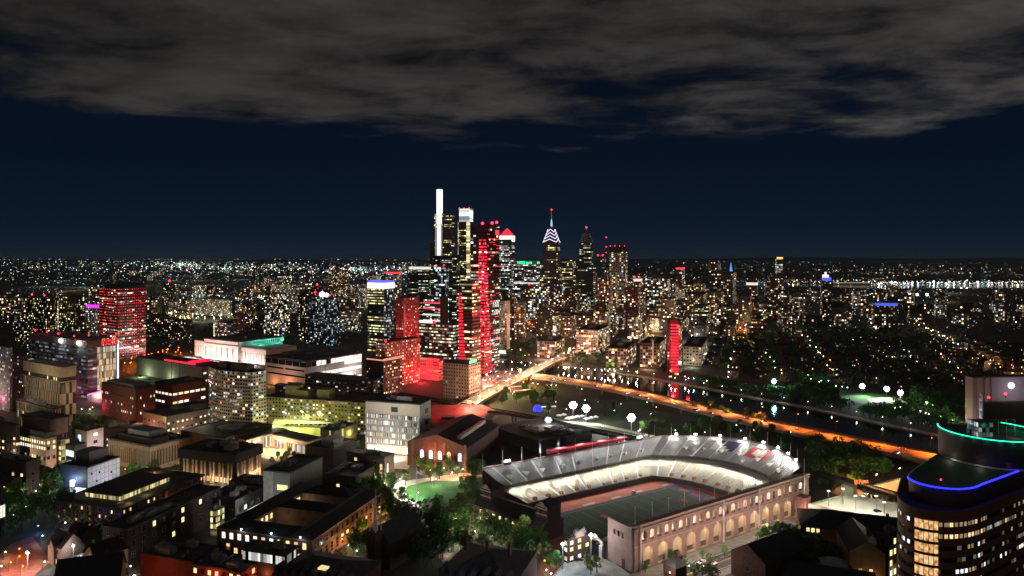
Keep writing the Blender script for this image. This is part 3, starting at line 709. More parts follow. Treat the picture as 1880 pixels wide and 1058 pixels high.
MID = [
 (50, 88, 99, 662, 549, 57, 'slab_dark', 'near black apartment slab with scattered yellow windows, left of two beside the dotted tower', 'bb'),
 (99, 140, 155, 660, 546, 57, 'slab_dark', 'near black apartment slab with one unbroken column of lit windows, right one of two', 's'),
 (158, 176, 182, 640, 561, 57, 'res_beige', 'slim pale tower topped by a purple lit band, left of the red dotted tower', 'v'),
 (24, 44, 50, 632, 574, 57, 'res_dark', 'dark tower with a small violet lamp, at the far left edge', ''),
 (268, 338, 352, 626, 589, 57, 'res_dark', 'long dark apartment slab right of the red dotted tower', ''),
 (392, 424, 428, 628, 594, 60, 'res_beige', 'beige slab with lit left edge, behind the white columned station', 'e'),
 (428, 446, 450, 626, 577, 60, 'slab_pink', 'pinkish blank tower joined to the beige slab behind the station', ''),
 (343, 420, 426, 582, 551, 60, 'res_beige', 'wide pale low apartment block beyond the yellow lit trees', ''),
 (497, 545, 551, 575, 523, 62, 'res_beige', 'beige hotel with wide lower wings and taller middle', 'h'),
 (485, 527, 532, 618, 541, 60, 'res_mix', 'dark glass apartment tower left of the bluish lit tower pair', ''),
 (546, 560, 564, 628, 539, 60, 'slab_dark', 'thin black tower with few yellow windows, beside the bluish lit tower', ''),
 (563, 600, 606, 612, 529, 62, 'res_dark', 'dark tower with red lamp behind the bluish lit tower', 'b'),
 (563, 616, 625, 636, 547, 60, 'bluish', 'bluish lit glass tower with a pink white lamp cluster on its roof', 'w'),
 (605, 635, 641, 578, 497, 62, 'res_brown', 'golden brown tall apartment tower with two red lamps on its roof', 'bbg'),
 (625, 657, 663, 612, 571, 60, 'grid_white', 'white gridded block right of the bluish lit tower', ''),
 (641, 670, 676, 566, 522, 62, 'res_beige', 'grey block behind the golden brown tower', ''),
 (448, 466, 471, 606, 561, 60, 'res_brown', 'brown mid rise block right of the pinkish blank tower', ''),
 (300, 322, 330, 560, 520, 60, 'res_dark', 'dim far slab with a red lamp on its roof, left of the park lights', 'b'),
 (380, 396, 402, 556, 527, 60, 'res_dark', 'dark far tower in a pair left of the hotel', ''),
 (352, 372, 378, 560, 524, 60, 'res_mix', 'dim far tower with mixed windows, beyond the pale low apartment block', ''),
 (207, 212, 217, 530, 494, 60, 'res_dark', 'far thin tower above the red dotted tower', ''),
]
for (a, b_, c, vb, vt, th, st, lab, ex) in MID:
    r_, w_, d_, h_ = bldg('tower_block', lab, a, b_, c, vb, vt, th=th, style=st, pent=(.3, .7, 4), bay=3.3, fl=3.4)
    px = r_.location.y / F
    if 'bb' in ex: beacon(r_, [(1, d_ * .2, h_ + 3), (1, d_ * .8, h_ + 3)], r=px * 1.8)
    elif 'b' in ex: beacon(r_, [(1, d_ * .5, h_ + 4)], r=px * 2)
    if 's' in ex: band(r_, w_, 0, 0, 0, MAT['tar_roof'], faces=''); q = MB(); q.box(-.3, 0, d_ * .8, d_ * .83, 10, h_ - 8, 0, None, 3, 4); q.build('lit_stair', [MAT['strip_glow']], r_)
    if 'v' in ex: band(r_, w_, d_, h_ - 5 * px, h_ + 1, glow('purple_band', (.75, .05, 1), 1.3))
    if 'e' in ex: q = MB(); q.box(-.3, 0, d_ - 3, d_ - .5, 3, h_ - 3, 0, None, 3, 4); q.build('lit_stair', [MAT['strip_glow']], r_)
    if 'h' in ex:
        q = MB(); q.box(2, w_ - 2, d_ * .25, d_ * .75, h_, h_ + 15 * px, 0, None, 3.6, 4); q.build('upper_storey', [MAT['res_beige']], r_)
    if 'w' in ex:
        q = MB(); q.ball((3, d_ * .5, h_ + 5), 5, 0); q.ball((3, d_ * .35, h_ + 4), 4, 0); q.build('roof_lamp', [glow('pink_lamp', (1, .75, .85), 5)], r_)
        beacon(r_, [(0, d_ * .7, h_ + 6), (0, d_ * .2, h_ + 2)], r=px * 2)

# red dotted tower with slanting top
C, wd, dd, h, t = corner(183, 216, 268, 664, 531, 57)
r_ = empty('red_dotted_tower', C, t, 'glass tower wrapped in rows of red light dots under a slanting roof', 'tower'); px = C.y / F
b = MB(); P = [(0, 0), (wd, 0), (wd, dd), (0, dd)]; hz = [h, h + 7 * px, h + 12 * px, h + 4 * px]
for i in range(4):
    j = (i + 1) % 4; L = math.hypot(P[j][0] - P[i][0], P[j][1] - P[i][1]); nb = round(L / 3.6); nf = round(h / 4.4)
    b.face([(*P[i], 0), (*P[j], 0), (*P[j], hz[j]), (*P[i], hz[i])], 0, [(100 * i, 0), (100 * i + nb, 0), (100 * i + nb, nf * hz[j] / h), (100 * i, nf * hz[i] / h)])
b.face([(*P[i], hz[i]) for i in (0, 1, 2)], 1); b.face([(*P[i], hz[i]) for i in (0, 2, 3)], 1)
b.build('wall', [MAT['led_red'], tar], r_)
wall('led_dots', (.02, .012, .014), .97, ww=(.25, .72), wh=(.2, .8), pal='red', S=2.2)
for nm, sx in (('L', 0), ('R', 1)):
    b = MB(); nf = round(h / 4.4); L = dd if sx == 0 else wd; nb = round(L / 3.4)
    for k in range(1, nf + 2):
        z = k * 4.4 - .9; u1 = 0
        if z > h + 2: continue
        if sx == 0: b.face([(-.3, L, z), (-.3, 0, z), (-.3, 0, z + 1.5), (-.3, L, z + 1.5)], 0, [(0, k), (nb, k), (nb, k + 1), (0, k + 1)])
        else: b.face([(0, -.3, z), (L, -.3, z), (L, -.3, z + 1.5), (0, -.3, z + 1.5)], 0, [(500, k), (500 + nb, k), (500 + nb, k + 1), (500, k + 1)])
    b.build('red_dot_row', [MAT['led_dots']], r_)
for zz in (.17, .3, .42): 
    b = MB(); b.box(wd * .02, wd * (.9 - zz), -.5, -.31, h * zz, h * zz + 2.2, 0, None, 3, 3); b.box(-.5, -.31, 0, dd * .8, h * zz, h * zz + 2.2, 0, None, 3, 3); b.build('lit_floor', [MAT['white_floors']], r_)

# tower with white and blue light band
r_, w_, d_, h_ = bldg('office_tower', 'dark office tower with a glaring white and blue light band around its top', 675, 705, 724, 648, 530, th=60, style='office_bands', cat='tower', bay=4, fl=4.6)
px = r_.location.y / F
band(r_, w_, d_, h_, h_ + 10 * px, glow('white_band', (1, .95, 1), 2.4), o=.6)
q = MB(); q.box(-.4, w_ + .3, -.4, d_ + .3, h_ + 10 * px, h_ + 14 * px); q.build('blue_band', [glow('blue_band', (.12, .12, 1), 1.5)], r_)
q = MB(); q.box(.3, w_, -.4, 0, 0, h_ - 2, 0, None, 3.2, 4.6); q.build('glass_side', [MAT['bluish']], r_)
# red brick tower
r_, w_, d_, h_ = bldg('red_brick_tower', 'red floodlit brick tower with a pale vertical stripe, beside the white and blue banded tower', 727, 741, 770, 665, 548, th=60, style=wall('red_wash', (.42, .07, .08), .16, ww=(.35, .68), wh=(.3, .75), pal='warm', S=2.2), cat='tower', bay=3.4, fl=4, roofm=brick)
px = r_.location.y / F
q = MB(); q.box(-.5, 3.5, -.6, 0.0, 0, h_ - 10 * px); q.build('stripe', [mat('pink_stripe', (.6, .3, .3), .8)], r_)
q = MB(); q.hip(1, w_ - 1, 1, d_ - 1, h_ + .06, h_ + 5 * px, 0, 0); q.build('hip_roof', [brick], r_)
for zz in (.25, .6): light((w_ * .5, -28, h_ * zz), (1, .07, .1), 22000, 3, r_)
light((-28, d_ * .5, h_ * .5), (1, .07, .1), 12000, 3, r_)

# lower red building in two heights
wall('red_room', (.26, .03, .035), .5, ww=(.3, .7), wh=(.3, .75), pal='warm', S=2.2, glass=(.08, .006, .01))
r_, w_, d_, h_ = bldg('red_block', 'long red lit block of small windows, taller rear part behind the black fronted wing', 690, 707, 771, 716, 630, th=57, style='red_room', bay=3.3, fl=3.6, roofm=brick)
px = r_.location.y / F
beacon(r_, [(0, d_ * .9, h_ + 1), (1, 0, h_), (w_ * .7, 1, h_ + 3), (w_ * .95, 1, h_ + 3)], r=px * 1.8)
light((w_ * .8, -14, 14), (1, .03, .05), 26000, 2, r_); light((w_ * .45, -16, 30), (1, .04, .06), 16000, 2, r_)
r_, w_, d_, h_ = bldg('red_block', 'black fronted wing with a glowing orange roof edge, joined to the long red lit block', 673, 704, 738, 738, 665, th=57, style='red_room', bay=3.3, fl=3.6)
px = r_.location.y / F
q = MB(); q.box(-.25, 0, 0, d_, 0, h_, 0, None, 3.3, 3.6); q.build('front', [wall('black_front', (.02, .018, .018), .12, ww=(.3, .7), wh=(.3, .7), pal='warm', S=2.4)], r_)
q = MB(); q.box(-.3, w_, -.32, .2, h_ + .95, h_ + 3.5); q.box(-.32, .2, .2, d_, h_ + .95, h_ + 2.4); q.build('roof_lights', [glow('terrace_glow', (1, .35, .2), .9)], r_)
# red glowing garage
r_, w_, d_, h_ = bldg('parking_garage', 'open parking garage glowing red on every floor', 771, 806, 815, 700, 659, th=60, style='garage_red', bay=9, fl=3.4)
light((-18, d_ / 2, 8), (1, .05, .06), 30000, 2, r_)
light((-8, d_ * .3, h_ + 12), (1, .1, .1), 20000, 2, r_)
# lit floors building
r_, w_, d_, h_ = bldg('office_block', 'office block with red and white glowing floors and a dark blank side', 777, 808, 823, 628, 546, th=60, style='off_white', bay=4, fl=4.4)
for k, m_ in ((.85, 'red_crown'), (.72, 'red_crown'), (.58, 'warm_crown'), (.45, 'warm_crown')): band(r_, w_, d_, h_ * k, h_ * k + 3, glow(m_, (1, .1, .1), 1), faces='L', name='lit_floor')
q = MB(); q.box(0, w_, -.3, 0, 0, h_); q.build('blank_side', [mat('dark_render', (.09, .05, .05), .9)], r_)
# glass low rise with bands
r_, w_, d_, h_ = bldg('office_block', 'wide low glass office block with continuous lit floors left of the red strip tower', 769, 832, 846, 662, 597, th=62, style=wall('glass_bands', (.04, .04, .04), .3, .45, ww=(.03, .98), wh=(.3, .75), pal='green', S=1.5), bay=4, fl=5)
band(r_, w_, d_, h_ + .9, h_ + 5, glow('white_fascia', (.95, .97, 1), 1.4), o=-.5, faces='L') if 0 else None
q = MB(); q.box(-.6, 0, d_ * .6, d_ * .98, h_ + 1, h_ + 5); q.build('white_sign', [glow('white_fascia', (.95, .97, 1), 1.6)], r_)
q = MB(); q.box(-.6, 0, d_ * .5, d_ * .59, h_ + .8, h_ + 5); q.build('red_sign', [glow('red_sign', (1, .03, .06), 2)], r_)
# beige old block with green sign
r_, w_, d_, h_ = bldg('office_block', 'beige older block with green lit sign on its roof, below the red strip tower', 813, 861, 883, 735, 670, th=62, style=wall('beige_block', (.4, .27, .24), .1, ww=(.3, .72), wh=(.3, .75), pal='white', S=1.4), bay=3.6, fl=4, units=2)
q = MB(); q.box(0, w_ * .6, -.6, -.3, h_ + 1, h_ + 4.5); q.build('green_sign', [glow('green_plate', (.25, 1, .6), 1.2)], r_)
light((w_ * .5, -16, 14), (1, .45, .2), 12000, 1.5, r_)
# white residential slab beside the bridge
r_, w_, d_, h_ = bldg('apartment_slab', 'slender cream apartment slab with all lit front rooms, right of the red strip tower', 914, 930, 936, 652, 553, th=66, style=wall('cream_slab', (.5, .38, .32), .62, ww=(.15, .85), wh=(.3, .8), pal='warm', S=1.5), bay=3.4, fl=4)
px = r_.location.y / F
band(r_, w_, d_, 2, 8 * px, glow('lobby', (1, .95, .9), 1.3), faces='L', name='lit_lobby')
q = MB(); q.box(0, w_ + .01, -.25, 0, 0, h_); q.build('side_wall', [mat('cream_wall', (.5, .36, .3), .8)], r_)
light((w_ / 2, -25, 50), (1, .6, .45), 30000, 2, r_)

# 30th street style white station ---------------------------------------------------------------
C, wd, dd, h, t = corner(372, 437, 521, 666, 629, 57)
r_ = empty('railway_station', C, t, 'white columned railway station with a green lit long hall', 'station'); px = C.y / F
cream = mat('limestone', (.62, .52, .47), .85, var=.08)
b = MB(); b.box(3, wd, 3, dd - 3, 0, h - 9 * px); b.build('hall', [cream], r_)
b = MB(); b.box(0, 22, 0, dd, h - 13 * px, h - 8 * px); b.box(1.5, wd + 1, 1.5, dd - 1.5, h - 8 * px, h); b.box(0, 22, 0, dd, 0, 3); b.build('attic', [cream], r_)
b = MB(); b.box(0, wd + 2, .4, dd - .4, h + .003, h + 1.2); b.build('roof', [tar], r_)
n = 7
for k in range(n):
    b = MB(); y = 3 + (dd - 6) * k / (n - 1); b.tube((1.6, y, 3), (1.6, y, h - 13 * px), 1.7, 1.5, 10); b.build('column', [cream], r_)
for k in range(14):
    b = MB(); x = 28 + k * (wd - 34) / 14; b.box(x, x + 2.6, 1.2, 1.49, h - 6 * px, h - 2 * px); b.build('window', [mat('teal_pane', (.02, .1, .08), .2, emit=(.1, .8, .6), strength=.15, var=0)], r_)
for (x0, x1, y0, y1, hh) in ((8, 60, dd, dd + 34, h * .78), (6, 62, -58, -.01, h * .72)):
    b = MB(); b.box(x0, x1, y0, y1, 0, hh); b.box(x0 - .6, x1, y0, y1, hh, hh + 1.4, 1); b.build('wing', [cream, mat('cornice', (.4, .3, .26), .9)], r_)
    m_ = int(abs(y1 - y0) / 6)
    for k in range(m_):
        b = MB(); y = y0 + (k + .5) * (y1 - y0) / m_; b.box(x0 - .25, x0 - .02, y - 1.1, y + 1.1, 5, hh - 6); b.build('window', [mat('warm_grey_pane', (.2, .17, .16), .4)], r_)
for k in range(6): light((-16, 4 + (dd - 8) * k / 5, 3), (1, .82, .78), 26000, 1.5, r_)
for y in (dd + 10, dd + 26, -12, -30, -48): light((-9, y, 3), (1, .82, .78), 15000, 1.2, r_)
for k in range(6): light((34 + k * 26, -8, h * .72 + 6), (.1, 1, .75) if k < 5 else (1, .85, .75), 7000, 1.2, r_)
light((-14, dd * .5, h + 8), (1, .82, .78), 8000, 1.5, r_)

# white banded hall (post office like)
C, wd, dd, h, t = corner(487, 563, 664, 716, 664, 57)
r_ = empty('banded_hall', C, t, 'long white modern block with dark window bands and a brightly lit right side', 'building'); px = C.y / F
pk = mat('pale_band', (.5, .43, .41), .8, var=.1)
b = MB(); b.box(0, wd, 0, dd, 0, h - 1, 0); b.build('wall', [pk], r_)
b = MB(); b.box(-.4, wd + .3, -.4, dd + .3, h, h + 1.2); b.build('roof', [tar], r_)
n = 6
for k in range(n):
    b = MB(); y = dd * k / n; b.box(-.3, -.02, y + .5, y + dd / n - .5, h - 7.5, h - 1.2); b.build('window', [darkglass], r_)
for (f0, f1, zf) in ((.05, .5, .62), (.55, .95, .62), (.05, .95, .4)):
    b = MB(); b.box(-.3, -.02, dd * f0, dd * f1, h * zf, h * zf + 1.8); b.build('window', [darkglass], r_)
for k in range(12):
    b = MB(); x = wd * k / 12; b.box(x + .4, x + wd / 12 - .4, -.3, -.02, h - 7, h - 1.5); b.build('window', [pane('white') if k in (2, 3, 5, 6, 7, 8, 9, 10, 11) else darkglass], r_)
for zf, lit_, key in ((.66, (8, 12), 'white'), (.42, (0, 12), 'white'), (.22, (1, 10), 'cool'), (.05, (2, 12), 'white')):
    b = MB(); b.box(wd * lit_[0] / 12, wd * lit_[1] / 12 - .5, -.3, -.02, h * zf, h * zf + h * .12); b.build('window', [pane(key)], r_)
light((wd * .3, -14, 6), (1, .9, .85), 9000, 1, r_); light((wd * .8, -14, 10), (1, .95, .9), 15000, 1, r_); light((-9, dd * .4, 5), (1, .35, .1), 9000, 1, r_); light((-9, dd * .75, 4), (1, .4, .12), 6000, 1, r_)
light((-22, dd * .4, 30), (1, .75, .7), 9000, 2, r_)
rooftop(r_, wd, dd, h + 1.2, 4, 5)

# Drexel-like block with red screen and a vertical line of light
C, wd, dd, h, t = corner(55, 161, 215, 734, 638, 57)
r_ = empty('glass_office_block', C, t, 'big glass block with a red roof screen and one vertical white light line', 'building'); px = C.y / F
b = MB(); b.box(0, wd, 0, dd, 0, h, 0, None, 5, 4.4); b.build('wall', [MAT['screen_glass']], r_)
b = MB(); b.box(-1, wd + .6, -1, dd + .6, h, h + 12 * px); b.build('roof_band', [mat('roof_band', (.2, .15, .14), .8)], r_)
b = MB(); b.box(wd * .32, wd * .96, -.4, -.02, 8, h - 1, 0, None, 1.6, 7.5); b.build('atrium', [MAT['atrium']], r_)
b = MB(); b.box(wd * .45, wd + .4, -1.5, -1.1, h + .5, h + 14 * px, 0, None, 1.2, 1.2); b.build('red_screen', [wall('screen_pixels', (.05, .01, .01), 1., ww=(.1, .95), wh=(.1, .95), pal='red', S=1.3)], r_)
b = MB(); b.box(wd + .1, wd + 1.2, -1.4, -.3, 8, h + 8 * px); b.build('light_line', [glow('cold_line', (.75, .8, 1), 1.8)], r_)
b = MB(); b.box(-.6, 0, dd * .05, dd * .14, h + 1, h + 2); b.build('roof_light', [white_lamp], r_)
for k in (.12, .42):
    b = MB(); b.ball((-2.2, dd * k, h + 4), 1.5, 0); b.tube((-2.2, dd * k, h + 4), (-1, dd * k, h + 4), .2, n=5, m=1); b.build('floodlight', [white_lamp, darkm], r_); light((-4, dd * k, h + 3), (1, .95, .9), 5000, 1, r_)
beacon(r_, [(2, dd * .25, h + 14 * px), (4, dd * .55, h + 14 * px), (4, dd * .75, h + 15 * px), (3, dd * .95, h + 15 * px), (8, dd * .1, h + 17 * px)], r=px * 1.8)
q = MB(); q.box(5, 20, dd * .4, dd * .62, h + 12 * px, h + 20 * px); q.build('penthouse', [unitm], r_)
light((-18, dd * .2, 5), (1, .1, .25), 12000, 1, r_); light((wd * .6, -12, 4), (1, .6, .4), 12000, 1, r_); light((wd * .5, -20, 30), (1, .3, .3), 9000, 2, r_)
# magenta lit canopy at its foot
p0, p1 = G(160, 738), G(188, 731); tq = math.atan2(p1.y - p0.y, p1.x - p0.x)
r_ = empty('lit_canopy', p0, tq, 'low canopy edged with one glowing pink line, left of the square brick block', 'canopy')
L = (p1 - p0).length; b = MB(); b.box(0, L, 0, 10, 7, 8.2); [b.tube((x, 5, 0), (x, 5, 7), .4) for x in (2, L / 2, L - 2)]; b.build('roof', [mat('canopy_dark', (.1, .05, .06), .8)], r_)
b = MB(); b.box(0, L, -.5, -.01, 7, 8.4); b.build('light_line', [glow('pink_line', (1, .05, .3), 3)], r_); light((L / 2, -6, 6), (1, .1, .4), 12000, 1, r_); light((L * .9, 3, 3), (1, .75, .5), 12000, 1, r_)

# left edge slabs
r_, w_, d_, h_ = bldg('apartment_slab', 'tall pale slab with narrow lit windows and a bluish sign, at the left edge', -30, 18, 23, 757, 639, style='slab_pale', bay=3.6, fl=3.6)
q = MB(); q.box(-.4, -.02, d_ * .58, d_ * .75, h_ - 12, h_ - 2); q.build('sign', [glow('blue_white', (.6, .8, 1), 1.3)], r_); light((-20, d_ * .4, 20), (1, .75, .7), 16000, 2, r_)
r_, w_, d_, h_ = bldg('apartment_slab', 'reddish slab with sparse lit windows between the pale slab and the finned block', 23, 46, 52, 752, 655, style='slab_pink', bay=3.6, fl=3.6); light((-14, d_ * .5, 12), (1, .1, .25), 12000, 2, r_)

# finned concrete block
C, wd, dd, h, t = corner(45, 113, 138, 784, 676, 57)
r_ = empty('finned_block', C, t, 'beige concrete block with staggered vertical fins over dark window slots', 'building'); px = C.y / F
fin = mat('fin_concrete', (.42, .33, .22), .85, var=.15, scale=.2)
b = MB(); b.box(0, wd, 0, dd, 0, h - 1, 1); b.build('wall', [fin, mat('slot_glass', (.02, .018, .016), .3)], r_)
b = MB(); b.box(-.9, wd + .5, -.9, dd + .5, h - 9, h + .8, 0); b.box(-.9, wd + .5, -.9, dd + .5, h - 13.8, h - 13, 0); b.build('crown_band', [fin], r_)
tiers = 4; zt = h - 14
for k in range(tiers):
    b = MB(); z0, z1 = zt * k / tiers, zt * (k + 1) / tiers - .4; n = 16
    for i in range(n):
        y = dd * (i + (.5 if k % 2 else 0)) / n
        if y + 1.8 < dd: b.box(-.8, -.01, y, y + dd / n * .58, z0, z1)
    m_ = int(wd / (dd / n))
    for i in range(m_):
        x = wd * (i + (.5 if k % 2 else 0)) / m_
        if x + 1.2 < wd: b.box(x, x + wd / m_ * .58, -.8, -.01, z0, z1)
    b.build('fin_row', [fin], r_)
for (f, z) in ((.12, h - 12.6), (.18, h - 12.6), (.35, h - 12.6), (.85, h - 12.6), (.5, zt * .3), (.55, zt * .3)): put('window', winmesh(1.8, 2.8, 'yellow', 1, 1), r_, (-.25, dd * f, z), -math.pi / 2)
b = MB(); b.face([(0, 0, h + .1), (wd, 0, h + .1), (wd, dd, h + .1), (0, dd, h + .1)]); b.build('roof', [tar], r_)
light((-16, dd * .5, 8), (1, .8, .52), 16000, 1, r_); light((-34, dd * .3, 45), (1, .82, .58), 24000, 2, r_); light((wd * .5, -26, 30), (1, .75, .5), 14000, 2, r_)  # unseen fill lights added to brighten the fins
r_, w_, d_, h_ = bldg('annex', 'low finned annex in front of the beige finned concrete block', 30, 96, 112, 800, 752, style=wall('annex', (.36, .29, .2), .08, ww=(.3, .8), wh=(.1, .9), pal='yellow', S=1.5), bay=2.6, fl=9)

# square red brown brick block
r_, w_, d_, h_ = bldg('brick_block', 'square red brown brick block with a dark penthouse and slit windows', 187, 249, 286, 778, 716, style=brick, pent=(.1, .9, 3.6), parapet=1.4)
windows(r_, w_, d_, [h_ * .25, h_ * .45, h_ * .7], .8, 2.2, 3.2, 3.2, keys=('yellow', 'white'), nx=1, ny=1, seed=5, rowlit=[.3, .12, .35])
light((-14, d_ * .3, 6), (1, .45, .2), 4000, 1, r_); light((-5, d_ * .95, 10), (1, .1, .2), 4000, 1, r_); light((w_ * .6, -12, 6), (1, .3, .15), 4000, 1, r_)
# red brick with bright rows
r_, w_, d_, h_ = bldg('brick_hall', 'red brick hall with bright white window rows, right of the square brick block', 284, 316, 378, 764, 708, style=brick, units=3, parapet=1.2)
windows(r_, w_, d_, [2, h_ * .38, h_ * .66], 4.6, 2.2, 6, 5.6, lit=.8, keys=('white', 'yellow'), nx=4, ny=1, seed=6)
light((w_ * .3, -9, 8), (1, .3, .2), 3000, 1, r_)
r_, w_, d_, h_ = bldg('low_garage', 'low grey hall with greenish light along its foot and red light on its roof edge', 250, 372, 413, 708, 674, style=mat('grey_pink', (.25, .2, .2), .85), parapet=1)
q = MB(); q.box(3, w_, d_ * .2, d_ * .23, h_ + 1, h_ + 4); q.box(-.3, -.02, d_ * .1, d_ * .55, h_ + .95, h_ + 3.2); q.build('red_edge', [redline], r_); light((-10, d_ * .8, 3), (.7, 1, .5), 12000, 1, r_); light((-8, d_ * .45, 3), (.7, 1, .5), 8000, 1, r_)
windows(r_, w_, d_, [h_ * .2, h_ * .6], 4, 2.2, 6, 6, lit=.6, keys=('white',), nx=3, ny=1, seed=8, faces='R')

# curved apartment tower
C, wd, dd, h, t = corner(383, 463, 489, 806, 684, 57)
r_ = empty('apartment_tower', C, t, 'pale concrete apartment tower with a bowed face and scattered coloured windows', 'tower'); px = C.y / F
wall('bowed', (.36, .31, .22), .2, ww=(.12, .86), wh=(.28, .78), pal='party', S=2.6)
P = []; n = 14
for i in range(n + 1):
    s = i / n; P.append((-math.sin(math.pi * s) * dd * .12, dd * (1 - s)))
P = P + [(wd, 0), (wd, dd)]
b = MB(); b.prism(P, 0, h, 0, 1, 2.7, 3.0); b.build('wall', [MAT['bowed'], tar], r_)
b = MB(); b.box(3, wd - 3, dd * .2, dd * .85, h, h + 9 * px); b.build('penthouse', [mat('pale_penthouse', (.25, .21, .16), .9)], r_)
b = MB(); [b.box(-1.2, 2.8, dd * f, dd * f + 5, h, h + 5.5) for f in (.1, .55)]; b.build('rooftop_unit', [darkm], r_)
light((wd * .5, -18, 14), (.9, 1, .55), 14000, 1, r_); light((-34, dd * .4, 24), (1, .88, .6), 7000, 1, r_)

# long dormitory with lit corridor rows
r_, w_, d_, h_ = bldg('dormitory', 'long low dormitory with rows of yellow lit windows and an orange lit end wall', 262, 305, 404, 806, 766, style=mat('dorm_wall', (.32, .24, .2), .85, var=.2), parapet=1)
windows(r_, w_, d_, [1.5, h_ * .33, h_ * .64], 1.7, 1.5, 4.2, 7, lit=.45, keys=('yellow', 'warm', 'white'), nx=2, ny=1, seed=9)
light((-9, d_ * .6, 7), (1, .3, .15), 5000, 1, r_); light((-3, 2, h_ - 1), (1, .75, .4), 900, .5, r_); light((w_ * .3, -10, 5), (1, .7, .5), 2500, 1, r_)
r_, w_, d_, h_ = bldg('dormitory', 'darker lower wing with yellow windows in front of the orange ended dormitory', 176, 192, 262, 824, 792, style=dbrick, parapet=.8)
windows(r_, w_, d_, [1.6, h_ * .45], 2, 1.5, 4.6, 5, lit=.6, keys=('yellow', 'white'), nx=2, ny=1, seed=10)
light((w_ * .95, -3, h_ + 2), (1, .7, .3), 2500, .6, r_)

# long yellow green lit apartment slab (front almost square to the camera)
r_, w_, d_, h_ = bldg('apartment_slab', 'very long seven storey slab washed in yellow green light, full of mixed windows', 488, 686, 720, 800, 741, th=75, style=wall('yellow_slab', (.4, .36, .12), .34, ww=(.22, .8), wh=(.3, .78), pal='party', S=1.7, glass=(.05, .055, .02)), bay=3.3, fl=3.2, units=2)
for k in range(7): light((-26, d_ * (.08 + .13 * k), 8), (.9, .9, .22), 4200, 1.5, r_)
for f, hh in ((.42, 9), (.72, 11), (.62, 7)):
    q = MB(); q.box(4, 14, d_ * f, d_ * f + 13, h_ + .06, h_ + hh); q.build('penthouse', [mat('olive_block', (.22, .2, .09), .9)], r_)
# dark blocks behind it
for lab, a in (('low dark roofed block with a white lit strip, behind the yellow green slab, left', (505, 660, 668, 738, 722)), ('low brown block with a few white windows left of the black fronted wing', (560, 686, 704, 742, 700)), ('flat roofed hall with a wide pale roof beside the banded white block', (610, 668, 700, 745, 712))):
    r_, w_, d_, h_ = bldg('low_hall', lab, *a, th=66, style=wall('low_dim', (.12, .1, .08), .2, ww=(.15, .85), wh=(.3, .7), pal='white', S=1.5), roofm=tar2, bay=4, fl=4, units=2)

# lab with rows of white fins
C, wd, dd, h, t = corner(671, 771, 791, 838, 744, 73)
r_ = empty('laboratory', C, t, 'white laboratory block with five bright rows of vertical glass fins', 'laboratory'); px = C.y / F
pl = mat('lab_panel', (.5, .46, .4), .7, var=.06)
b = MB(); b.box(0, wd, 0, dd, 0, h); b.build('wall', [pl], r_)
b = MB(); b.box(-.3, wd + .3, -.3, dd + .3, h, h + 1); b.build('roof', [tar], r_)
hf = h * .78; n = 5
for k in range(n):
    z0 = 7 + (hf - 7) * k / n; z1 = 7 + (hf - 7) * (k + 1) / n
    b = MB(); b.box(-.4, -.02, 1.5, dd - 1.5, z0 + 1.2, z1 - .6, 0, None, 1.4, 10); b.build('window', [wall('lab_glow', (.2, .2, .2), .86, ww=(.08, .92), wh=(-1, 2), pal='white', S=1.5)], r_)
    b = MB(); m_ = 30
    for i in range(m_): y = 1.5 + (dd - 3) * i / m_; b.box(-1.5, -.42, y, y + .25, z0 + 1, z1 - .5)
    b.build('fin_row', [mat('white_fin', (.75, .74, .7), .4, var=0)], r_)
    b = MB(); b.box(-1.6, 0, 0, dd, z0 + .1, z0 + .55); b.build('ledge', [pl], r_)
for f, w in ((.55, .38), (.02, .2)):
    b = MB(); b.box(-.4, -.02, dd * (.98 - f) if f > .5 else dd * .05, dd * .96 if f > .5 else dd * .24, 1, 5.8); b.build('window', [pane('white')], r_)
for z in (h - 9, h * .55, h * .35):
    b = MB(); b.box(wd * .45, wd * .75, -.3, -.02, z, z + 4); b.build('vent', [darkm], r_)
b = MB(); b.box(-.3, -.02, dd * .4, dd * .52, h - 7, h - 3); b.build('vent', [darkm], r_)
light((wd * .5, -14, 10), (1, .95, .85), 7000, 1, r_); light((-14, dd * .3, 4), (1, .8, .58), 16000, 1, r_); light((-14, dd * .75, 4), (1, .8, .58), 16000, 1, r_); light((-30, dd * .5, h - 3), (1, .92, .8), 24000, 1, r_)
rooftop(r_, wd, dd, h + 1, 2, 3)

# red roofed hall and neighbours
C, wd, dd, h, t = corner(785, 802, 905, 790, 770, 57)
Pz = 9.; pts = [G(u, v, Pz) for u, v in ((791, 777), (866, 776), (906, 752), (880, 743), (792, 744))]
r_ = empty('rink_hall', (pts[0].x, pts[0].y, 0), 0, 'low hall with a wide flat roof lit deep red', 'hall')
P = [(p.x - pts[0].x, p.y - pts[0].y) for p in pts]
b = MB(); b.prism(P, 0, Pz - 1.2, 0, 0); b.build('wall', [mat('hall_wall', (.3, .26, .22), .9)], r_)
b = MB(); b.prism([(x * 1.01, y * 1.01) for x, y in P], Pz - 1.15, Pz, 1, 0, bottom=True); b.build('roof', [mat('red_roof', (.42, .02, .04), .8, var=.3, scale=.08), conc], r_)
b = MB(); b.box(8, 20, 14, 22, Pz, Pz + 2); b.box(50, 58, 40, 46, Pz, Pz + 2); b.build('rooftop_unit', [darkm], r_)
for q_ in ((12, 30), (40, 30), (62, 45), (30, 55)): light((q_[0], q_[1], Pz + 14), (1, .1, .12), 5000, 1.5, r_)
light((55, 4, 3), (.8, 1, .3), 3000, 1, r_)
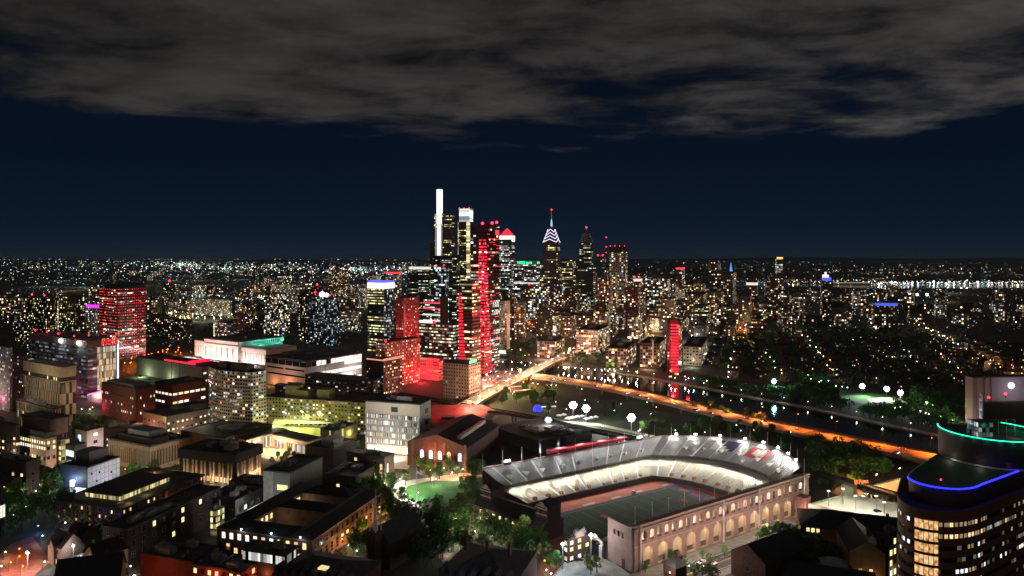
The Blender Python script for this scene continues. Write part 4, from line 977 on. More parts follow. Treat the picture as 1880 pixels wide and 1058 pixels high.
for lab, a, rf in (('dark low sports hall with a grey roof, beyond the gabled brick arena', (905, 990, 1085, 832, 812), tar2), ('small dark shed roof by the tracks, beyond the stadium', (1000, 1040, 1085, 826, 806), tar2)):
    r_, w_, d_, h_ = bldg('low_hall', lab, *a, th=40, style=mat('shed_wall', (.09, .09, .085), .9), roofm=rf)

# brick arena with gable roof and arched windows (lit orange portal)
C, wd, dd, h, t = corner(748, 858, 905, 866, 822, 72)
r_ = empty('brick_arena', C, t, 'brick arena with arched windows in an orange lit gable front', 'arena'); px = C.y / F
b = MB(); b.box(0, wd * 1.25, 0, dd, 0, h, 0); b.build('wall', [brick], r_)
b = MB(); b.gable(0, wd * 1.25, 0, dd, h + .003, h + 8, 0, 1, .8, 'x'); b.build('roof', [mat('slate_brown', (.06, .045, .045), .85, var=.2), brick], r_)
b = MB(); ym = dd / 2
for y in (dd * .2,):
    z = h + 8 * (y / ym); b.box(8, wd * 1.1, y - 1.6, y + 1.6, z, z + 2.6, 0)
b.build('skylight', [mat('skylight_pane', (.35, .34, .3), .4)], r_)
for k, y in enumerate((dd * .12, dd * .3, dd * .45, dd * .6, dd * .75)):
    b = MB(); w = 1.5; zz = 7
    b.box(-.35, -.02, y - w, y + w, zz, zz + 5, 0); 
    pts = [(-.35, y + w * math.cos(a), zz + 5 + w * math.sin(a)) for a in [math.pi * i / 8 for i in range(9)]]
    b.face(pts[::-1], 0); b.build('arched_window', [pane('cool' if k != 1 else 'warm')], r_)
for y in (dd * .03, dd * .37, dd * .52, dd * .9):
    b = MB(); b.box(-1, -.01, y - .9, y + .9, 0, h + 2); b.build('pier', [mat('pier_brick', (.2, .1, .06), .9)], r_)
for y in (dd * .42, dd * .62): light((-5, y, 13), (1, .2, .04), 2600, .8, r_)
for y in (.15, .3, .5, .7, .88): light((-12, dd * y, 3.5), (1, .85, .45), 1300, .5, r_)
b = MB(); [b.box(-.3, -.02, dd * .12 + k * 1.8, dd * .12 + k * 1.8 + 1.3, .4, 3) for k in range(3)]; b.build('door', [pane('white')], r_)
# ------------------------------------------------------------------ stadium
SO = Vector((100, 440, 0))
stad = empty('stadium', SO, 0, 'horseshoe stadium with two lit tiers of stands and a long arcaded brick facade', 'stadium')
fe = Vector((.8282, .5604, 0)); fn = Vector((.5604, -.8282, 0)); F0 = Vector((62, 346, 0)); FL, FH = 151.5, 22.5
fang = math.atan2(fe.y, fe.x)
pink = mat('facade_brick', (.3, .195, .17), .85, var=.18, scale=.25)
cream2 = mat('arcade_plaster', (.55, .46, .33), .85, var=.12, scale=.3)

# facade with 13 great arches and 13 pairs of small ones, cut right through
cu = bpy.data.curves.new('facade', 'CURVE'); cu.dimensions = '2D'; cu.fill_mode = 'BOTH'; cu.extrude = 1.0
def poly(pts):
    s = cu.splines.new('POLY'); s.points.add(len(pts) - 1); s.use_cyclic_u = True
    for p, q in zip(s.points, pts): p.co = (q[0], q[1], 0, 1)
poly([(0, 0), (FL, 0), (FL, FH), (0, FH)])
def arch(x, z0, w, z1, n=10):
    r = w / 2; pts = [(x - r, z0), (x + r, z0)]
    pts += [(x + r * math.cos(a), z1 - r + r * math.sin(a)) for a in [math.pi * i / n for i in range(n + 1)]]
    return pts
AX = [9.8 + 10.84 * k for k in range(13)]
for x in AX:
    poly(arch(x, .3, 6.8, 11.0))
    for dx in (-2.7, 2.7): poly(arch(x + dx, 14.6, 2.9, 19.4))
tmp = bpy.data.objects.new('facade', cu); COL.objects.link(tmp)
me = bpy.data.meshes.new_from_object(tmp.evaluated_get(bpy.context.evaluated_depsgraph_get())); bpy.data.objects.remove(tmp)
me.transform(Matrix.Rotation(R(90), 4, 'X')); me.materials.clear(); me.materials.append(pink)
for p in me.polygons: p.material_index = 0; p.use_smooth = False
fo = put('facade', me, stad, F0 - SO - fn * 1.0, fang)
def fb(b, name, m): return b.build(name, m, stad, F0 - SO, fang)     # local x along the facade, -y towards the street
b = MB(); b.box(-.3, FL + .3, -.35, -.02, 12.3, 12.9); fb(b, 'string_course', [mat('facade_trim', (.42, .3, .25), .85)])
b = MB(); b.box(-.3, FL + .3, -.5, -.02, 20.9, 21.5); b.box(-.3, FL + .3, -.3, 2.3, 22.51, 23.3); fb(b, 'coping', [MAT['facade_trim']])
for x in AX:      # keystones and sill panels
    b = MB(); b.box(x - .5, x + .5, -.3, -.01, 11.0, 12.25); fb(b, 'keystone', [MAT['facade_trim']])
    for dx in (-2.7, 2.7):
        b = MB(); b.box(x + dx - 1.45, x + dx + 1.45, -.15, .2, 14.2, 15.2); fb(b, 'sill', [brick])
for k in range(12):
    x = 4.4 + 10.84 * (k + 1) if k else 4.4
for x in (3.2, 68., 100., 145.):
    b = MB(); b.tube((x, -1.1, 0), (x, -1.1, 24), .55, .45, 8); fb(b, 'pilaster_pole', [mat('pale_pole', (.55, .5, .48), .6)])
b = MB(); b.box(2, FL - .5, 6.5, 7.0, .2, 21.5); b.box(2, FL - .5, 2.1, 6.4, 12.2, 12.7); b.box(2, FL - .5, 2.1, 6.4, 21, 21.4); fb(b, 'arcade', [cream2])
for k in range(13):
    b = MB(); b.box(AX[k] - 1.3, AX[k] + 1.3, 6.1, 6.45, .3, 4.2); fb(b, 'gate', [mat('gate_grey', (.12, .1, .1), .7)])
b = MB(); b.box(AX[12] - 1.4, AX[12] + 1.4, 5.95, 6.05, 4.5, 8.2); fb(b, 'window', [pane('yellow')])
for x in AX:
    p = F0 - SO + fe * x - fn * 4.2
    light((p.x, p.y, 9.6), (1, .76, .46), 3600, .3, stad); light((p.x, p.y, 19.2), (1, .9, .66), 6500, .3, stad)
for k in range(8):   # street side wash
    p = F0 - SO + fe * (6 + 19.5 * k) + fn * 17; light((p.x, p.y, 10), (1, .75, .66), 7500, .6, stad)
# west end wall
b = MB(); b.box(-1.0, 17, 0, 1.6, 0, 22.4)
wa = math.atan2(.8282, -.5604)
o = b.build('end_wall', [pink], stad, F0 - SO + fe * .8 - fn * 2.0, wa)
b = MB(); b.box(-4.2, 7, -1.2, 0.0, 0, 22.52 + 1.6); b.build('corner_block', [pink], stad, F0 - SO - fn * 1.2 - fe * .2, wa) if 0 else None
for k in range(3):
    b = MB(); b.box(5 + 3 * k, 6.4 + 3 * k, 1.62, 1.8, 15, 17.8); b.build('window', [darkglass], stad, F0 - SO + fe * .8 - fn * 2, wa)
b = MB(); b.box(4, 6.2, 1.62, 1.85, 0, 4.5); b.build('door', [mat('door_brown', (.1, .03, .02), .7)], stad, F0 - SO + fe * .8 - fn * 2, wa)

def smooth(pts, it=2):
    for _ in range(it):
        q = [pts[0]]
        for a, b in zip(pts[:-1], pts[1:]): q += [(a[0] * .75 + b[0] * .25, a[1] * .75 + b[1] * .25), (a[0] * .25 + b[0] * .75, a[1] * .25 + b[1] * .75)]
        pts = q + [pts[-1]]
    return pts
def resample(pts, n):
    L = [0]
    for a, b in zip(pts[:-1], pts[1:]): L.append(L[-1] + math.hypot(b[0] - a[0], b[1] - a[1]))
    out = []
    for i in range(n + 1):
        s = L[-1] * i / n; j = 0
        while j < len(L) - 2 and L[j + 1] < s: j += 1
        t = (s - L[j]) / max(1e-6, L[j + 1] - L[j]); out.append((pts[j][0] + (pts[j + 1][0] - pts[j][0]) * t, pts[j][1] + (pts[j + 1][1] - pts[j][1]) * t))
    return out
def rail(a, b_, curve, n1=42, n2=36): return resample([a, b_], n1) + resample(smooth([b_] + curve, 3), n2)[1:]
RIM = rail((-19, 443), (115, 524), [(145.9, 523), (168.5, 517), (185, 502), (191, 485), (191.5, 465), (189, 447)])
LED = rail((-4.9, 438), (103, 507), [(132, 505), (155, 492), (169.5, 471), (173, 450), (173, 444)])
FRO = rail((10, 434), (100, 489), [(113.6, 485), (130, 473), (144, 456.5), (150, 448), (151, 446)])
NP = len(RIM); NS = 42
seatg = mat('bench_grey', (.4, .41, .4), .55, .2, var=.12, scale=.5)
seatc = mat('bench_cream', (.52, .5, .42), .7, var=.12, scale=.5)
seatr = mat('bench_red', (.55, .03, .04), .7, var=.1); seatw = mat('bench_white', (.75, .74, .72), .7, var=.1); seatn = mat('bench_navy', (.05, .05, .12), .7)
def lerp(a, b, t): return (a[0] + (b[0] - a[0]) * t, a[1] + (b[1] - a[1]) * t)
def stand(r0, r1, z0, z1, rows, name, mats, i0, i1, pick=lambda i, k: 0):
    b = MB()
    for i in range(i0, i1):
        for k in range(rows):
            t0, t1 = k / rows, (k + 1) / rows
            a, c = lerp(r0[i], r1[i], t0), lerp(r0[i + 1], r1[i + 1], t0); a2, c2 = lerp(r0[i], r1[i], t1), lerp(r0[i + 1], r1[i + 1], t1)
            za, zb = z0 + (z1 - z0) * t0, z0 + (z1 - z0) * t1; m = pick(i, k)
            S = lambda p, z: (p[0] - SO.x, p[1] - SO.y, z)
            b.face([S(c, za), S(a, za), S(a, zb), S(c, zb)], m + 0)        # riser
            b.face([S(c, zb), S(a, zb), S(a2, zb), S(c2, zb)], m)          # tread
    return b.build(name, mats, stad)
def pick_up(i, k):
    if 62 <= i <= 66 and 8 <= k <= 16: return 2 if (i - 64) ** 2 + ((k - 13) / 2.2) ** 2 < 2.6 else 1
    if 54 <= i <= 58 and 9 <= k <= 17: return 2 if (k - 9) < (58 - i) * 2 else 3
    return 0
stand(LED, RIM, 12.2, 22, 20, 'upper_stand', [seatg, seatr, seatw, seatn], 0, NP - 1, pick_up)
LED2 = [lerp(a, b_, .12) for a, b_ in zip(LED, RIM)]
stand(FRO, LED2, 3.0, 10.4, 20, 'lower_stand', [seatc], 0, NP - 1)
def ribbon(rl, z0, z1, name, m, i0=0, i1=None, thick=.35, flip=1):
    b = MB(); i1 = i1 or NP - 1
    for i in range(i0, i1):
        a, c = rl[i], rl[i + 1]; S = lambda p, z: (p[0] - SO.x, p[1] - SO.y, z)
        b.face([S(c, z0), S(a, z0), S(a, z1), S(c, z1)], 0); 
        nx, ny = -(c[1] - a[1]), c[0] - a[0]; l = math.hypot(nx, ny); q = (nx / l * thick, ny / l * thick)
        a2, c2 = (a[0] + q[0], a[1] + q[1]), (c[0] + q[0], c[1] + q[1])
        b.face([S(a, z1), S(a2, z1), S(c2, z1), S(c, z1)], 0); b.face([S(a2, z0), S(c2, z0), S(c2, z1), S(a2, z1)], 0)
    return b.build(name, [m], stad)
ribbon(LED, 11.2, 13.0, 'deck_parapet', mat('deck_edge', (.16, .15, .14), .8))
ribbon(FRO, .1, 3.4, 'field_wall', mat('field_wall', (.06, .055, .06), .85))
ribbon(RIM, 0, 23.0, 'outer_wall', pink, thick=1.0)
S3 = lambda p, z: Vector((p[0] - SO.x, p[1] - SO.y, z))
b = MB(); b.face([S3(FRO[0], 0), S3(FRO[0], 3), S3(LED2[0], 10.4), S3(LED[0], 12.2), S3(RIM[0], 22), S3(RIM[0], 0)]); b.build('end_wall', [dbrick], stad)
# stairways and stair openings
stw = mat('stair_white', (.62, .6, .56), .7)
ks = [2 + 4.4 * k for k in range(9)] + [44 + 4.2 * k for k in range(8)]
for q in ks:
    i = int(q)
    for (r0, r1, z0, z1, rows) in ((LED, RIM, 12.2, 22, 20), (FRO, LED2, 3, 10.4, 20)):
        b = MB(); A0, A1 = S3(r0[i], z0 + .55), S3(r1[i], z1 + .3); side = Vector((r0[i + 1][0] - r0[i][0], r0[i + 1][1] - r0[i][1], 0)).normalized() * .5
        b.face([A0 + side, A0 - side, A1 - side, A1 + side]); b.build('stairway', [stw], stad)
    if q < 41 or q > 46:
        p = S3(lerp(LED[i + 1], RIM[i + 1], .38), 12.2 + 9.8 * .38); d = Vector((RIM[i + 1][0] - LED[i + 1][0], RIM[i + 1][1] - LED[i + 1][1], 0)); an = math.atan2(d.y, d.x)
        b = MB(); b.box(-2.2, 2.2, -.95, -.75, 0, 1.9); b.box(-2.2, 2.2, .75, .95, 0, 1.9); b.box(-2.0, 1.6, -.74, .74, .5, .7, 1); b.build('stair_opening', [stw, darkm], stad, p, an)
        p = S3(lerp(FRO[i + 1], LED[i + 1], .12), 3.9)
        b = MB(); b.box(-1.3, 1.3, -.9, -.72, 0, 1.9); b.box(-1.3, 1.3, .72, .9, 0, 1.9); b.box(-1.2, 1.1, -.7, .7, .45, .6, 1); b.build('stair_opening', [mat('orange_rail', (.5, .2, .1), .7), darkm], stad, p, an)
# lamps on the rim of the curve and below the deck edge
for i in (45, 49, 54, 59, 63, 67, 71, 75):
    p, q = S3(RIM[i], 24.2), S3(lerp(LED[i], RIM[i], .55), 17)
    b = MB(); b.box(-.8, .8, -.5, .5, -.35, .35); o = b.build('floodlight', [white_lamp], stad, p); o.scale = (.9, .9, .9)
    light(p + Vector((0, 0, .4)) + (q - p) * .1, (1, .95, .86), 19000, .3, stad, 'SPOT', R(140), .6, q)
for i in range(1, NP - 2, 3):
    e0 = S3(lerp(LED[i], FRO[i], .17), 11.4); tg = S3(lerp(LED[i], FRO[i], .8), 3)
    light(e0 + Vector((0, 0, 1.4)), (1, .94, .74), 5200 if i < NS else 5200, .35, stad, 'SPOT', R(158), .5, tg)
    b = MB(); b.box(-.3, .3, -.2, .2, -.1, .1); b.build('floodlight', [darkm], stad, e0 + Vector((0, 0, 1.6)))
for i in (1, 6, 11, 16, 21, 26, 31, 36):  # unseen spots above the straight rim, added to light the upper stand evenly
    p = S3(RIM[i], 31.); tg = S3(lerp(LED[i + 3], RIM[i + 3], .3), 14)
    light(p, (.93, .97, 1), 17000, .6, stad, 'SPOT', R(130), .7, tg)
for i in (5, 36):   # white lamp racks
    p = S3(RIM[i], 24); b = MB(); [b.box(-2.4 + 1.7 * k, -1.2 + 1.7 * k, -.3, .3, 0, 1.5) for k in range(3)]; b.box(-2.6, 2.6, -.1, .1, -2, -.05, 1); b.build('lamp_rack', [glow('rack_lamp', (.9, .95, 1), 4), darkm], stad, p, R(31))
# press box glowing red
b = MB(); a0, a1 = S3(RIM[14], 23.2), S3(RIM[33], 23.2); L = (a1 - a0).length; an = math.atan2(a1.y - a0.y, a1.x - a0.x)
b.box(0, L, 0, 4, 2.8, 3.4, 0); b.box(0, L, 3.4, 4, 0, 2.7, 0); [b.box(L * k / 10, L * k / 10 + .3, .1, .5, 0, 2.7, 0) for k in range(11)]
b.build('press_box', [mat('press_box', (.2, .07, .07), .7)], stad, a0, an)
for k in range(5): light(a0 + (a1 - a0) * ((k + .5) / 5) + Vector((0, 1, 2)), (1, .1, .15), 420, .3, stad)
b = MB(); b.box(1, L - 1, -.05, .08, 2.85, 3.3); b.build('red_strip', [redline], stad, a0, an)
# poles round the rim and on the facade
pole = MB(); pole.tube((0, 0, -1), (0, 0, 10), .2, .12, 6); pole.ball((0, 0, 10.1), .25, 0, 6, 4); pme = pole.mesh('flagpole', [mat('pole_grey', (.4, .4, .42), .5)])
for i in list(range(0, NS, 4)) + list(range(44, NP, 4)): put('flagpole', pme, stad, S3(RIM[i], 22))
for k in range(13):
    p = F0 - SO + fe * (1.5 + 12.2 * k) - fn * 1; put('flagpole', pme, stad, (p.x, p.y, 22.6))
# south stand hidden behind the facade
b = MB(); rows = 18
for k in range(rows):
    y0, y1 = 7.2 + 24 * k / rows, 7.2 + 24 * (k + 1) / rows; z1 = 20.9 - 17.9 * k / rows; z0 = z1 - 1
    b.face([(2, y0, z1), (FL - 8, y0, z1), (FL - 8, y1, z1), (2, y1, z1)]); b.face([(FL - 8, y1, z1), (FL - 8, y1, z0), (2, y1, z0), (2, y1, z1)])
fb(b, 'south_stand', [seatg])

# playing field, track
def sheet(name, pts, z, m, kind='structure'):
    b = MB(); b.face([(p[0], p[1], z) for p in pts]); o = b.build(name, [m]); return tag(o, kind=kind) if kind else o
track = mat('running_track', (.30, .075, .045), .9, var=.12, scale=.2)
sheet('running_track', [(-2, 428), FRO[0]] + FRO[1:] + [(143, 441), (46, 374), (20, 372)], .05, track)
NE, fx, fy = Vector((109, 473, 0)), Vector((-.843, -.538, 0)), Vector((.538, -.843, 0))
def fp(a, b_): p = NE + fx * a + fy * b_; return (p.x, p.y)
sheet('field_apron', [fp(-11, 4), fp(-8, -3), fp(112, -3), fp(112, 55), fp(-4, 50), fp(-11, 30)], .09, mat('navy_apron', (.02, .026, .07), .9, var=.2))
sheet('playing_field', [fp(0, 0), fp(104, 0), fp(104, 50), fp(0, 50)], .13, mat('turf', (.010, .026, .008), .95, var=.25, scale=.15))
b = MB()
for k in range(11):
    a = 6 + k * 9.2; P_ = [fp(a, .6), fp(a + .22, .6), fp(a + .22, 49), fp(a, 49)]; b.face([(p[0], p[1], .17) for p in P_[::-1]])
for (c0, c1, d0, d1) in ((0, 104, 0, .5), (0, .5, .5, 50)):
    P_ = [fp(c0, d0), fp(c1, d0), fp(c1, d1), fp(c0, d1)]; b.face([(p[0], p[1], .18) for p in P_])
tag(b.build('field_marking', [mat('field_paint', (.1, .13, .09), .9)]), kind='structure')
for a, d in ((-6, 6), (-6, 17), (-6, 28), (8, 20), (70, 14)): sheet('red_marking', [fp(a, d), fp(a + 4, d), fp(a + 4, d + 7), fp(a, d + 7)], .21, mat('red_paint', (.3, .02, .03), .9))
for (a, d, l) in ((-4, -6.5, 5), (40, -6, 8), (62, -6.2, 10), (20, -6.5, 7)):
    sheet('field_mat', [fp(a, d), fp(a + l, d), fp(a + l, d + 2), fp(a, d + 2)], .24, mat('mat_cream', (.4, .36, .28), .9))
for lab, a, d, c in (('orange lit utility cart parked at the far corner of the running track', -10, 38, orange_lamp), ('small orange lit cart on the dark field near the facade', 68, 44, orange_lamp)):
    p = fp(a, d); r_ = empty('utility_cart', (p[0], p[1], .2), R(30), lab, 'cart')
    b = MB(); b.box(-2.5, 2.5, -1, 1, .5, 1.4); b.box(-2.4, -.5, -.9, .9, 1.41, 2.6); b.build('body', [mat('cart_body', (.5, .35, .2), .6)], r_)
    b = MB(); [b.ball((x, 0, 3), .45, 0, 6, 4) for x in (-1.5, 0, 1.6)]; b.box(-2.4, 2.4, -.08, .08, 2.62, 2.7); b.build('lamp_bar', [c], r_); light((0, 0, 4), (1, .55, .25), 900, .4, r_)
    for x in (-1.6, 1.6):
        for y in (-1, 1): b = MB(); b.tube((x, y - .12, .5), (x, y + .12, .5), .5, n=10); b.build('wheel', [darkm], r_)
p = fp(42, 47); r_ = empty('lamp_trolley', (p[0], p[1], .2), R(35), 'white lit rectangular frame standing on the dark field', 'lamp')
b = MB(); b.box(-5, 5, -.2, .2, 1.2, 4.2); b.build('light_panel', [glow('panel_white', (.95, 1, .95), 1.3)], r_); b = MB(); [b.tube((x, 0, 0), (x, 0, 1.2), .15) for x in (-4, 4)]; b.build('leg', [darkm], r_)
p = fp(30, -3.5); r_ = empty('field_cart', (p[0], p[1], .2), R(30), 'grey cart beside the far touchline of the field', 'cart'); b = MB(); b.box(-1.8, 1.8, -.9, .9, .4, 1.2); b.box(-.8, 1, -.85, .85, 1.2, 2.4); b.build('body', [steel], r_)

# hall with two gabled towers at the stadium's open end
t = math.atan2(-30, 33.5)
r_ = empty('gymnasium', (-9.5, 425, 0), t, 'dark brick gymnasium with two curly gabled towers at the open end of the stadium', 'building')
b = MB(); b.box(-4, 50, -16, 3, 0, 9.5); b.build('wall', [dbrick], r_)
b = MB(); b.gable(-4, 50, -16, 3, 9.6, 13.5, 0, 1, .6, 'x'); b.build('roof', [mat('slate', (.018, .018, .02), .8, var=.3), dbrick], r_)
for x in (1, 45):
    b = MB(); b.box(x - 4.2, x + 4.2, -11, 1.5, 0, 18.2); b.build('tower', [dbrick], r_)
    b = MB(); b.hip(x - 4.2, x + 4.2, -11, 1.5, 18.25, 22, 0, .4); b.build('tower_roof', [MAT['slate']], r_)
    for (y, w) in ((-11.15, 8.4),):
        b = MB(); pts = [(x - 4.1, y, 18.2), (x + 4.1, y, 18.2), (x + 3.6, y, 19.0), (x + 2.4, y, 19.1), (x + 1.4, y, 20.6), (x, y, 21.2), (x - 1.4, y, 20.6), (x - 2.4, y, 19.1), (x - 3.6, y, 19.0)]
        b.face(pts); b.face([(p[0], p[1] + .4, p[2]) for p in pts[::-1]])
        for a, c in zip(pts[1:-1], pts[2:]): b.tube((a[0], a[1] - .05, a[2]), (c[0], c[1] - .05, c[2]), .22, n=5)
        b.build('curved_gable', [mat('pale_trim', (.3, .2, .17), .8)], r_)
    b = MB(); b.box(x - 4.4, x + 4.4, -11.3, -10.99, 13.8, 14.3); b.box(x - 4.4, x + 4.4, -11.3, -10.99, 17.2, 17.7); b.build('string_course', [MAT['pale_trim']], r_)
    for k in range(3): put('window', winmesh(1.3, 2.2, 'off', 2, 2), r_, (x - 2.5 + 2.5 * k, -11, 14.8))
    light((x, -22, 16), (1, .85, .75), 1500, .5, r_)
light((10, -24, 8), (1, .9, .7), 1800, .5, r_); light((40, -24, 8), (.9, 1, .8), 1800, .5, r_)
rw = random.Random(4)
for z in (1.5, 5.6):
    for k in range(9): put('window', winmesh(1.7, 2.0, 'yellow' if rw.random() < .3 else 'off', 2, 2), r_, (2 + 5.2 * k, -16, z))

r_, w_, d_, h_ = bldg('gatehouse', 'two storey brick house with lit cream windows behind the blue white plaza lamps', 1036, 1042, 1085, 1035, 992, th=34, style=dbrick, parapet=.8)
windows(r_, w_, d_, [1.2, h_ * .48, h_ * .76], 2.1, 2, 5, 5, lit=.65, keys=('yellow', 'white'), nx=3, ny=2, seed=3)
b = MB(); pts = [(w_ * .3, -.4, h_), (w_ * .7, -.4, h_), (w_ * .62, -.4, h_ + 2), (w_ * .5, -.4, h_ + 3), (w_ * .38, -.4, h_ + 2)]; b.face(pts); b.face([(p[0], .0, p[2]) for p in pts[::-1]]); b.build('curved_gable', [MAT['pale_trim']], r_)
c = G(1092, 1022); r_ = empty('gate_arch', c, R(-40), 'pale stone gate arch with a round top between gatehouse and stadium facade', 'gate')
b = MB(); 
for s in (-1, 1): b.box(s * 4 - .9, s * 4 + .9, -.8, .8, 0, 7)
pts = [(4.8 * math.cos(a), 7 + 3.2 * math.sin(a)) for a in [math.pi * i / 12 for i in range(13)]]
for p, q in zip(pts[:-1], pts[1:]): b.tube((p[0], 0, p[1]), (q[0], 0, q[1]), .8, n=6)
b.build('arch', [mat('pale_stone', (.5, .46, .42), .8)], r_); b = MB(); b.tube((0, -.3, 10.5), (0, .3, 10.5), 1.8, n=14); b.build('crest', [MAT['pale_stone']], r_)
b = MB(); [b.tube((x * .9, 0, 0), (x * .9, 0, 6), .08, n=4) for x in range(-3, 4)]; b.build('gate_bars', [darkm], r_)

# street in front of the facade
def fs(a, o): p = F0 + fe * a + fn * o; return (p.x, p.y)
sheet('pavement', [fs(-60, 0.6), fs(-60, 9), fs(190, 9), fs(190, .6)], .13, pave)
sheet('road', [fs(-90, 9), fs(-90, 23), fs(260, 23), fs(260, 9)], .03, asph)
sheet('pavement', [fs(-60, 23), fs(-60, 28), fs(190, 28), fs(190, 23)], .13, pave)
b = MB()
def stripe(a0, a1, o, w=.18):
    P_ = [fs(a0, o), fs(a0, o + w), fs(a1, o + w), fs(a1, o)]; b.face([(p[0], p[1], .07) for p in P_])
stripe(-20, 190, 10.2); stripe(-20, 190, 22)
for k in range(36): stripe(-16 + 6 * k, -13 + 6 * k, 13.2)
for k in range(7): stripe(0, 4.5, 10 + 1.8 * k, .8)
for a in (40, 62, 96): stripe(a, a + 4, 14.6, 2)
tag(b.build('road_marking', [paint]), kind='structure')
b = MB(); stripe(-20, 190, 16.2, .2); stripe(-20, 190, 16.7, .2); tag(b.build('road_marking', [mat('yellow_paint', (.6, .42, .06), .8)]), kind='structure')
b = MB(); stripe(-10, 190, 9.3, .7); tag(b.build('cycle_lane', [mat('green_lane', (.08, .3, .14), .85)]), kind='structure')
pl = [G(u, v) for u, v in ((1000, 1075), (1035, 1034), (1090, 1020), (1128, 1034), (1160, 1058), (1160, 1075))]
sheet('plaza', [(p.x, p.y) for p in pl], .17, mat('plaza_paving', (.27, .27, .26), .85, var=.3, scale=.2))
# ------------------------------------------------------------------ rounded medical pavilion, right foreground
PO = Vector((190, 300, 0))
pav = empty('medical_pavilion', PO, 0, 'big round ended brick pavilion with window bands, a blue and a green light line', 'building')
rb = mat('pavilion_brick', (.13, .055, .038), .8, var=.12, scale=.4)
def outline(pts, it=3):
    return smooth(pts, it)
e32 = (math.cos(R(32)), math.sin(R(32)))
def ext(p, d, l): return (p[0] + d[0] * l, p[1] + d[1] * l)
front = [(184, 322), (170.5, 302), (164, 290.5), (163.4, 282), (167, 276.6), (174, 274.6), (183, 275.6), (191, 279.3)]
lo = outline(front, 3); lo = lo + [ext(lo[-1], e32, 6 * k) for k in range(1, 18)]
loP = [(p[0] - PO.x, p[1] - PO.y) for p in lo] + [(lo[-1][0] - 30 - PO.x, lo[-1][1] + 40 - PO.y), (lo[0][0] + 30 - PO.x, lo[0][1] + 30 - PO.y)]
nlo = len(lo)
glassb = wall('pavilion_glass', (.02, .02, .02), .1, .05, ww=(.06, .94), wh=(-1, 2), pal='mix', S=.32, glass=(.02, .024, .03), grough=.06, grp=.08)
def offs(P, d):
    out = []
    for i in range(len(P)):
        a, b = P[max(0, i - 1)], P[min(len(P) - 1, i + 1)]; dx, dy = b[0] - a[0], b[1] - a[1]; l = math.hypot(dx, dy)
        out.append((P[i][0] - dy / l * d, P[i][1] + dx / l * d))
    return out
vis = loP[:nlo]; inn = offs(vis, .35)
def skin(P, z0, z1, name, mats, bay=None, parent=pav, cap=None):
    b = MB(); s = 0
    for a, c in zip(P[:-1], P[1:]):
        L = math.hypot(c[0] - a[0], c[1] - a[1]); u = ((s / bay, 0), ((s + L) / bay, 0), ((s + L) / bay, .99), (s / bay, .99)) if bay else None
        b.face([(*a, z0), (*c, z0), (*c, z1), (*a, z1)], 0, u); s += L
    if cap is not None:      # little returns on top and underside
        for a, c, a2, c2 in zip(P[:-1], P[1:], cap[:-1], cap[1:]):
            b.face([(*a, z1), (*c, z1), (*c2, z1), (*a2, z1)]); b.face([(*a2, z0), (*c2, z0), (*c, z0), (*a, z0)])
    return b.build(name, mats, parent)
ZP, FS = 57.5, 4.75
for k in range(11):
    zt = ZP - 4.6 - k * FS
    if zt < 3: break
    skin(inn, zt - 1.9, zt, 'window_band', [glassb], 2.2)
    skin(vis, zt - FS, zt - 1.9, 'brick_band', [rb], cap=inn)
skin(vis, ZP - 4.6, ZP, 'parapet', [rb], cap=inn)
b = MB(); b.face([(*p, ZP - 2.6) for p in loP]); b.build('roof', [tar], pav); skin([(p[0], p[1]) for p in inn[::-1]], ZP - 2.6, ZP - .02, 'parapet', [rb])
# brightly lit glazed bay
def along(P, s):
    for a, c in zip(P[:-1], P[1:]):
        L = math.hypot(c[0] - a[0], c[1] - a[1])
        if s <= L: return (a[0] + (c[0] - a[0]) * s / L, a[1] + (c[1] - a[1]) * s / L), math.atan2(c[1] - a[1], c[0] - a[0])
        s -= L
    return P[-1], 0
def arc_at_u(u):
    best = None; s = 0
    for a, c in zip(vis[:-1], vis[1:]):
        x, y = a[0] + PO.x, a[1] + PO.y; uu = CX + F * x / y
        if y < 300 and (best is None or abs(uu - u) < best[0]): best = (abs(uu - u), s)
        s += math.hypot(c[0] - a[0], c[1] - a[1])
    return best[1]
s0, s1 = arc_at_u(1679), arc_at_u(1722)
bayg = bpy.data.materials.new('lit_glazing'); nt, lk = nodes_of(bayg); bb = nt['Principled BSDF']
uvn = N(nt, 'ShaderNodeTexCoord'); no = N(nt, 'ShaderNodeTexNoise'); no.inputs['Scale'].default_value = .55; no.inputs['Detail'].default_value = 5; lk.new(uvn.outputs['Object'], no.inputs['Vector'])
oi = N(nt, 'ShaderNodeObjectInfo'); no.noise_dimensions = '4D'; lk.new(mth(nt, lk, 'MULTIPLY', oi.outputs['Random'], 60.), no.inputs['W'])
cr = N(nt, 'ShaderNodeValToRGB'); e = cr.color_ramp.elements; e[0].position = .36; e[0].color = (.35, .12, .03, 1); e[1].position = .6; e[1].color = (1, .72, .36, 1); q = e.new(.47); q.color = (.85, .42, .16, 1)
lk.new(no.outputs['Fac'], cr.inputs[0]); lk.new(cr.outputs[0], bb.inputs['Emission Color']); bb.inputs['Emission Strength'].default_value = .95; bb.inputs['Roughness'].default_value = .1; bb.inputs['Base Color'].default_value = (.02, .02, .02, 1); bayg.cycles.emission_sampling = 'NONE'
n = 5
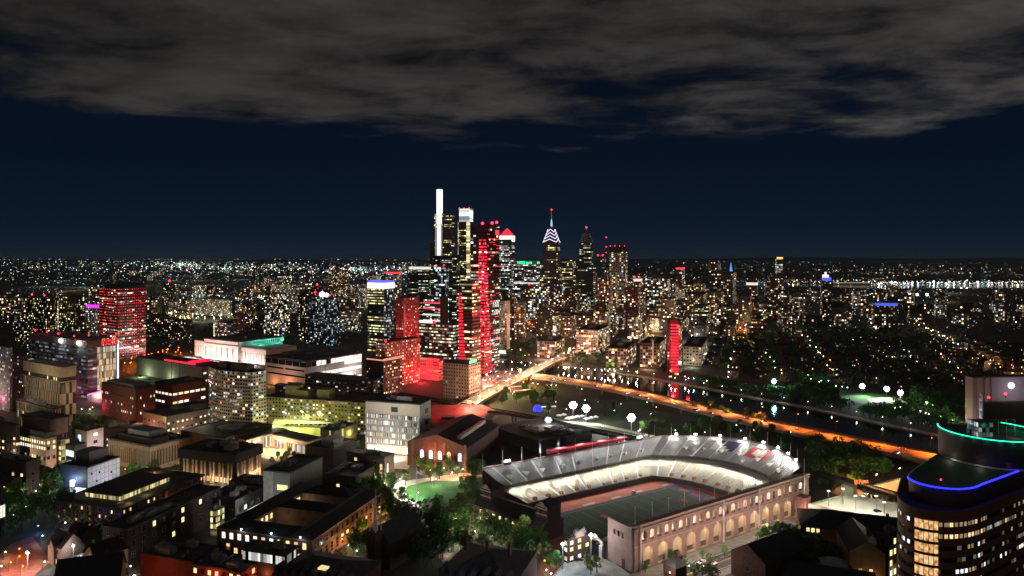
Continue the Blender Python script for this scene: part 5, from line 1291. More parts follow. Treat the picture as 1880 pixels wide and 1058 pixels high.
for k in range(11):
    zt = ZP - 4.2 - k * FS
    if zt < 3: break
    for i in range(n):
        a, an = along(vis, s0 + (s1 - s0) * i / n); c, _ = along(vis, s0 + (s1 - s0) * (i + 1) / n); L = math.hypot(c[0] - a[0], c[1] - a[1]); an = math.atan2(c[1] - a[1], c[0] - a[0])
        b = MB(); b.box(.08, L - .08, -.3, -.1, -3.5, 0, 0); b.box(-.08, .08, -.36, .1, -4.3, .4, 1); b.box(.08, L - .08, -.36, .1, -4.3, -3.52, 1)
        put('window', b.mesh('window', [bayg, darkm]), pav, (a[0], a[1], zt), an)
# some individually lit rooms
rw = random.Random(8)
key_s = arc_at_u(1722)
for (zrow, a, b_, lo_, hi, prob, keys) in ((0, 1, 26, 0, 0, .75, ('warm', 'dim', 'dim')), (1, 1, 26, 0, 0, .8, ('warm', 'warm', 'dim')), (2, 14, 26, 0, 0, .5, ('cool', 'dim')), (3, 12, 26, 0, 0, .45, ('cool', 'dim')), (4, 8, 26, 0, 0, .5, ('cool', 'dim')), (0, 46, 80, 0, 0, .18, ('warm', 'dim')), (1, 40, 80, 0, 0, .2, ('warm', 'dim')), (2, 50, 78, 0, 0, .2, ('white', 'dim')), (3, 42, 80, 0, 0, .35, ('white', 'dim')), (4, 40, 80, 0, 0, .5, ('dim', 'white'))):
    zt = ZP - 4.6 - zrow * FS; s = a
    while s < b_:
        if rw.random() < prob:
            p, an = along(vis, key_s + s); put('window', winmesh(1.5, 1.7, rw.choice(keys), 1, 1, darkm), pav, (p[0] + math.sin(an) * -.3, p[1] + math.cos(an) * .3, zt - 1.8), an)
        s += 2.2
for k in range(8):
    zt = ZP - 4.6 - k * FS
    for s in (3, 6, 9, 12.5, 15):
        if rw.random() < .35:
            p, an = along(vis, s0 - s); put('window', winmesh(1.4, 1.6, rw.choice(('warm', 'dim', 'cool')), 1, 1, darkm), pav, (p[0] - math.sin(an) * .3, p[1] + math.cos(an) * .3, zt - 1.8), an)
# plinth with the blue line
up = smooth([(217.8, 343), (174.5, 303), (173.3, 294), (177, 288), (184.6, 284.7), (193, 286.2), (200, 291)], 3); up = up + [ext(up[-1], e32, 6 * k) for k in range(1, 16)]
upP = [(p[0] - PO.x, p[1] - PO.y) for p in up]
skin(upP, ZP - 2.6, 63, 'upper_wall', [mat('dark_brick_panel', (.05, .026, .022), .6, var=.1)])
b = MB(); b.face([(*p, 62.9) for p in upP]); b.build('upper_roof', [mat('green_grey_roof', (.035, .05, .045), .7, var=.3, scale=.1)], pav)
oP = offs(upP, -.25)
def tube_line(P, z, r, name, m, i0=0, i1=None):
    b = MB(); i1 = i1 or len(P) - 1
    for a, c in zip(P[i0:i1], P[i0 + 1:i1 + 1]): b.tube((*a, z), (*c, z), r, r, 6, caps=False)
    return b.build(name, [m], pav)
far_i = min(range(len(up)), key=lambda i: (up[i][0] - 174.5) ** 2 + (up[i][1] - 302) ** 2)
tube_line(oP, 63.1, .38, 'blue_light_line', glow('blue_line', (.02, .022, 1), 3.2), far_i)
tube_line(oP, 63.1, .3, 'roof_edge', mat('edge_metal', (.25, .25, .26), .5, .3), 0, far_i)
for i in range(far_i, len(upP) - 1, 3): light((oP[i][0], oP[i][1] - .8, 62.4), (.03, .03, 1), 40, .3, pav)
beacon(pav, [(-6.5, -8, 63.4)], r=.45)
# drum with the green line
dc, dr = (232 - PO.x, 331 - PO.y), 21.5
dP = [(dc[0] + dr * math.cos(a), dc[1] + dr * math.sin(a)) for a in [math.pi * (1 + .02 * i) - .5 for i in range(-10, 76)]]
skin(dP, 62.5, 74, 'drum', [mat('drum_wall', (.03, .022, .02), .7, var=.1)])
tube_line(offs(dP, -.2), 76, .32, 'green_light_line', glow('green_line', (.02, 1, .5), 2.6), 8, 80)
tube_line(offs(dP, -.2), 75.6, .5, 'drum_cornice', mat('drum_edge', (.05, .05, .05), .6))
skin(dP, 74, 75.5, 'drum_parapet', [MAT['drum_wall']])
for i in range(20, 80, 4): light((dP[i][0] - .6, dP[i][1] - 1.2, 75), (.02, 1, .5), 60, .3, pav); light((dc[0] + (dP[i][0] - dc[0]) * .9, dc[1] + (dP[i][1] - dc[1]) * .9, 76.4), (.02, 1, .5), 60, .3, pav)
b = MB(); b.face([(*p, 74.0) for p in dP]); b.build('drum_roof', [tar], pav)
b = MB(); b.box(dc[0] - 10, dc[0] - 3, dc[1] - 6, dc[1] + 2, 74.02, 81, 0, None, 1.7, 2.2); b.build('plant_room', [wall('plant_glow', (.1, .1, .1), .8, ww=(.12, 1), wh=(.1, 1), pal='cool', S=.5)], pav)
b = MB()
for x in (-14, -11.5, 1, 5, 9): b.tube((dc[0] + x, dc[1] - 4, 74), (dc[0] + x, dc[1] - 4, 82), .12, n=5)
b.tube((dc[0] - 14, dc[1] - 4, 82), (dc[0] + 9, dc[1] - 4, 82), .12, n=5); b.tube((dc[0] - 14, dc[1] - 4, 79), (dc[0] + 9, dc[1] - 4, 79), .1, n=5); b.build('roof_frame', [steel], pav)
light((dc[0] + 6, dc[1] - 8, 77), (1, .85, .7), 300, .3, pav)
lp = [dP[i] for i in range(14, 60)]
skin(offs(lp, -.8), 63, 63.9, 'pale_kerb', [mat('pale_kerb', (.5, .47, .42), .8)])
b = MB(); b.box(-.9, .9, -.2, .15, 63.1, 66.5); b.build('door', [mat('door_red', (.2, .05, .04), .6)], pav, (dP[38][0] + .2, dP[38][1] - .4, 0), -.3)
light((dP[20][0] - 2, dP[20][1] - 3, 65), (1, .9, .8), 160, .3, pav); light((dP[30][0] - 1.5, dP[30][1] - 3, 65), (1, .9, .8), 100, .3, pav)
light((150, 235, 60), (1, .72, .5), 16000, 6) if 0 else None

# children's hospital like block with a round lamp emblem
r_, w_, d_, h_ = bldg('hospital_block', 'plain reddish hospital block with a glowing round white emblem, at the right edge', 1772, 1786, 1990, 782, 694, th=4, style=mat('pinkish_wall', (.3, .19, .17), .85, var=.1, scale=.08), units=0)
px = r_.location.y / F
b = MB(); b.tube((w_ * .34, -.9, h_ - 15 * px), (w_ * .34, -.02, h_ - 15 * px), 5.6 * px, n=24); b.build('round_emblem', [glow('emblem_white', (.75, .85, 1), 3)], r_)
b = MB(); b.tube((w_ * .34, -1.1, h_ - 15 * px), (w_ * .34, -.92, h_ - 15 * px), 3 * px, n=16); b.build('emblem_centre', [glow('emblem_core', (.95, .9, .95), 1.2)], r_)
light((w_ * .34, -14, h_ - 15 * px), (.5, .65, 1), 6000, 2, r_)
for f in (.03, .1, .16): b = MB(); b.box(w_ * f, w_ * f + 1.6, -1.2, -.01, 0, h_); b.build('pier', [MAT['pinkish_wall']], r_)
b = MB(); b.box(w_ * .22, w_ * .5, -14, -.02, h_ * .1, h_ * .42); b.build('lit_canopy', [mat('canopy_white', (.6, .6, .62), .7)], r_)
b = MB(); b.box(w_ * .26, w_ * .46, -15, -14.4, h_ * .38, h_ * .46); b.build('lit_sign', [glow('canopy_sign', (.7, .8, 1), 1.3)], r_)
light((w_ * .33, -24, h_ * .42), (.85, .92, 1), 4500, 1, r_); light((-8, -10, 6), (.9, .9, .8), 5000, 1, r_); light((w_ * .2, -50, 40), (1, .7, .6), 5000, 3, r_)
r_, w_, d_, h_ = bldg('billboard_block', 'dark low block with a tall picture banner on its corner, below the round emblem', 1798, 1806, 1960, 800, 742, th=4, style=mat('black_panel', (.02, .02, .024), .6), units=2)
b = MB(); b.box(-.6, -.1, 1, d_ * .9, 3, h_ + 8, 0); b.build('banner', [mat('banner_print', (.4, .42, .5), .7, var=.9, scale=.25)], r_); light((-12, d_ * .5, h_ * .6), (.8, .9, 1), 2500, 1, r_)
beacon(r_, [(w_ * .1, 4, h_ + 3), (w_ * .3, 4, h_ + 6)], r=1.4)

# flat lit parking deck
dz = 12.
pts = [G(u, v, dz) for u, v in ((1484, 928), (1560, 946), (1660, 974), (1700, 985), (1700, 935), (1655, 928), (1585, 915), (1560, 908))]
r0 = Vector((pts[0].x, pts[0].y, 0)); deck = empty('parking_deck', r0, 0, 'open topped parking deck with a bright pale floor and one dark car on it', 'building')
P = [(p.x - r0.x, p.y - r0.y) for p in pts]
b = MB(); b.prism(P, 0, dz - 1, 0, 1); b.build('wall', [conc, conc], deck)
b = MB(); b.prism(P, dz - .9, dz, 1, 0); b.build('top_floor', [mat('deck_floor', (.52, .5, .42), .85, var=.22, scale=.06), conc], deck)
b = MB()
for i in range(len(P)):
    a, c = P[i], P[(i + 1) % len(P)]
    d = math.hypot(c[0] - a[0], c[1] - a[1]); nx, ny = -(c[1] - a[1]) / d * .3, (c[0] - a[0]) / d * .3
    b.face([(*a, dz), (*c, dz), (*c, dz + 1.1), (*a, dz + 1.1)]); b.face([(c[0] + nx, c[1] + ny, dz), (a[0] + nx, a[1] + ny, dz), (a[0] + nx, a[1] + ny, dz + 1.1), (c[0] + nx, c[1] + ny, dz + 1.1)]); b.face([(*a, dz + 1.1), (*c, dz + 1.1), (c[0] + nx, c[1] + ny, dz + 1.1), (a[0] + nx, a[1] + ny, dz + 1.1)])
b.build('parapet', [mat('deck_parapet_wall', (.38, .33, .2), .85, var=.2)], deck)
a, c = P[0], P[2]; L = math.hypot(c[0] - a[0], c[1] - a[1]); an = math.atan2(c[1] - a[1], c[0] - a[0])
for k in range(9): b = MB(); b.box(L * k / 9 + .3, L * (k + 1) / 9 - .3, -.2, -.02, 7.2, 9.4); b.build('opening', [pane('yellow')], deck, (a[0], a[1], 0), an)
b = MB(); b.box(-5, 1, -4, 3, 0, dz + 4.5); b.build('stair_tower', [brick], deck, (P[0][0], P[0][1] + 2, 0), an)
b = MB(); b.box(-4, 3, -3, 3, 0, dz + 6); b.build('stair_tower', [mat('olive_stair', (.3, .3, .2), .9)], deck, (P[7][0], P[7][1], 0), an)
for f, g_ in ((.25, .35), (.5, .45), (.75, .5), (.4, .75), (.7, .8)):
    x = P[0][0] + (P[3][0] - P[0][0]) * f + (P[6][0] - P[1][0]) * (g_ - .3) * .5; y = P[0][1] + (P[3][1] - P[0][1]) * f + (P[6][1] - P[1][1]) * g_
    light((x, y, dz + 9), (1, .96, .78), 6500, .5, deck)
    b = MB(); b.tube((x, y, dz), (x, y, dz + 9), .12, n=5, m=1); b.box(x - .8, x + .8, y - .25, y + .25, dz + 9, dz + 9.2); b.build('lamp_post', [glow('deck_lamp', (1, 1, .9), 6), steel], deck)
b = MB(); [b.box(x, x + .15, 0, 5, dz + .01, dz + .014) for x in range(8, 60, 3)]; b.build('bay_marking', [paint], deck, (P[0][0] + 6, P[0][1] + 10, 0), an)
for k in range(3): b = MB(); b.box(6 + 10 * k, 9 + 10 * k, .35, .45, dz + .05, dz + 1.0); b.build('banner', [mat('green_banner', (.05, .35, .15), .7)], deck, (*P[7], 0), math.atan2(P[0][1] - P[7][1], P[0][0] - P[7][0]))

# ------------------------------------------------------------------ dark museum roofs and houses, bottom right
slate = MAT['slate']
def house(name, lab, u, v, w, d, h, rz, ridge=4., wallm=None, roofm=None, lit=((), ()), group=None, hip=False, cat='house'):
    p = G(u, v); r_ = empty(name, p, R(rz), lab, cat, group)
    b = MB(); b.box(0, w, 0, d, 0, h); b.build('wall', [wallm or dbrick], r_)
    b = MB()
    if hip: b.hip(0, w, 0, d, h + .01, h + ridge, 0, .9)
    else: b.gable(0, w, 0, d, h + .01, h + ridge, 0, 1, .7, 'x' if w >= d else 'y')
    b.build('roof', [roofm or slate, wallm or dbrick], r_)
    b = MB(); b.box(w * .7, w * .7 + 1.4, d * .45, d * .45 + 1.2, h + 1, h + ridge + 1.6); b.build('chimney', [dbrick], r_)
    for (f, z, key) in lit[0]: put('window', winmesh(1.6, 2.2, key, 2, 2), r_, (w * f, 0, z))
    for (f, z, key) in lit[1]: put('window', winmesh(1.6, 2.2, key, 2, 2), r_, (0, d * f, z), -math.pi / 2)
    return r_
house('museum_hall', 'large dark hip roofed hall with yellow windows under its eave, right of the stadium', 1470, 1008, 62, 26, 13, -20, 6, hip=True, lit=(((.06, 10, 'yellow'), (.1, 10, 'yellow'), (.14, 10, 'yellow'), (.08, 5, 'yellow'), (.62, 4, 'white'), (.65, 4, 'white'), (.68, 4, 'white'), (.71, 4, 'white'), (.64, .8, 'white')), ()), cat='building')
house('museum_hall', 'dark gabled brick hall beside the stadium street, with a small warm lamp on its gable', 1405, 1082, 34, 20, 12, 34, 6.5, cat='building', lit=(((.2, 4, 'off'), (.5, 4, 'off'), (.8, 4, 'off')), ((.5, 5, 'off'),)))
house('gate_kiosk', 'small gatehouse with a dark pyramid roof at the kerb of the stadium street', 1240, 1066, 8, 8, 6, 34, 4, hip=True, cat='kiosk')
r_ = house('museum_hall', 'pale gabled hall with a warm uplit wall, bottom right beside the round ended pavilion', 1560, 1068, 16, 30, 15, -14, 6, wallm=mat('ochre_wall', (.3, .22, .13), .85), cat='building', lit=(((.3, 5, 'dim'), (.6, 5, 'warm')), ()))
light((9, -3, 1.5), (1, .5, .12), 700, .3, r_); light((22, 2, 6), (1, .8, .4), 900, .4, r_)
r_, w_, d_, h_ = bldg('glass_wing', 'dark wing with a stack of yellow lit panes against the round ended pavilion', 1610, 1632, 1660, 1075, 985, th=34, style=dbrick)
windows(r_, w_, d_, [4, 9, 14, 19], 2.2, 2.8, 3.2, 3.2, lit=.75, keys=('yellow', 'yellow', 'cool'), nx=1, ny=1, seed=5)
house('museum_hall', 'dark low roofed hall in the bottom right corner garden', 1440, 1100, 40, 22, 9, -20, 5, hip=True, cat='building')
p = G(1531, 1062); r_ = empty('garden_dome', p, 0, 'pale shallow glass dome in the dark garden, bottom right', 'dome')
b = MB(); 
for j in range(4):
    for i in range(16):
        a0, a1 = 2 * math.pi * i / 16, 2 * math.pi * (i + 1) / 16; q0, q1 = math.pi / 2 * j / 4, math.pi / 2 * (j + 1) / 4
        f_ = lambda a, q: (9 * math.cos(q) * math.cos(a), 9 * math.cos(q) * math.sin(a), 6 + 3.4 * math.sin(q))
        b.face([f_(a0, q0), f_(a1, q0), f_(a1, q1), f_(a0, q1)] if j < 3 else [f_(a0, q0), f_(a1, q0), (0, 0, 9.4)])
b.build('roof', [mat('dome_pane', (.3, .32, .33), .4)], r_); b = MB(); b.prism([(8.8 * math.cos(a), 8.8 * math.sin(a)) for a in [2 * math.pi * i / 16 for i in range(16)]], 0, 5.98, 0); b.build('wall', [stone], r_)

bldg_ = bldg
def bldg(name, label, uL, uC, uR, vb, vt, **k):
    k.setdefault('th', 73 if vb >= 905 else 63); return bldg_(name, label, uL, uC, uR, vb, vt, **k)
# ------------------------------------------------------------------ campus foreground, left
r_, w_, d_, h_ = bldg('campus_block', 'dark block with orange yellow lit rooms at the left edge, below the pale slab', -30, 30, 36, 862, 782, style=mat('dark_violet_wall', (.07, .055, .06), .85))
windows(r_, w_, d_, [3, 8, 13, 18, 22], 2.4, 1.8, 5, 5, lit=.35, keys=('yellow', 'warm'), nx=2, ny=1, seed=21)
r_, w_, d_, h_ = bldg('lecture_hall', 'tan lecture building with two rows of yellow windows under a set back dark upper storey', 33, 84, 104, 862, 806, style=mat('tan_wall', (.38, .28, .22), .85, var=.12))
windows(r_, w_, d_, [h_ * .62, h_ * .8], 1.9, 2.4, 3.2, 3.0, lit=.95, keys=('yellow', 'yellow', 'white'), nx=1, ny=1, seed=22)
windows(r_, w_, d_, [h_ * .3], 1.9, 2.4, 3.2, 3.0, lit=.3, keys=('yellow', 'dim'), nx=1, ny=1, seed=23)
q = MB(); q.box(6, w_ + 12, 6, d_ + 6, h_ + .06, h_ + 12); q.build('upper_storey', [mat('upper_tan', (.2, .14, .11), .9)], r_)
q = MB(); q.box(5, w_ + 12.5, 5, d_ + 6.5, h_ + 12.01, h_ + 13); q.build('upper_roof', [tar], r_)
q = MB(); q.box(-.1, w_ + .1, .3, 3, h_ + 1, h_ + 4.5); q.box(.3, 3, 3, d_, h_ + 1, h_ + 4.5); q.build('glass_rail', [mat('rail_glass', (.1, .12, .1), .2)], r_)
light((w_ * .5, -14, 6), (1, .7, .5), 9000, 1, r_); light((-14, d_ * .5, 8), (1, .8, .55), 8000, 1, r_); light((w_ + 8, -6, 9), (1, .8, .4), 5000, 1, r_)
r_, w_, d_, h_ = bldg('stair_glass', 'stack of yellow green lit glazed stair landings beside the tan lecture building', 108, 112, 128, 858, 808, style=wall('stair_glow', (.2, .2, .1), .9, ww=(.05, .95), wh=(.2, .8), pal='yellow', S=.9), fl=4.5)
r_, w_, d_, h_ = bldg('white_block', 'pale blank block with one blue white lit emblem near its top', 138, 160, 190, 838, 792, style=mat('pale_blank', (.4, .34, .33), .85))
q = MB(); q.box(-.5, -.05, d_ * .5, d_ * .72, h_ - 9, h_ - 4); q.build('lit_sign', [glow('blue_white', (.6, .8, 1), 2)], r_)
windows(r_, w_, d_, [3, 9, 15], 3, 2.4, 8, 9, lit=.4, keys=('white', 'yellow'), nx=2, ny=1, seed=24, faces='R'); light((w_ * .5, -10, 10), (1, .8, .75), 6000, .8, r_)
r_, w_, d_, h_ = bldg('dark_stair_block', 'dark narrow block with a white lit window above a blue white lettered lit panel', 121, 137, 158, 872, 820, style=mat('navy_panel', (.03, .035, .06), .6))
q = MB(); q.box(-.3, -.02, 1, d_ - .6, h_ * .62, h_ * .83, 0, None, 2, 6); q.build('window', [pane('cool')], r_); q = MB(); q.box(-.3, -.02, 1, d_ - .6, h_ * .24, h_ * .5, 0, None, 1.2, 1.4); q.build('lit_panel', [wall('panel_marks', (.3, .35, .45), .5, ww=(.2, .8), wh=(.2, .9), pal='cool', S=1.4)], r_)
r_, w_, d_, h_ = bldg('panel_block', 'white panelled block with a navy end wall and a blue white lit entrance', 112, 161, 220, 908, 860, style=mat('grid_panel', (.42, .42, .43), .7, var=.15, scale=.12), units=1, pent=(.2, .7, 9), band=mat('navy_panel', (.03, .035, .06), .6))
q = MB(); q.box(-.25, 0, 0, d_, 0, h_); q.build('navy_wall', [mat('navy_wall', (.015, .028, .07), .6)], r_)
q = MB()
for k in range(1, 5): q.box(0, w_, -.06, -.01, h_ * k / 5, h_ * k / 5 + .18)
for k in range(1, 8): q.box(w_ * k / 8, w_ * k / 8 + .18, -.05, -.008, 0, h_)
q.build('panel_joint', [darkm], r_)
for f, z in ((.1, .7), (.33, .66), (.7, .5), (.25, .35), (.5, .2)): q = MB(); q.box(w_ * f, w_ * f + 1.1, -.12, -.02, h_ * z, h_ * z + 1.3); q.build('window', [darkglass], r_)
q = MB(); q.box(w_ * .02, w_ * .3, -.12, -.02, .5, 3.4); q.build('window', [pane('cool')], r_)
q = MB(); q.box(-.7, -.3, d_ * .45, d_ * .63, .2, 8.5); q.build('white_portal', [white], r_); q = MB(); q.box(-.5, -.26, 1, d_ * .44, .2, 4); q.build('lit_entrance', [pane('cool')], r_)
light((-4, d_ * .5, 8.5), (.6, .8, 1), 5000, .4, r_); b = MB(); b.ball((-2, d_ * .42, 9), .5, 0); b.build('floodlight', [white_lamp], r_)
light((w_ * .35, -9, 9), (.85, .9, 1), 3800, .5, r_); light((w_ * .75, -10, 12), (.9, .92, 1), 3800, .5, r_)
# stone library like block with piers
r_, w_, d_, h_ = bldg('stone_library', 'stone block with close set window slots all round and a smaller attic storey', 198, 276, 329, 868, 822, style=mat('library_stone', (.27, .21, .15), .85, var=.15), parapet=1.5)
for nm, L, rot in (('R', w_, 0), ('L', d_, 1)):
    n = int(L / 2.3)
    for k in range(n):
        b = MB(); x = (k + .5) * L / n; b.box(-.5, .5, -.15, -.02, 0, h_ * .62); put('window', b.mesh('window', [MAT['slot_glass']]), r_, (x, 0, h_ * .2) if not rot else (0, x, h_ * .2), 0 if not rot else -math.pi / 2)
    for k in range(n):
        b = MB(); x = k * L / n; b.box(-.28, .28, -.5, -.01, 0, h_ * .7); put('pier', b.mesh('pier', [MAT['library_stone']]), r_, (x, 0, h_ * .17) if not rot else (0, x, h_ * .17), 0 if not rot else -math.pi / 2)
q = MB(); q.box(5, w_ - 5, 5, d_ - 5, h_ + .06, h_ + 4); q.build('attic', [MAT['library_stone']], r_); q = MB(); q.box(4.3, w_ - 4.3, 4.3, d_ - 4.3, h_ + 4.01, h_ + 4.8); q.build('attic_roof', [tar], r_)
q = MB(); q.box(w_ * .25, w_ * .8, d_ * .2, d_ * .7, h_ + 4.9, h_ + 9); q.build('penthouse', [mat('blue_grey_box', (.2, .22, .25), .8)], r_)
for f in (.1, .16, .22, .28, .5, .62): put('window', winmesh(1, 1.4, 'yellow', 1, 1), r_, (0, d_ * (.9 - f), h_ * .72 if f < .3 else h_ * .74), -math.pi / 2)
light((-20, d_ * .5, 10), (1, .75, .5), 12000, 1, r_); light((w_ * .4, -16, 10), (1, .75, .5), 8000, 1, r_); light((-1, d_ * .05, 2), (.5, .9, 1), 500, .3, r_)
# dark block with tan fins over a lit ground floor
C, wd, dd, h, t = corner(330, 432, 480, 892, 836, 72)
r_ = empty('finned_library', C, t, 'black block with tall tan vertical fins over a glowing warm ground floor', 'building'); px = C.y / F
b = MB(); b.box(0, wd, 0, dd, 4.6, h); b.build('wall', [wall('fin_block', (.018, .018, .02), .08, ww=(.1, .9), wh=(.2, .7), pal='yellow', S=1.6)], r_)
b = MB(); b.box(2.5, wd - 2, 2.5, dd - 2, 0, 4.58, 0, None, 2.2, 5); b.build('lit_ground_floor', [wall('ground_glow', (.3, .25, .2), 1., ww=(.06, 1), wh=(-1, 2), pal='warm', S=1.0)], r_)
b = MB(); b.box(-1, wd + .5, -1, dd + .5, h - 6, h + .8); b.build('roof', [mat('roof_black', (.02, .019, .019), .9)], r_)
for f in (.04, .1, .2, .26, .36, .42, .52, .58, .68, .74, .84, .9): b = MB(); b.box(-.8, -.02, dd * f, dd * f + 1.1, .2, h - 6.2); b.build('fin', [mat('tan_fin', (.36, .25, .13), .8)], r_)
for f in (.06, .2, .3, .5, .6, .8, .9): b = MB(); b.box(wd * f, wd * f + 1.1, -.8, -.02, .2, h - 6.2); b.build('fin', [MAT['tan_fin']], r_)
for k in range(4): light((-3, dd * (.15 + .23 * k), 3.6), (1, .68, .42), 2400, .4, r_)
for k in range(3): light((wd * (.2 + .3 * k), -3, 3.6), (1, .68, .45), 3000, .4, r_)
rooftop(r_, wd, dd, h + .8, 3, 9)
# long brown block with lit clerestory
C, wd, dd, h, t = corner(103, 222, 374, 975, 938, 73)
r_ = empty('brick_engineering_block', C, t, 'long dark red block whose flat roof carries a yellow lit glass clerestory', 'building'); px = C.y / F
b = MB(); b.box(0, wd, 0, dd, 0, h); b.build('wall', [mat('deep_red_brick', (.1, .035, .025), .9, var=.3)], r_)
b = MB(); b.box(-.6, wd + .4, -.6, dd + .4, h, h + 1.1); b.build('roof', [tar], r_)
b = MB(); b.box(10, wd * .72, dd * .22, dd * .78, h + 1.11, h + 4.2, 0, None, 1.3, 6); b.build('clerestory', [wall('clerestory_glow', (.3, .2, .1), 1., ww=(.12, 1), wh=(-1, 2), pal='yellow', S=.85)], r_)
b = MB(); b.box(8.5, wd * .73, dd * .2, dd * .8, h + 4.21, h + 4.9); b.build('clerestory_roof', [mat('clerestory_cap', (.06, .05, .045), .9)], r_)
windows(r_, wd, dd, [2.5, 6, 9.5], 1.1, 1.8, 4.2, 4.2, lit=.22, keys=('warm', 'dim', 'yellow'), nx=1, ny=1, seed=31, cap=95)
for f in (.42,): b = MB(); b.box(-1.4, -.02, dd * f, dd * f + 1.8, 0, h + 1); b.build('pier', [mat('pier_orange', (.4, .2, .1), .85)], r_); light((-4, dd * f + 1, 4), (1, .6, .25), 500, .3, r_)
b = MB(); b.box(wd * .48, wd * .48 + 1.8, -1.4, -.02, 0, h + 1); b.build('pier', [MAT['pier_orange']], r_); light((wd * .5, -4, 4), (1, .6, .25), 600, .3, r_)
light((8, 3, h + 3), (1, .75, .35), 500, .5, r_); light((wd * .9, dd * .7, h + 3), (1, .6, .2), 700, .4, r_); light((wd * .35, dd * .1, h + 3), (1, .8, .4), 500, .5, r_)
rooftop(r_, wd * .2, dd, h + 1.1, 1, 4)
# dark lab group with scattered window groups
r_, w_, d_, h_ = bldg('campus_block', 'dark block with a lit stack of stairwell windows left of the long quadrangle building', 372, 432, 480, 966, 922, style=mat('near_black_wall', (.03, .026, .024), .9), units=3)
windows(r_, w_, d_, [2.5, 7], 2.4, 2.6, 6, 5, lit=.25, keys=('yellow', 'white'), nx=3, ny=2, seed=33)
r_, w_, d_, h_ = bldg('campus_hall', 'tall dark gabled hall with a big lit square window, lower left', 188, 235, 405, 1042, 975, style=mat('near_black_brick', (.04, .025, .02), .9), units=3)
windows(r_, w_, d_, [4, 9.5, 15], 2.0, 2.8, 6.5, 6, lit=.3, keys=('yellow',), nx=2, ny=2, seed=34)
put('window', winmesh(4.6, 4.2, 'white', 4, 3), r_, (0, d_ * .45, h_ * .55), -math.pi / 2)
r_, w_, d_, h_ = bldg('glazed_stair', 'stepped yellow lit glazed stair between dark blocks left of the quadrangle', 386, 396, 412, 985, 938, style=wall('stair_glow2', (.1, .1, .05), .85, ww=(.08, .92), wh=(.12, .85), pal='yellow', S=1.1), bay=2, fl=4)
# quadrangle with courtyards (two lit courts)
C, wd, dd, h, t = corner(398, 573, 700, 1046, 988, 73)
h *= .92; r_ = empty('quadrangle', C, t, 'long brick quadrangle with tall yellow windows in a row and two lit inner courts', 'building'); px = C.y / F
qb = mat('quad_brick', (.17, .09, .065), .9, var=.25)
cw = 14.; L = wd
def rng(x0, x1, y0, y1, nm='wall'): b = MB(); b.box(x0, x1, y0, y1, 0, h); b.build(nm, [qb], r_); b = MB(); b.hip(x0, x1, y0, y1, h + .02, h + 3.2, 0, .5); b.build('roof', [slate], r_)
rng(0, L, 0, cw); rng(0, cw, cw + .01, dd); rng(L - cw, L, cw + .01, dd * .8); rng(L * .48, L * .48 + 12, cw + .01, dd * .8); rng(cw + .01, L, dd * .8 + .01, dd * .8 + 12)
windows(r_, L, dd, [h - 5.2], 2.2, 3.3, 5.2, 4.6, lit=.12, keys=('yellow',), nx=2, ny=2, seed=35, faces='R'); windows(r_, L, dd, [h - 5.2], 2.2, 3.3, 5.2, 4.6, lit=.97, keys=('yellow', 'yellow', 'warm', 'white'), nx=2, ny=2, seed=36, faces='L', x0=2)
windows(r_, L, dd, [h - 11, 2], 2.2, 3.3, 5.2, 4.6, lit=.22, keys=('yellow', 'warm'), nx=2, ny=2, seed=37, cap=60)
for x0 in (cw + 1, L * .48 + 13):
    x1 = (L * .48 if x0 < L * .4 else L - cw); 
    for k in range(4): put('window', winmesh(2, 3, 'yellow', 2, 2), r_, (x0 + 3 + k * (x1 - x0 - 4) / 4, dd * .8, h - 5))
    for k in range(3): put('window', winmesh(2, 3, 'yellow', 2, 2), r_, (x0 + 4 + k * (x1 - x0 - 4) / 4, dd * .8, h - 10))
    light(((x0 + x1) / 2, dd * .72, h - 6), (1, .85, .5), 900, .6, r_)
b = MB(); b.box(-.4, 0, 0, dd, h - .6, h); b.box(0, L, -.4, 0, h - .6, h); b.build('cornice', [MAT['pale_trim']], r_)
for f, c in ((.2, (.85, .92, 1)), (.55, (.2, .7, 1)), (.88, (.8, .9, 1))):
    b = MB(); b.ball((-1, dd * (1 - f) * .9, h + 1.2), .4, 0); b.build('eave_lamp', [glow('eave_lamp', (.7, .85, 1), 18)], r_); light((-2, dd * (1 - f) * .9, h + .8), c, 260, .3, r_)
for k in range(5): light((L * (.25 + .16 * k), -6, 3.5), (1, .42, .1), 3800, .4, r_)
# pale concrete slab with two lit bay windows
r_, w_, d_, h_ = bldg('concrete_slab_block', 'pale bare concrete end wall with two big lit windows, above the quadrangle', 484, 532, 592, 946, 870, style=mat('bare_concrete', (.2, .2, .18), .85, var=.1))
put('window', winmesh(7.5, 3.4, 'yellow', 6, 1), r_, (0, d_ * .28, h_ * .58), -math.pi / 2); put('window', winmesh(7.5, 3.2, 'cool', 5, 1), r_, (0, d_ * .28, h_ * .36), -math.pi / 2); put('window', winmesh(4.5, 2.4, 'dim', 3, 1), r_, (0, d_ * .4, h_ * .2), -math.pi / 2)
q = MB(); q.box(-.3, 0, d_ * .62, d_, 0, h_); q.build('end_pier', [mat('pale_pier', (.34, .34, .31), .8)], r_); light((-24, d_ * .6, 16), (.9, .95, .88), 9000, 1, r_)  # unseen fill light added to wash the pale end wall
for z in (5, 9): put('window', winmesh(5, 2, 'warm', 4, 1), r_, (w_ * .55, 0, z))
r_, w_, d_, h_ = bldg('campus_block', 'dark block with square yellow windows and a tall lit stair slit, left of the lawn', 636, 706, 724, 886, 842, style=mat('dark_panel_brick', (.075, .05, .04), .9), units=2)
windows(r_, w_, d_, [2, 8.5, 12], 2.4, 2.2, 14, 13, lit=.55, keys=('yellow',), nx=2, ny=1, seed=41, faces='L')
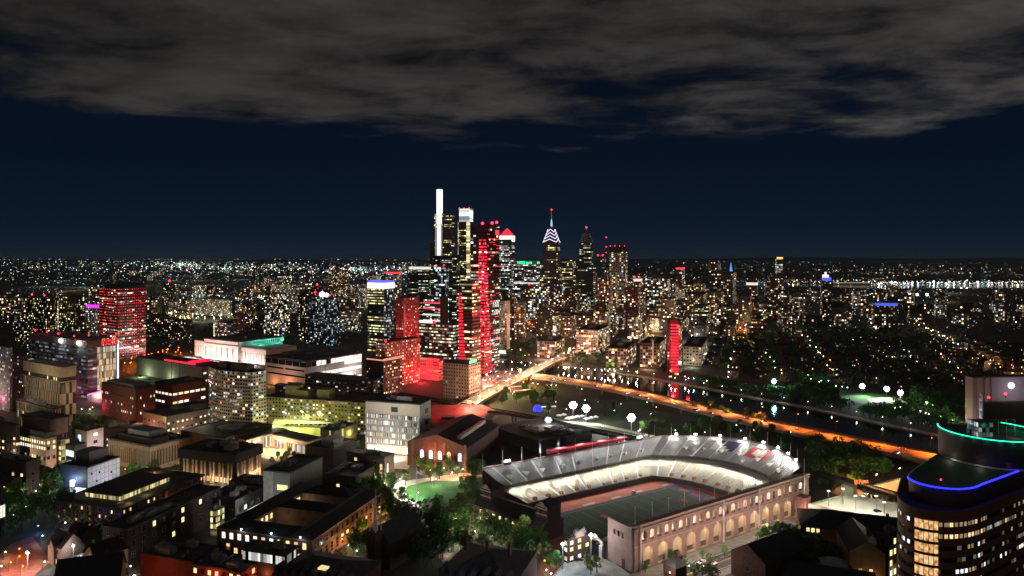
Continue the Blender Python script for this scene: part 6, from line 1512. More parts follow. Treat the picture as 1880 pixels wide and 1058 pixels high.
put('window', winmesh(1.8, 11, 'white', 1, 5), r_, (w_ * .3, 0, 1.5)); put('window', winmesh(2, 9, 'warm', 1, 4), r_, (0, 3, 3.5), -math.pi / 2); light((w_ * .7, -6, 6), (1, .4, .15), 1400, .5, r_)
r_, w_, d_, h_ = bldg('campus_block', 'long dark terraced block running from the lit plaza down to the lawn', 560, 612, 660, 872, 828, style=mat('near_black_wall', (.03, .026, .024), .9), pent=(.2, .6, 6), units=2)
windows(r_, w_, d_, [3], 2, 1.8, 16, 16, lit=.4, keys=('yellow',), nx=2, ny=1, seed=42)
r_, w_, d_, h_ = bldg('campus_block', 'low dark block with one lit window in front of the stepped block', 590, 652, 700, 906, 878, style=mat('dark_panel_brick', (.075, .05, .04), .9)); windows(r_, w_, d_, [2.5], 2.2, 2.6, 14, 16, lit=.6, keys=('yellow', 'dim'), nx=2, ny=1, seed=43)
r_, w_, d_, h_ = bldg('campus_block', 'dark flat block between the black finned block and the pale concrete end wall', 420, 478, 505, 925, 892, style=mat('near_black_wall', (.03, .026, .024), .9), units=3)
r_, w_, d_, h_ = bldg('campus_block', 'brown low block with flat roof behind the stone block, in front of the bowed tower', 332, 412, 500, 838, 806, style=mat('brown_low', (.15, .09, .06), .9), units=3); light((w_ * .5, -8, 4), (1, .6, .3), 1500, .6, r_); light((-5, d_ * .9, 5), (1, .6, .25), 2500, .6, r_)
r_, w_, d_, h_ = bldg('campus_block', 'flat brown hall with orange lit wall behind the stone block', 268, 318, 352, 838, 812, style=mat('brown_low', (.15, .09, .06), .9)); light((2, -4, h_ - 1), (1, .5, .2), 1200, .5, r_)

# lit courtyard building and tennis deck
C, wd, dd, h, t = corner(402, 520, 592, 850, 824, 57)
r_ = empty('courtyard_building', C, t, 'low building wrapped round a warm lit sunken court with small trees', 'building'); px = C.y / F
wl = mat('court_wall', (.5, .38, .26), .85)
b = MB(); b.box(0, wd, dd * .55, dd, 0, h); b.box(wd * .62, wd, 0, dd * .549, 0, h * .95); b.build('wall', [wl], r_)
b = MB(); b.box(-.4, wd + .3, dd * .53, dd + .3, h + .01, h + .9); b.box(wd * .6, wd + .3, -.3, dd * .529, h * .95 + .01, h * .95 + .8); b.build('roof', [mat('court_roof', (.06, .05, .045), .9)], r_)
b = MB(); b.box(wd * .1, wd * .6, dd * .549 - .3, dd * .549 - .02, 1, h - 1.5, 0, None, 1.4, 20); b.build('glass_wall', [wall('court_glow', (.4, .3, .2), 1., ww=(.1, 1), wh=(-1, 2), pal='warm', S=.75)], r_)
b = MB(); b.box(wd * .62 - .3, wd * .62 - .02, 2, dd * .5, .8, h * .6, 0, None, 1.4, 20); b.build('glass_wall', [MAT['court_glow']], r_)
for x, y in ((.2, .3), (.4, .25), (.5, .4), (.3, .48), (.1, .45)): light((wd * x, dd * y, 5.5), (1, .74, .45), 7500, .6, r_)
b = MB(); b.face([(0, 0, .12), (wd * .62, 0, .12), (wd * .62, dd * .549, .12), (0, dd * .549, .12)]); b.build('court_paving', [mat('court_paving', (.3, .24, .17), .9, var=.3)], r_)
b = MB(); 
for k in range(12): b.box(-6 - k * .3, -1, dd * (.35 + .04 * k), dd * (.35 + .04 * k) + 2.5, 0, .4 + .45 * k)
b.build('ramp', [mat('ramp_stone', (.42, .34, .25), .9)], r_)
dz = 9.; pts = [G(u, v, dz) for u, v in ((497, 783), (600, 786), (636, 778), (622, 768), (505, 767))]; r0 = Vector((pts[0].x, pts[0].y, 0))
r_ = empty('sports_deck', r0, 0, 'raised flat sports court lit yellow green in front of the yellow green slab', 'sports court'); P = [(p.x - r0.x, p.y - r0.y) for p in pts]
b = MB(); b.prism(P, 0, dz, 0, 1); b.build('deck', [mat('deck_side', (.4, .4, .25), .85), mat('court_top', (.5, .48, .25), .85, var=.15, scale=.1)], r_)
b = MB(); [b.box(P[0][0] + 12 + 4.2 * k, P[0][0] + 14.6 + 4.2 * k, 4, 5.4, dz + .02, dz + .9) for k in range(14)]; b.build('hedge_row', [mat('hedge', (.03, .07, .02), .95)], r_)
for f in (.12, .45, .75): 
    x, y = P[0][0] + (P[1][0] - P[0][0]) * f, P[0][1] + 16; b = MB(); b.tube((x, y, dz), (x, y, dz + 9), .15, n=5, m=1); b.box(x - 1, x + 1, y - .3, y + .3, dz + 9, dz + 9.3); b.build('lamp_post', [glow('court_lamp', (.9, 1, .85), 10), steel], r_); light((x, y, dz + 8.7), (.97, 1, .55), 13000, .5, r_, 'SPOT', R(140), .4, (x, y, 0))
light((P[1][0] * .5, -4, 4), (.8, .9, .2), 2400, .6, r_)
r_, w_, d_, h_ = bldg('service_block', 'small striped service block with a vertical yellow green lit slit, right of the sports court', 588, 615, 655, 822, 792, style=mat('striped_wall', (.16, .12, .09), .85)); b = MB(); b.box(w_ * .3, w_ * .3 + 2, -.3, -.02, 0, h_); b.box(-.3, -.02, d_ * .3, d_ * .3 + 1, 0, h_); b.build('lit_slit', [glow('yellow_green', (.75, .9, .15), .8)], r_)

# bottom row: red lit flat blocks, mansard roofs, spire
r_, w_, d_, h_ = bldg('red_lit_block', 'flat black roofed block with glowing red brick walls and warm windows, bottom edge', 352, 445, 484, 1100, 1052, style=mat('bright_red_brick', (.3, .06, .04), .9), parapet=.6)
windows(r_, w_, d_, [h_ - 3.6, h_ - 8], 1.9, 2.4, 4, 4, lit=.85, keys=('warm', 'yellow'), nx=2, ny=1, seed=51); light((w_ * .5, -6, h_ - 4), (1, .2, .08), 1800, .5, r_); light((-6, d_ * .5, h_ - 2), (1, .2, .08), 1500, .5, r_)
r_, w_, d_, h_ = bldg('red_lit_block', 'dark roofed wing with a red lit wall strip, left of the flat black roofed block', 258, 354, 402, 1078, 1032, style=mat('bright_red_brick', (.3, .06, .04), .9), parapet=.6)
windows(r_, w_, d_, [h_ - 4], 1.7, 2, 4, 5, lit=.5, keys=('warm',), nx=2, ny=1, seed=52, faces='R'); light((w_ * .5, -5, h_ - 2), (1, .12, .05), 900, .4, r_)
r_, w_, d_, h_ = bldg('glass_pavilion', 'flat roofed pavilion with a bright white glazed upper storey, in front of the quadrangle', 446, 522, 542, 1090, 1020, style=mat('near_black_wall', (.03, .026, .024), .9), parapet=.5)
q = MB(); q.box(-.4, w_ + .01, -.4, d_ + .01, h_ - 4.6, h_ - .6, 0, None, 1.7, 20); q.build('glass_wall', [wall('pavilion_lit', (.3, .3, .3), .9, ww=(.1, 1), wh=(-1, 2), pal='white', S=.9)], r_)
put('window', winmesh(5, 3, 'white', 4, 2), r_, (w_ * .3, 0, h_ - 10))
q = MB(); q.box(-2, w_ + 1, -2, d_ + 1, h_ + .52, h_ + 1.1); q.build('roof_slab', [tar], r_)
r_, w_, d_, h_ = bldg('mansard_block', 'dark red block with a slate roof full of dormers along the bottom edge', 500, 645, 700, 1150, 1080, th=72, style=mat('maroon_brick', (.12, .025, .02), .9), parapet=.4)
q = MB(); q.hip(0, w_, 0, d_, h_ + .5, h_ + 5, 0, .2); q.build('mansard_roof', [mat('slate_grey', (.045, .047, .054), .8, var=.4)], r_)
for k in range(9):
    q = MB(); y = d_ * (k + .5) / 9; q.box(-.1, 4, y - 1.3, y + 1.3, h_ + .6, h_ + 3.4); q.gable(-.1, 5, y - 1.3, y + 1.3, h_ + 3.41, h_ + 4.8, 0, 0, .2, 'x'); q.build('dormer', [MAT['slate_grey']], r_)
q = MB(); q.box(2, 5, d_ * .35, d_ * .35 + 4, h_ + 4.6, h_ + 5.4); q.build('roof_window', [pane('yellow')], r_)
r_, w_, d_, h_ = bldg('mansard_block', 'grey slate roofs with rows of dormers and chimneys at the bottom centre', 800, 940, 985, 1160, 1082, th=72, style=mat('maroon_brick', (.12, .025, .02), .9), parapet=.4)
q = MB(); q.hip(0, w_, 0, d_, h_ + .5, h_ + 7, 0, .2); q.build('mansard_roof', [MAT['slate_grey']], r_)
for k in range(7):
    q = MB(); y = d_ * (k + .5) / 7; q.box(-.1, 5, y - 1.2, y + 1.2, h_ + .6, h_ + 4); q.gable(-.1, 6, y - 1.2, y + 1.2, h_ + 4.01, h_ + 5.2, 0, 0, .2, 'x'); q.build('dormer', [MAT['slate_grey']], r_)
for f in (.2, .5, .8): q = MB(); q.box(w_ * .5, w_ * .5 + 2, d_ * f, d_ * f + 1.2, h_ + 5, h_ + 10.5); q.build('chimney', [dbrick], r_)
light((-12, d_ * .5, h_ + 12), (.8, .85, 1), 1500, 2, r_)
C = GD(697, 352); r_ = empty('church', C, R(57), 'dark church with one slender pale needle spire at the bottom centre', 'church')
b = MB(); b.box(0, 26, -7, 7, 0, 14); b.gable(0, 26, -7, 7, 14.01, 22, 1, 0, .4, 'x'); b.build('nave', [dbrick, slate], r_)
b = MB(); b.box(-6, 0, -3, 3, 0, 20); b.build('tower', [dbrick], r_); b = MB(); b.tube((-3, 0, 20), (-3, 0, 31), 1.3, .6, 8); b.tube((-3, 0, 31), (-3, 0, 42), .6, .06, 8); [b.tube((-3 + x, y, 20), (-3 + x, y, 26), .4, .05, 5) for x, y in ((-2, -2), (2, -2), (2, 2), (-2, 2))]; b.build('spire', [mat('pale_spire', (.3, .27, .27), .8)], r_)
light((-9, -6, 26), (.9, .85, .9), 300, .5, r_)
# twin gabled houses and the little street, bottom left
for k, (u, v, lab) in enumerate(((88, 1030, 'gabled brick villa nearest the starry plaza lamp, bottom left'), (120, 1014, 'gabled brick villa with bay windows, right of the other villa, bottom left'))):
    r_ = house('villa', lab, u, v, 13, 11, 9, 57 - 90 + 4, 6, wallm=mat('villa_brick', (.2, .12, .09), .9), lit=(((.2, 1.5, 'off'), (.5, 1.5, 'dim'), (.8, 1.5, 'off'), (.3, 5.5, 'off'), (.7, 5.5, 'off')), ((.3, 1.5, 'off'), (.7, 5.5, 'off'))))
    b = MB(); b.box(4.5, 8.5, -1.6, 0, 0, 9.6); b.gable(4.5, 8.5, -1.6, 3, 9.61, 13, 0, 1, .3, 'y'); b.build('bay', [MAT['villa_brick'], MAT['villa_brick']], r_)
    light((6, -11, 5), (1, .8, .6), 2200, .4, r_)
r_ = house('villa', 'tan gabled house end with small lit attic window, beside the hall, bottom left', 176, 1064, 16, 12, 10, 57, 6, wallm=mat('tan_house', (.3, .22, .13), .9), lit=(((.3, 3, 'dim'),), ((.5, 9.4, 'dim'), (.35, 3, 'dim'), (.7, 3, 'off'))))
light((-8, 4, 6), (1, .8, .4), 500, .4, r_)
house('villa', 'black gabled rooftop silhouette on the bottom edge, left', 100, 1120, 26, 14, 11, 20, 9, wallm=dbrick, lit=((), ()))
r_, w_, d_, h_ = bldg('campus_block', 'dark block on the left edge with a yellow green gridded lit window', -30, 2, 8, 985, 900, style=mat('near_black_wall', (.03, .026, .024), .9)); put('window', winmesh(4, 7, 'yellow', 2, 4), r_, (0, 4, h_ * .45), -math.pi / 2) if 0 else put('window', winmesh(3, 7, 'white', 2, 4), r_, (w_ * .4, 0, h_ * .4))
r_, w_, d_, h_ = bldg('campus_block', 'dark dormitory with orange lit slots, left of the white panelled block', -30, 48, 72, 912, 850, style=mat('dark_red_black', (.05, .03, .028), .9), parapet=.6)
windows(r_, w_, d_, [3, 8, 13], 2, 2, 6, 7, lit=.35, keys=('warm', 'yellow', 'dim'), nx=1, ny=1, seed=61); light((w_ + 5, -2, 8), (1, .7, .35), 1200, .5, r_)
# ------------------------------------------------------------------ river bank lofts and the slender red tower
r_, w_, d_, h_ = T('red_lit_tower', 'slender tower with glowing red floors and a blazing red roof, alone beside the river', 1225, 1246, 1252, 690, 592, style='res_red', cat='tower', bay=3, fl=4)
px = r_.location.y / F
b = MB(); nf = int(h_ / 4.2)
for k in range(1, nf): b.box(-.4, -.02, d_ * .02, d_ * .68, k * 4.2, k * 4.2 + 2.2)
b.build('red_strip', [glow('red_tower_glow', (1, .01, .035), 1.9)], r_)
b = MB(); b.box(-2, -.1, 0, d_ * .7, h_ - 2, h_ + 3); b.box(0, 3, d_ * .1, d_ * .5, h_ + 3.1, h_ + 5.5); b.build('red_roof_light', [glow('red_roof', (1, .02, .06), 3)], r_)
b = MB(); b.box(-.5, -.1, d_ * .05, d_ * .7, 4, 9, 0, None, 2.2, 5); b.build('lit_lobby', [wall('lobby_red', (.3, .1, .1), 1., ww=(.2, .9), wh=(-1, 2), pal='red', S=3)], r_)
light((-12, d_ * .4, 30), (1, .03, .06), 26000, 2, r_); light((w_ / 2, -10, 40), (1, .03, .06), 9000, 2, r_)
LOFT = [(1058, 1098, 1119, 652, 607, 'loft', 'tall red brick loft block with wide warm windows beyond the bridge', 1), (986, 1018, 1037, 658, 628, 'loft', 'cream block lit orange where the bright bridge lands', 2), (1112, 1150, 1168, 676, 641, 'loft', 'red framed loft block with gridded windows on the far river bank', 1),
 (1175, 1210, 1223, 676, 632, 'loft', 'loft block with one bright lit stair column, beside the slender red tower', 1), (1254, 1288, 1300, 672, 638, 'res_beige', 'pale lit block just right of the slender red tower', 3), (1043, 1098, 1111, 622, 581, 'res_warm', 'broad dark brown apartment block above the tall red brick loft', 0), (1037, 1050, 1056, 664, 646, 'loft', 'small pink lit block at the bridge end, in front of the loft', 1)]
for (a, b_, c, vb, vt, st, lab, n) in LOFT:
    r_, w_, d_, h_ = T('loft_block', lab, a, b_, c, vb, vt, style=st, bay=4.2, fl=4.2, pent=(.3, .6, 5))
    if n: light((-20, d_ * .5, 6), (1, .5, .3) if n < 3 else (.9, .9, .7), 16000 if n != 2 else 30000, 2, r_)
    if n == 2: light((w_ * .5, -16, 8), (1, .6, .25), 30000, 2, r_)
    if 'stair' in lab: b = MB(); b.box(-.5, 0, d_ * .28, d_ * .36, 2, h_ + 6, 0, None, 8, 3.5); b.build('lit_stair', [wall('stair_white', (.3, .3, .3), 1., ww=(-1, 2), wh=(.25, 1), pal='white', S=1.8)], r_)

# ------------------------------------------------------------------ helper: is something standing here?
bpy.context.view_layer.update(); DG = bpy.context.evaluated_depsgraph_get()
def free(x, y, r=0.):
    for dx, dy in ((0, 0), (r, 0), (-r, 0), (0, r), (0, -r)) if r else ((0, 0),):
        ok, loc, *_ = SC.ray_cast(DG, (x + dx, y + dy, 400), (0, 0, -1))
        if ok and loc.z > 1.2: return False
    return True
def inpoly(x, y, P):
    c = False; n = len(P)
    for i in range(n):
        a, b_ = P[i], P[(i + 1) % n]
        if (a[1] > y) != (b_[1] > y) and x < (b_[0] - a[0]) * (y - a[1]) / (b_[1] - a[1]) + a[0]: c = not c
    return c
def GP(pts, z=0): return [(lambda p: (p.x, p.y))(G(u, v, z)) for u, v in pts]

# ------------------------------------------------------------------ water, park, lawns
wm = bpy.data.materials.new('river_water'); nt, lk = nodes_of(wm); b = nt['Principled BSDF']; b.inputs['Base Color'].default_value = (.004, .006, .008, 1); b.inputs['Roughness'].default_value = .06
tc = N(nt, 'ShaderNodeTexCoord'); no = N(nt, 'ShaderNodeTexNoise'); no.inputs['Scale'].default_value = .35; no.inputs['Detail'].default_value = 3; lk.new(tc.outputs['Object'], no.inputs['Vector'])
bp = N(nt, 'ShaderNodeBump'); bp.inputs['Strength'].default_value = .12; bp.inputs['Distance'].default_value = .6; lk.new(no.outputs['Fac'], bp.inputs['Height']); lk.new(bp.outputs[0], b.inputs['Normal'])
near_bank = [(880, 668), (960, 684), (1040, 692), (1130, 706), (1240, 730), (1320, 748), (1400, 765), (1500, 786), (1600, 806), (1730, 830), (1990, 880)]
far_bank = [(2000, 858), (1740, 806), (1640, 786), (1560, 768), (1480, 751), (1400, 738), (1300, 718), (1250, 708), (1180, 693), (1110, 682), (1040, 674), (960, 664), (890, 655)]
RIV = GP(near_bank + far_bank)
sheet('river', RIV, .06, wm)
PARK = GP([(905, 722), (960, 700), (1040, 704), (1130, 718), (1240, 743), (1320, 762), (1400, 780), (1480, 798), (1520, 812), (1490, 850), (1330, 812), (1200, 812), (1120, 795), (1000, 768), (915, 752)])
sheet('park_lawn', PARK, .03, mat('park_grass', (.03, .055, .02), .95, var=.4, scale=.02))
sheet('sports_pitch', GP([(1035, 726), (1150, 738), (1128, 757), (1010, 740)]), .07, mat('dark_pitch', (.05, .07, .06), .95, var=.2, scale=.02))
sheet('sports_pitch', GP([(1190, 752), (1290, 768), (1240, 792), (1130, 776)]), .07, MAT['dark_pitch'])
sheet('path', GP([(1020, 772), (1100, 778), (1230, 806), (1226, 809), (1098, 782), (1018, 776)]), .09, mat('path_stone', (.3, .28, .25), .9))
LAWN = GP([(735, 898), (770, 888), (830, 884), (885, 887), (895, 905), (870, 918), (800, 924), (760, 922)])
sheet('lawn', LAWN, .06, grass)
sheet('path', GP([(716, 895), (735, 884), (800, 876), (860, 876), (900, 868), (900, 873), (850, 882), (785, 884), (748, 893), (740, 910), (760, 928), (745, 926), (724, 912)]), .1, mat('plaza_stone', (.36, .35, .34), .9))
sheet('path', GP([(745, 915), (775, 930), (840, 952), (832, 958), (765, 936)]), .11, MAT['plaza_stone'])
sheet('brick_plaza', GP([(785, 878), (855, 868), (880, 876), (830, 884)]), .12, mat('brick_paving', (.3, .13, .08), .9))
BALL = GP([(1535, 728), (1600, 722), (1662, 728), (1658, 742), (1590, 744)]); CLEAR = GP([(1525, 718), (1672, 718), (1668, 756), (1560, 756)])
sheet('ball_field', BALL, .05, mat('ball_grass', (.06, .19, .03), .95, var=.2, scale=.1))
sheet('infield', GP([(1590, 732), (1650, 730), (1656, 737), (1600, 740)]), .09, mat('infield_dirt', (.42, .3, .22), .95))
sheet('brick_plaza', GP([(18, 1000), (60, 985), (70, 1000), (95, 1030), (40, 1075), (-20, 1075), (-10, 1030)]), .05, mat('plaza_brick', (.26, .1, .08), .9, var=.3))
sheet('road', GP([(30, 1075), (60, 1058), (165, 1010), (185, 1018), (120, 1058), (100, 1075)]), .09, asph)
sheet('road', GP([(840, 1030), (985, 1056), (960, 1075), (860, 1075), (800, 1020), (812, 1016)]), .05, mat('red_walk', (.24, .13, .1), .9))
sheet('parking_lot', GP([(880, 700), (905, 682), (965, 676), (985, 680), (930, 705), (890, 722)]), .05, mat('lot_asphalt', (.16, .15, .15), .85))
sheet('plaza', GP([(560, 840), (670, 832), (770, 838), (748, 862), (640, 856)]), .07, mat('warm_plaza', (.4, .33, .26), .9, var=.2))

def deckroad(name, pts, z, width, m, edge_m, label, cat, piers=40., th=1.4, barrier=.9, kindstruct=False):
    """raised road: deck, two parapets, piers"""
    P = [G(u, v, z) for u, v in pts]; root = empty(name, (P[0].x, P[0].y, 0), 0, label, cat)
    Q = [(p.x - P[0].x, p.y - P[0].y) for p in P]; Q = smooth(Q, 2); A = offs(Q, width / 2); B_ = offs(Q, -width / 2)
    b = MB()
    for i in range(len(Q) - 1):
        b.face([(*A[i + 1], z), (*A[i], z), (*B_[i], z), (*B_[i + 1], z)], 0)
        b.face([(*A[i], z - th), (*A[i + 1], z - th), (*B_[i + 1], z - th), (*B_[i], z - th)], 1)
        b.face([(*B_[i], z - th), (*B_[i + 1], z - th), (*B_[i + 1], z - .003), (*B_[i], z - .003)], 1); b.face([(*A[i + 1], z - th), (*A[i], z - th), (*A[i], z - .003), (*A[i + 1], z - .003)], 1)
    b.build('deck', [m, edge_m], root)
    for S_ in (A, B_):
        b = MB(); I_ = offs(S_, .3 if S_ is B_ else -.3)
        for i in range(len(Q) - 1):
            a, c, a2, c2 = S_[i], S_[i + 1], I_[i], I_[i + 1]
            b.face([(*a, z), (*c, z), (*c, z + barrier), (*a, z + barrier)]); b.face([(*c2, z), (*a2, z), (*a2, z + barrier), (*c2, z + barrier)]); b.face([(*a, z + barrier), (*c, z + barrier), (*c2, z + barrier), (*a2, z + barrier)])
        b.build('parapet', [edge_m], root)
    s = 0; nxt = piers / 2
    for i in range(len(Q) - 1):
        L = math.hypot(Q[i + 1][0] - Q[i][0], Q[i + 1][1] - Q[i][1])
        while nxt < s + L:
            t = (nxt - s) / L; p = lerp(Q[i], Q[i + 1], t); an = math.atan2(Q[i + 1][1] - Q[i][1], Q[i + 1][0] - Q[i][0])
            b = MB(); [b.tube((0, y, 0), (0, y, z - th - .9), .7, n=8) for y in (-width * .3, width * .3)]; b.box(-.8, .8, -width * .42, width * .42, z - th - .95, z - th - .003); b.build('pier', [edge_m], root, (*p, 0), an)
            nxt += piers
        s += L
    return root, [(q[0] + P[0].x, q[1] + P[0].y) for q in Q]
hconc = mat('highway_concrete', (.22, .2, .18), .85, var=.2, scale=.08)
HW = [(952, 686), (1040, 698), (1130, 714), (1240, 740), (1320, 760), (1400, 778), (1500, 800), (1600, 819), (1740, 846), (1990, 896)]
hroot, HQ = deckroad('highway_bridge', HW, 7, 25, mat('highway_lane', (.17, .16, .15), .8, var=.25, scale=.1), hconc, 'raised riverside highway flooded with orange lamp light, curving past the park', 'bridge')
lm_ = MB()
for off in (-7.2, -.4, .4, 6.8):
    A_ = offs(smooth(HQ, 1), off - .12); B2 = offs(smooth(HQ, 1), off + .12)
    for i in range(len(A_) - 1):
        if abs(off) > 1 and i % 2: continue
        lm_.face([(*B2[i], 7.012), (*A_[i], 7.012), (*A_[i + 1], 7.012), (*B2[i + 1], 7.012)])
lo_ = lm_.build('lane_marking', [paint], hroot, (-hroot.location.x, -hroot.location.y, 0))
broot, BQ = deckroad('road_bridge', [(838, 757), (872, 735), (905, 717), (960, 690), (1000, 670), (1040, 650), (1082, 628)], 8, 19, mat('bridge_lane', (.26, .23, .2), .8, var=.2, scale=.1), hconc, 'bright straight street bridge crossing the river towards the towers', 'bridge', piers=45)
vroot, VQ = deckroad('rail_viaduct', [(728, 722), (800, 735), (870, 748), (960, 762), (1060, 785), (1150, 802), (1215, 818)], 8, 9, mat('ballast', (.04, .038, .036), .95), mat('viaduct_steel', (.035, .033, .033), .8), 'dark railway viaduct running between the park and the stadium', 'bridge', piers=30)
sroot, SQ = deckroad('road_bridge', [(1605, 906), (1640, 895), (1680, 884)], 8, 16, mat('tan_lane', (.36, .28, .2), .85), hconc, 'short tan lit ramp beside the round ended pavilion', 'bridge', piers=30)
droot, DQ = deckroad('rail_viaduct', [(1495, 868), (1560, 884), (1640, 907), (1700, 924)], 9, 7, MAT['ballast'], MAT['viaduct_steel'], 'dark low rail bridge crossing behind the lit parking deck', 'bridge', piers=26)
lroot, LQ = deckroad('road_ramp', [(1560, 816), (1640, 834), (1740, 858), (1900, 890)], 2.5, 9, MAT['highway_lane'], hconc, 'lower ramp beneath the orange highway with white headlights', 'ramp', piers=30)
sheet('road', GP([(1515, 900), (1548, 890), (1660, 926), (1660, 950), (1600, 935)]), .05, mat('express_lane', (.2, .17, .15), .85))
for u, v in ((1560, 900), (1600, 910), (1635, 925)): p = G(u, v); light((p.x, p.y, 11), (1, .3, .05), 9000, .5)
TR = GP([(1120, 684), (1180, 692), (1250, 706), (1300, 715), (1400, 735), (1480, 749), (1560, 766), (1640, 784), (1740, 805), (1880, 834)])
b = MB(); A, B_ = offs(TR, 4), offs(TR, -4)
for i in range(len(TR) - 1): b.face([(*A[i + 1], .9), (*A[i], .9), (*B_[i], .9), (*B_[i + 1], .9)]); b.face([(*B_[i], 0), (*B_[i + 1], 0), (*B_[i + 1], .9), (*B_[i], .9)])
tag(b.build('river_path', [mat('river_path', (.34, .29, .24), .9, var=.2)]), kind='structure')

# ------------------------------------------------------------------ lamps
LM = {}
LAMPS = []
def lamp(*a, **k): LAMPS.append((a, k))
def lamp_now(x, y, hgt, col, label, group, power=0, s=14, hr=None, z0=0, name='street_lamp', cat='lamp', arm=1.2, spot=False):
    d = max(300, y); r = hr or max(.32, d / F * .72)
    k = (hgt, col, round(r, 1), s)
    root = empty(name, (x, y, z0), 0, label, cat, group)
    if k not in LM:
        b = MB(); b.tube((0, 0, 0), (0, 0, hgt), .14, .08, 6); b.tube((0, 0, hgt), (arm, 0, hgt + .3), .07, n=5); p_ = b.mesh('pole', [darkm])
        b = MB(); b.ball((arm, 0, hgt + .15), r, 0, 8, 6, .8); h_ = b.mesh('lamp_head', [glow('lamp_%02x%02x%02x_%d' % (*[int(c * 255) for c in col], s), col, s)])
        LM[k] = (p_, h_)
    put('pole', LM[k][0], root); put('lamp_head', LM[k][1], root)
    if power and spot: light((arm, 0, hgt - r - .3), col, power, .35, root, 'SPOT', R(150), .8, (arm, 0, 0))
    elif power: light((arm, 0, hgt - r - .3), col, power, .35, root)
    return root
def at_lamp(u, v, hgt, col, label, group, **k):      # u, v is the lamp head in the photo
    z0 = k.pop('z0', 0); p = G(u, v, hgt + z0); return lamp(p.x - 1.2, p.y, hgt, col, label, group, z0=z0, **k)
OR, WH, CO, WA, TE, YE, BL, RE = (1, .18, .016), (1, .95, .88), (.75, .9, 1), (1, .68, .34), (.3, 1, .85), (.9, 1, .45), (.12, .25, 1), (1, .02, .05)
def along_line(Q, step, off=0.):
    out = []; s = 0; nxt = step / 2
    for a, c in zip(Q[:-1], Q[1:]):
        L = math.hypot(c[0] - a[0], c[1] - a[1])
        while nxt < s + L:
            t = (nxt - s) / L; an = math.atan2(c[1] - a[1], c[0] - a[0]); p = lerp(a, c, t); out.append((p[0] - math.sin(an) * off, p[1] + math.cos(an) * off, an)); nxt += step
        s += L
    return out
for i, (x, y, an) in enumerate(along_line(HQ, 36, 11.5)): lamp(x, y, 12, OR if y < 640 else (1, .3, .08), 'orange lamp standing on the edge of the raised highway', 'orange highway lamps', power=95000, s=9, z0=7, spot=True)
for i, (x, y, an) in enumerate(along_line(BQ, 30, -8.5)): lamp(x, y, 8, (1, .66, .36), 'warm lamp along the bright street bridge', 'lamps on the street bridge', power=42000, s=10, z0=8)
for i, (x, y, an) in enumerate(along_line(SQ, 26, 7)): lamp(x, y, 8, (1, .72, .35), 'lamp on the tan lit ramp', 'lamps on the tan ramp', power=12000, s=10, z0=8)
for i, (x, y, an) in enumerate(along_line(TR, 27, 3)): lamp(x, y, 5, WH, 'small white lamp along the far river path', 'white river path lamps', power=300, s=9, z0=.9)
for k in range(8): at_lamp(1044 + 12.1 * k, 675 + 1.0 * k, 6, WH, 'bright white lamp of the row beside the upper river', 'upper riverside lamps', power=1500, s=26)
for k in range(5): at_lamp(906 + 17 * k, 664 + .6 * k, 6, CO, 'bluish lamp on the river bank left of the bridge', 'river bank lamps left of the bridge', power=1500, s=16)
for u, v in ((953, 701), (961, 702), (978, 704), (987, 705), (1004, 707), (1012, 708), (1021, 708)): at_lamp(u, v, 5, (1, .72, .3), 'warm lamp in the row below the highway', 'warm lamps below the highway', power=500, s=14)
rr = random.Random(21)
for k in range(24):
    u, v = rr.uniform(885, 975), rr.uniform(678, 704); at_lamp(u, v, 8, rr.choice((WA, CO, WH, OR)), 'lamp in the lit parking lot left of the bridge', 'parking lot lamps', power=9000, s=12)
for k in range(30):
    f = rr.random(); u = 225 + 112 * f; v = 668 - 26 * f + rr.uniform(-8, 6); at_lamp(u, v, 10, OR, 'orange lamp of the road junction left of the white station', 'orange junction lamps', power=6000, s=10)
for k in range(34): u, v = rr.uniform(305, 445), rr.uniform(572, 586); at_lamp(u, v, 8, rr.choice((YE, YE, WA, (.9, 1, .8))), 'yellow lamp among the trees of the far lit park on the left', 'far park lamps', power=6000, s=16)
# park lights: masts with banks of lamps
def mast(u, v, hgt, label, rad, s, power, col=(1, .97, .9), aim=None):
    p = G(u, v, hgt); root = empty('floodlight_mast', (p.x, p.y, 0), 0, label, 'floodlight')
    b = MB(); b.tube((0, 0, 0), (0, 0, hgt), .35, .2, 8); b.build('pole', [steel], root)
    far = v < 800
    b = MB(); w_f = 3.2 if far else .7; b.box(-w_f, w_f, .3, .5, hgt - (1.4 if far else .3), hgt + (1.4 if far else .3)); b.build('frame', [darkm], root)
    hs = [(0, 0)] + [(2.3 * math.cos(math.pi * k / 3), 2.1 * math.sin(math.pi * k / 3)) for k in range(6)] if far else [(-.4, 0), (.4, 0), (0, .45)]  # far heads are oversized and set in a round, standing in for glare
    for hx, hz in hs: b = MB(); b.ball((hx, -.3, hgt + hz), rad * (.85 if far else 1.1), 0, 8, 6); b.build('lamp_head', [glow('flood_%d_%d' % (s, int(col[0] * 99)), col, s)], root)
    if aim: q = G(*aim); light((0, -1.5, hgt - .5), col, power, 1, root, 'SPOT', R(100), .5, (q.x - p.x, q.y - p.y, 0))
    else: light((0, -1.5, hgt - .5), col, power, 1, root)
    return root
mast(1052, 744, 15, 'floodlight mast over the busy lit park corner, left of a pair', 1.5, 60, 80000)
mast(1076, 750, 15, 'floodlight mast over the busy lit park corner, right of a pair', 1.5, 60, 80000)
mast(1159, 767, 16, 'lone blazing floodlight mast in the park behind the stadium', 1.5, 60, 80000)
mast(1583, 709, 10, 'left floodlight mast of the small ball field across the river', .9, 40, 90000, (.78, 1, .95), (1590, 733))
mast(1628, 714, 10, 'middle floodlight mast of the small ball field across the river', .9, 40, 90000, (.88, 1, .95), (1630, 734))
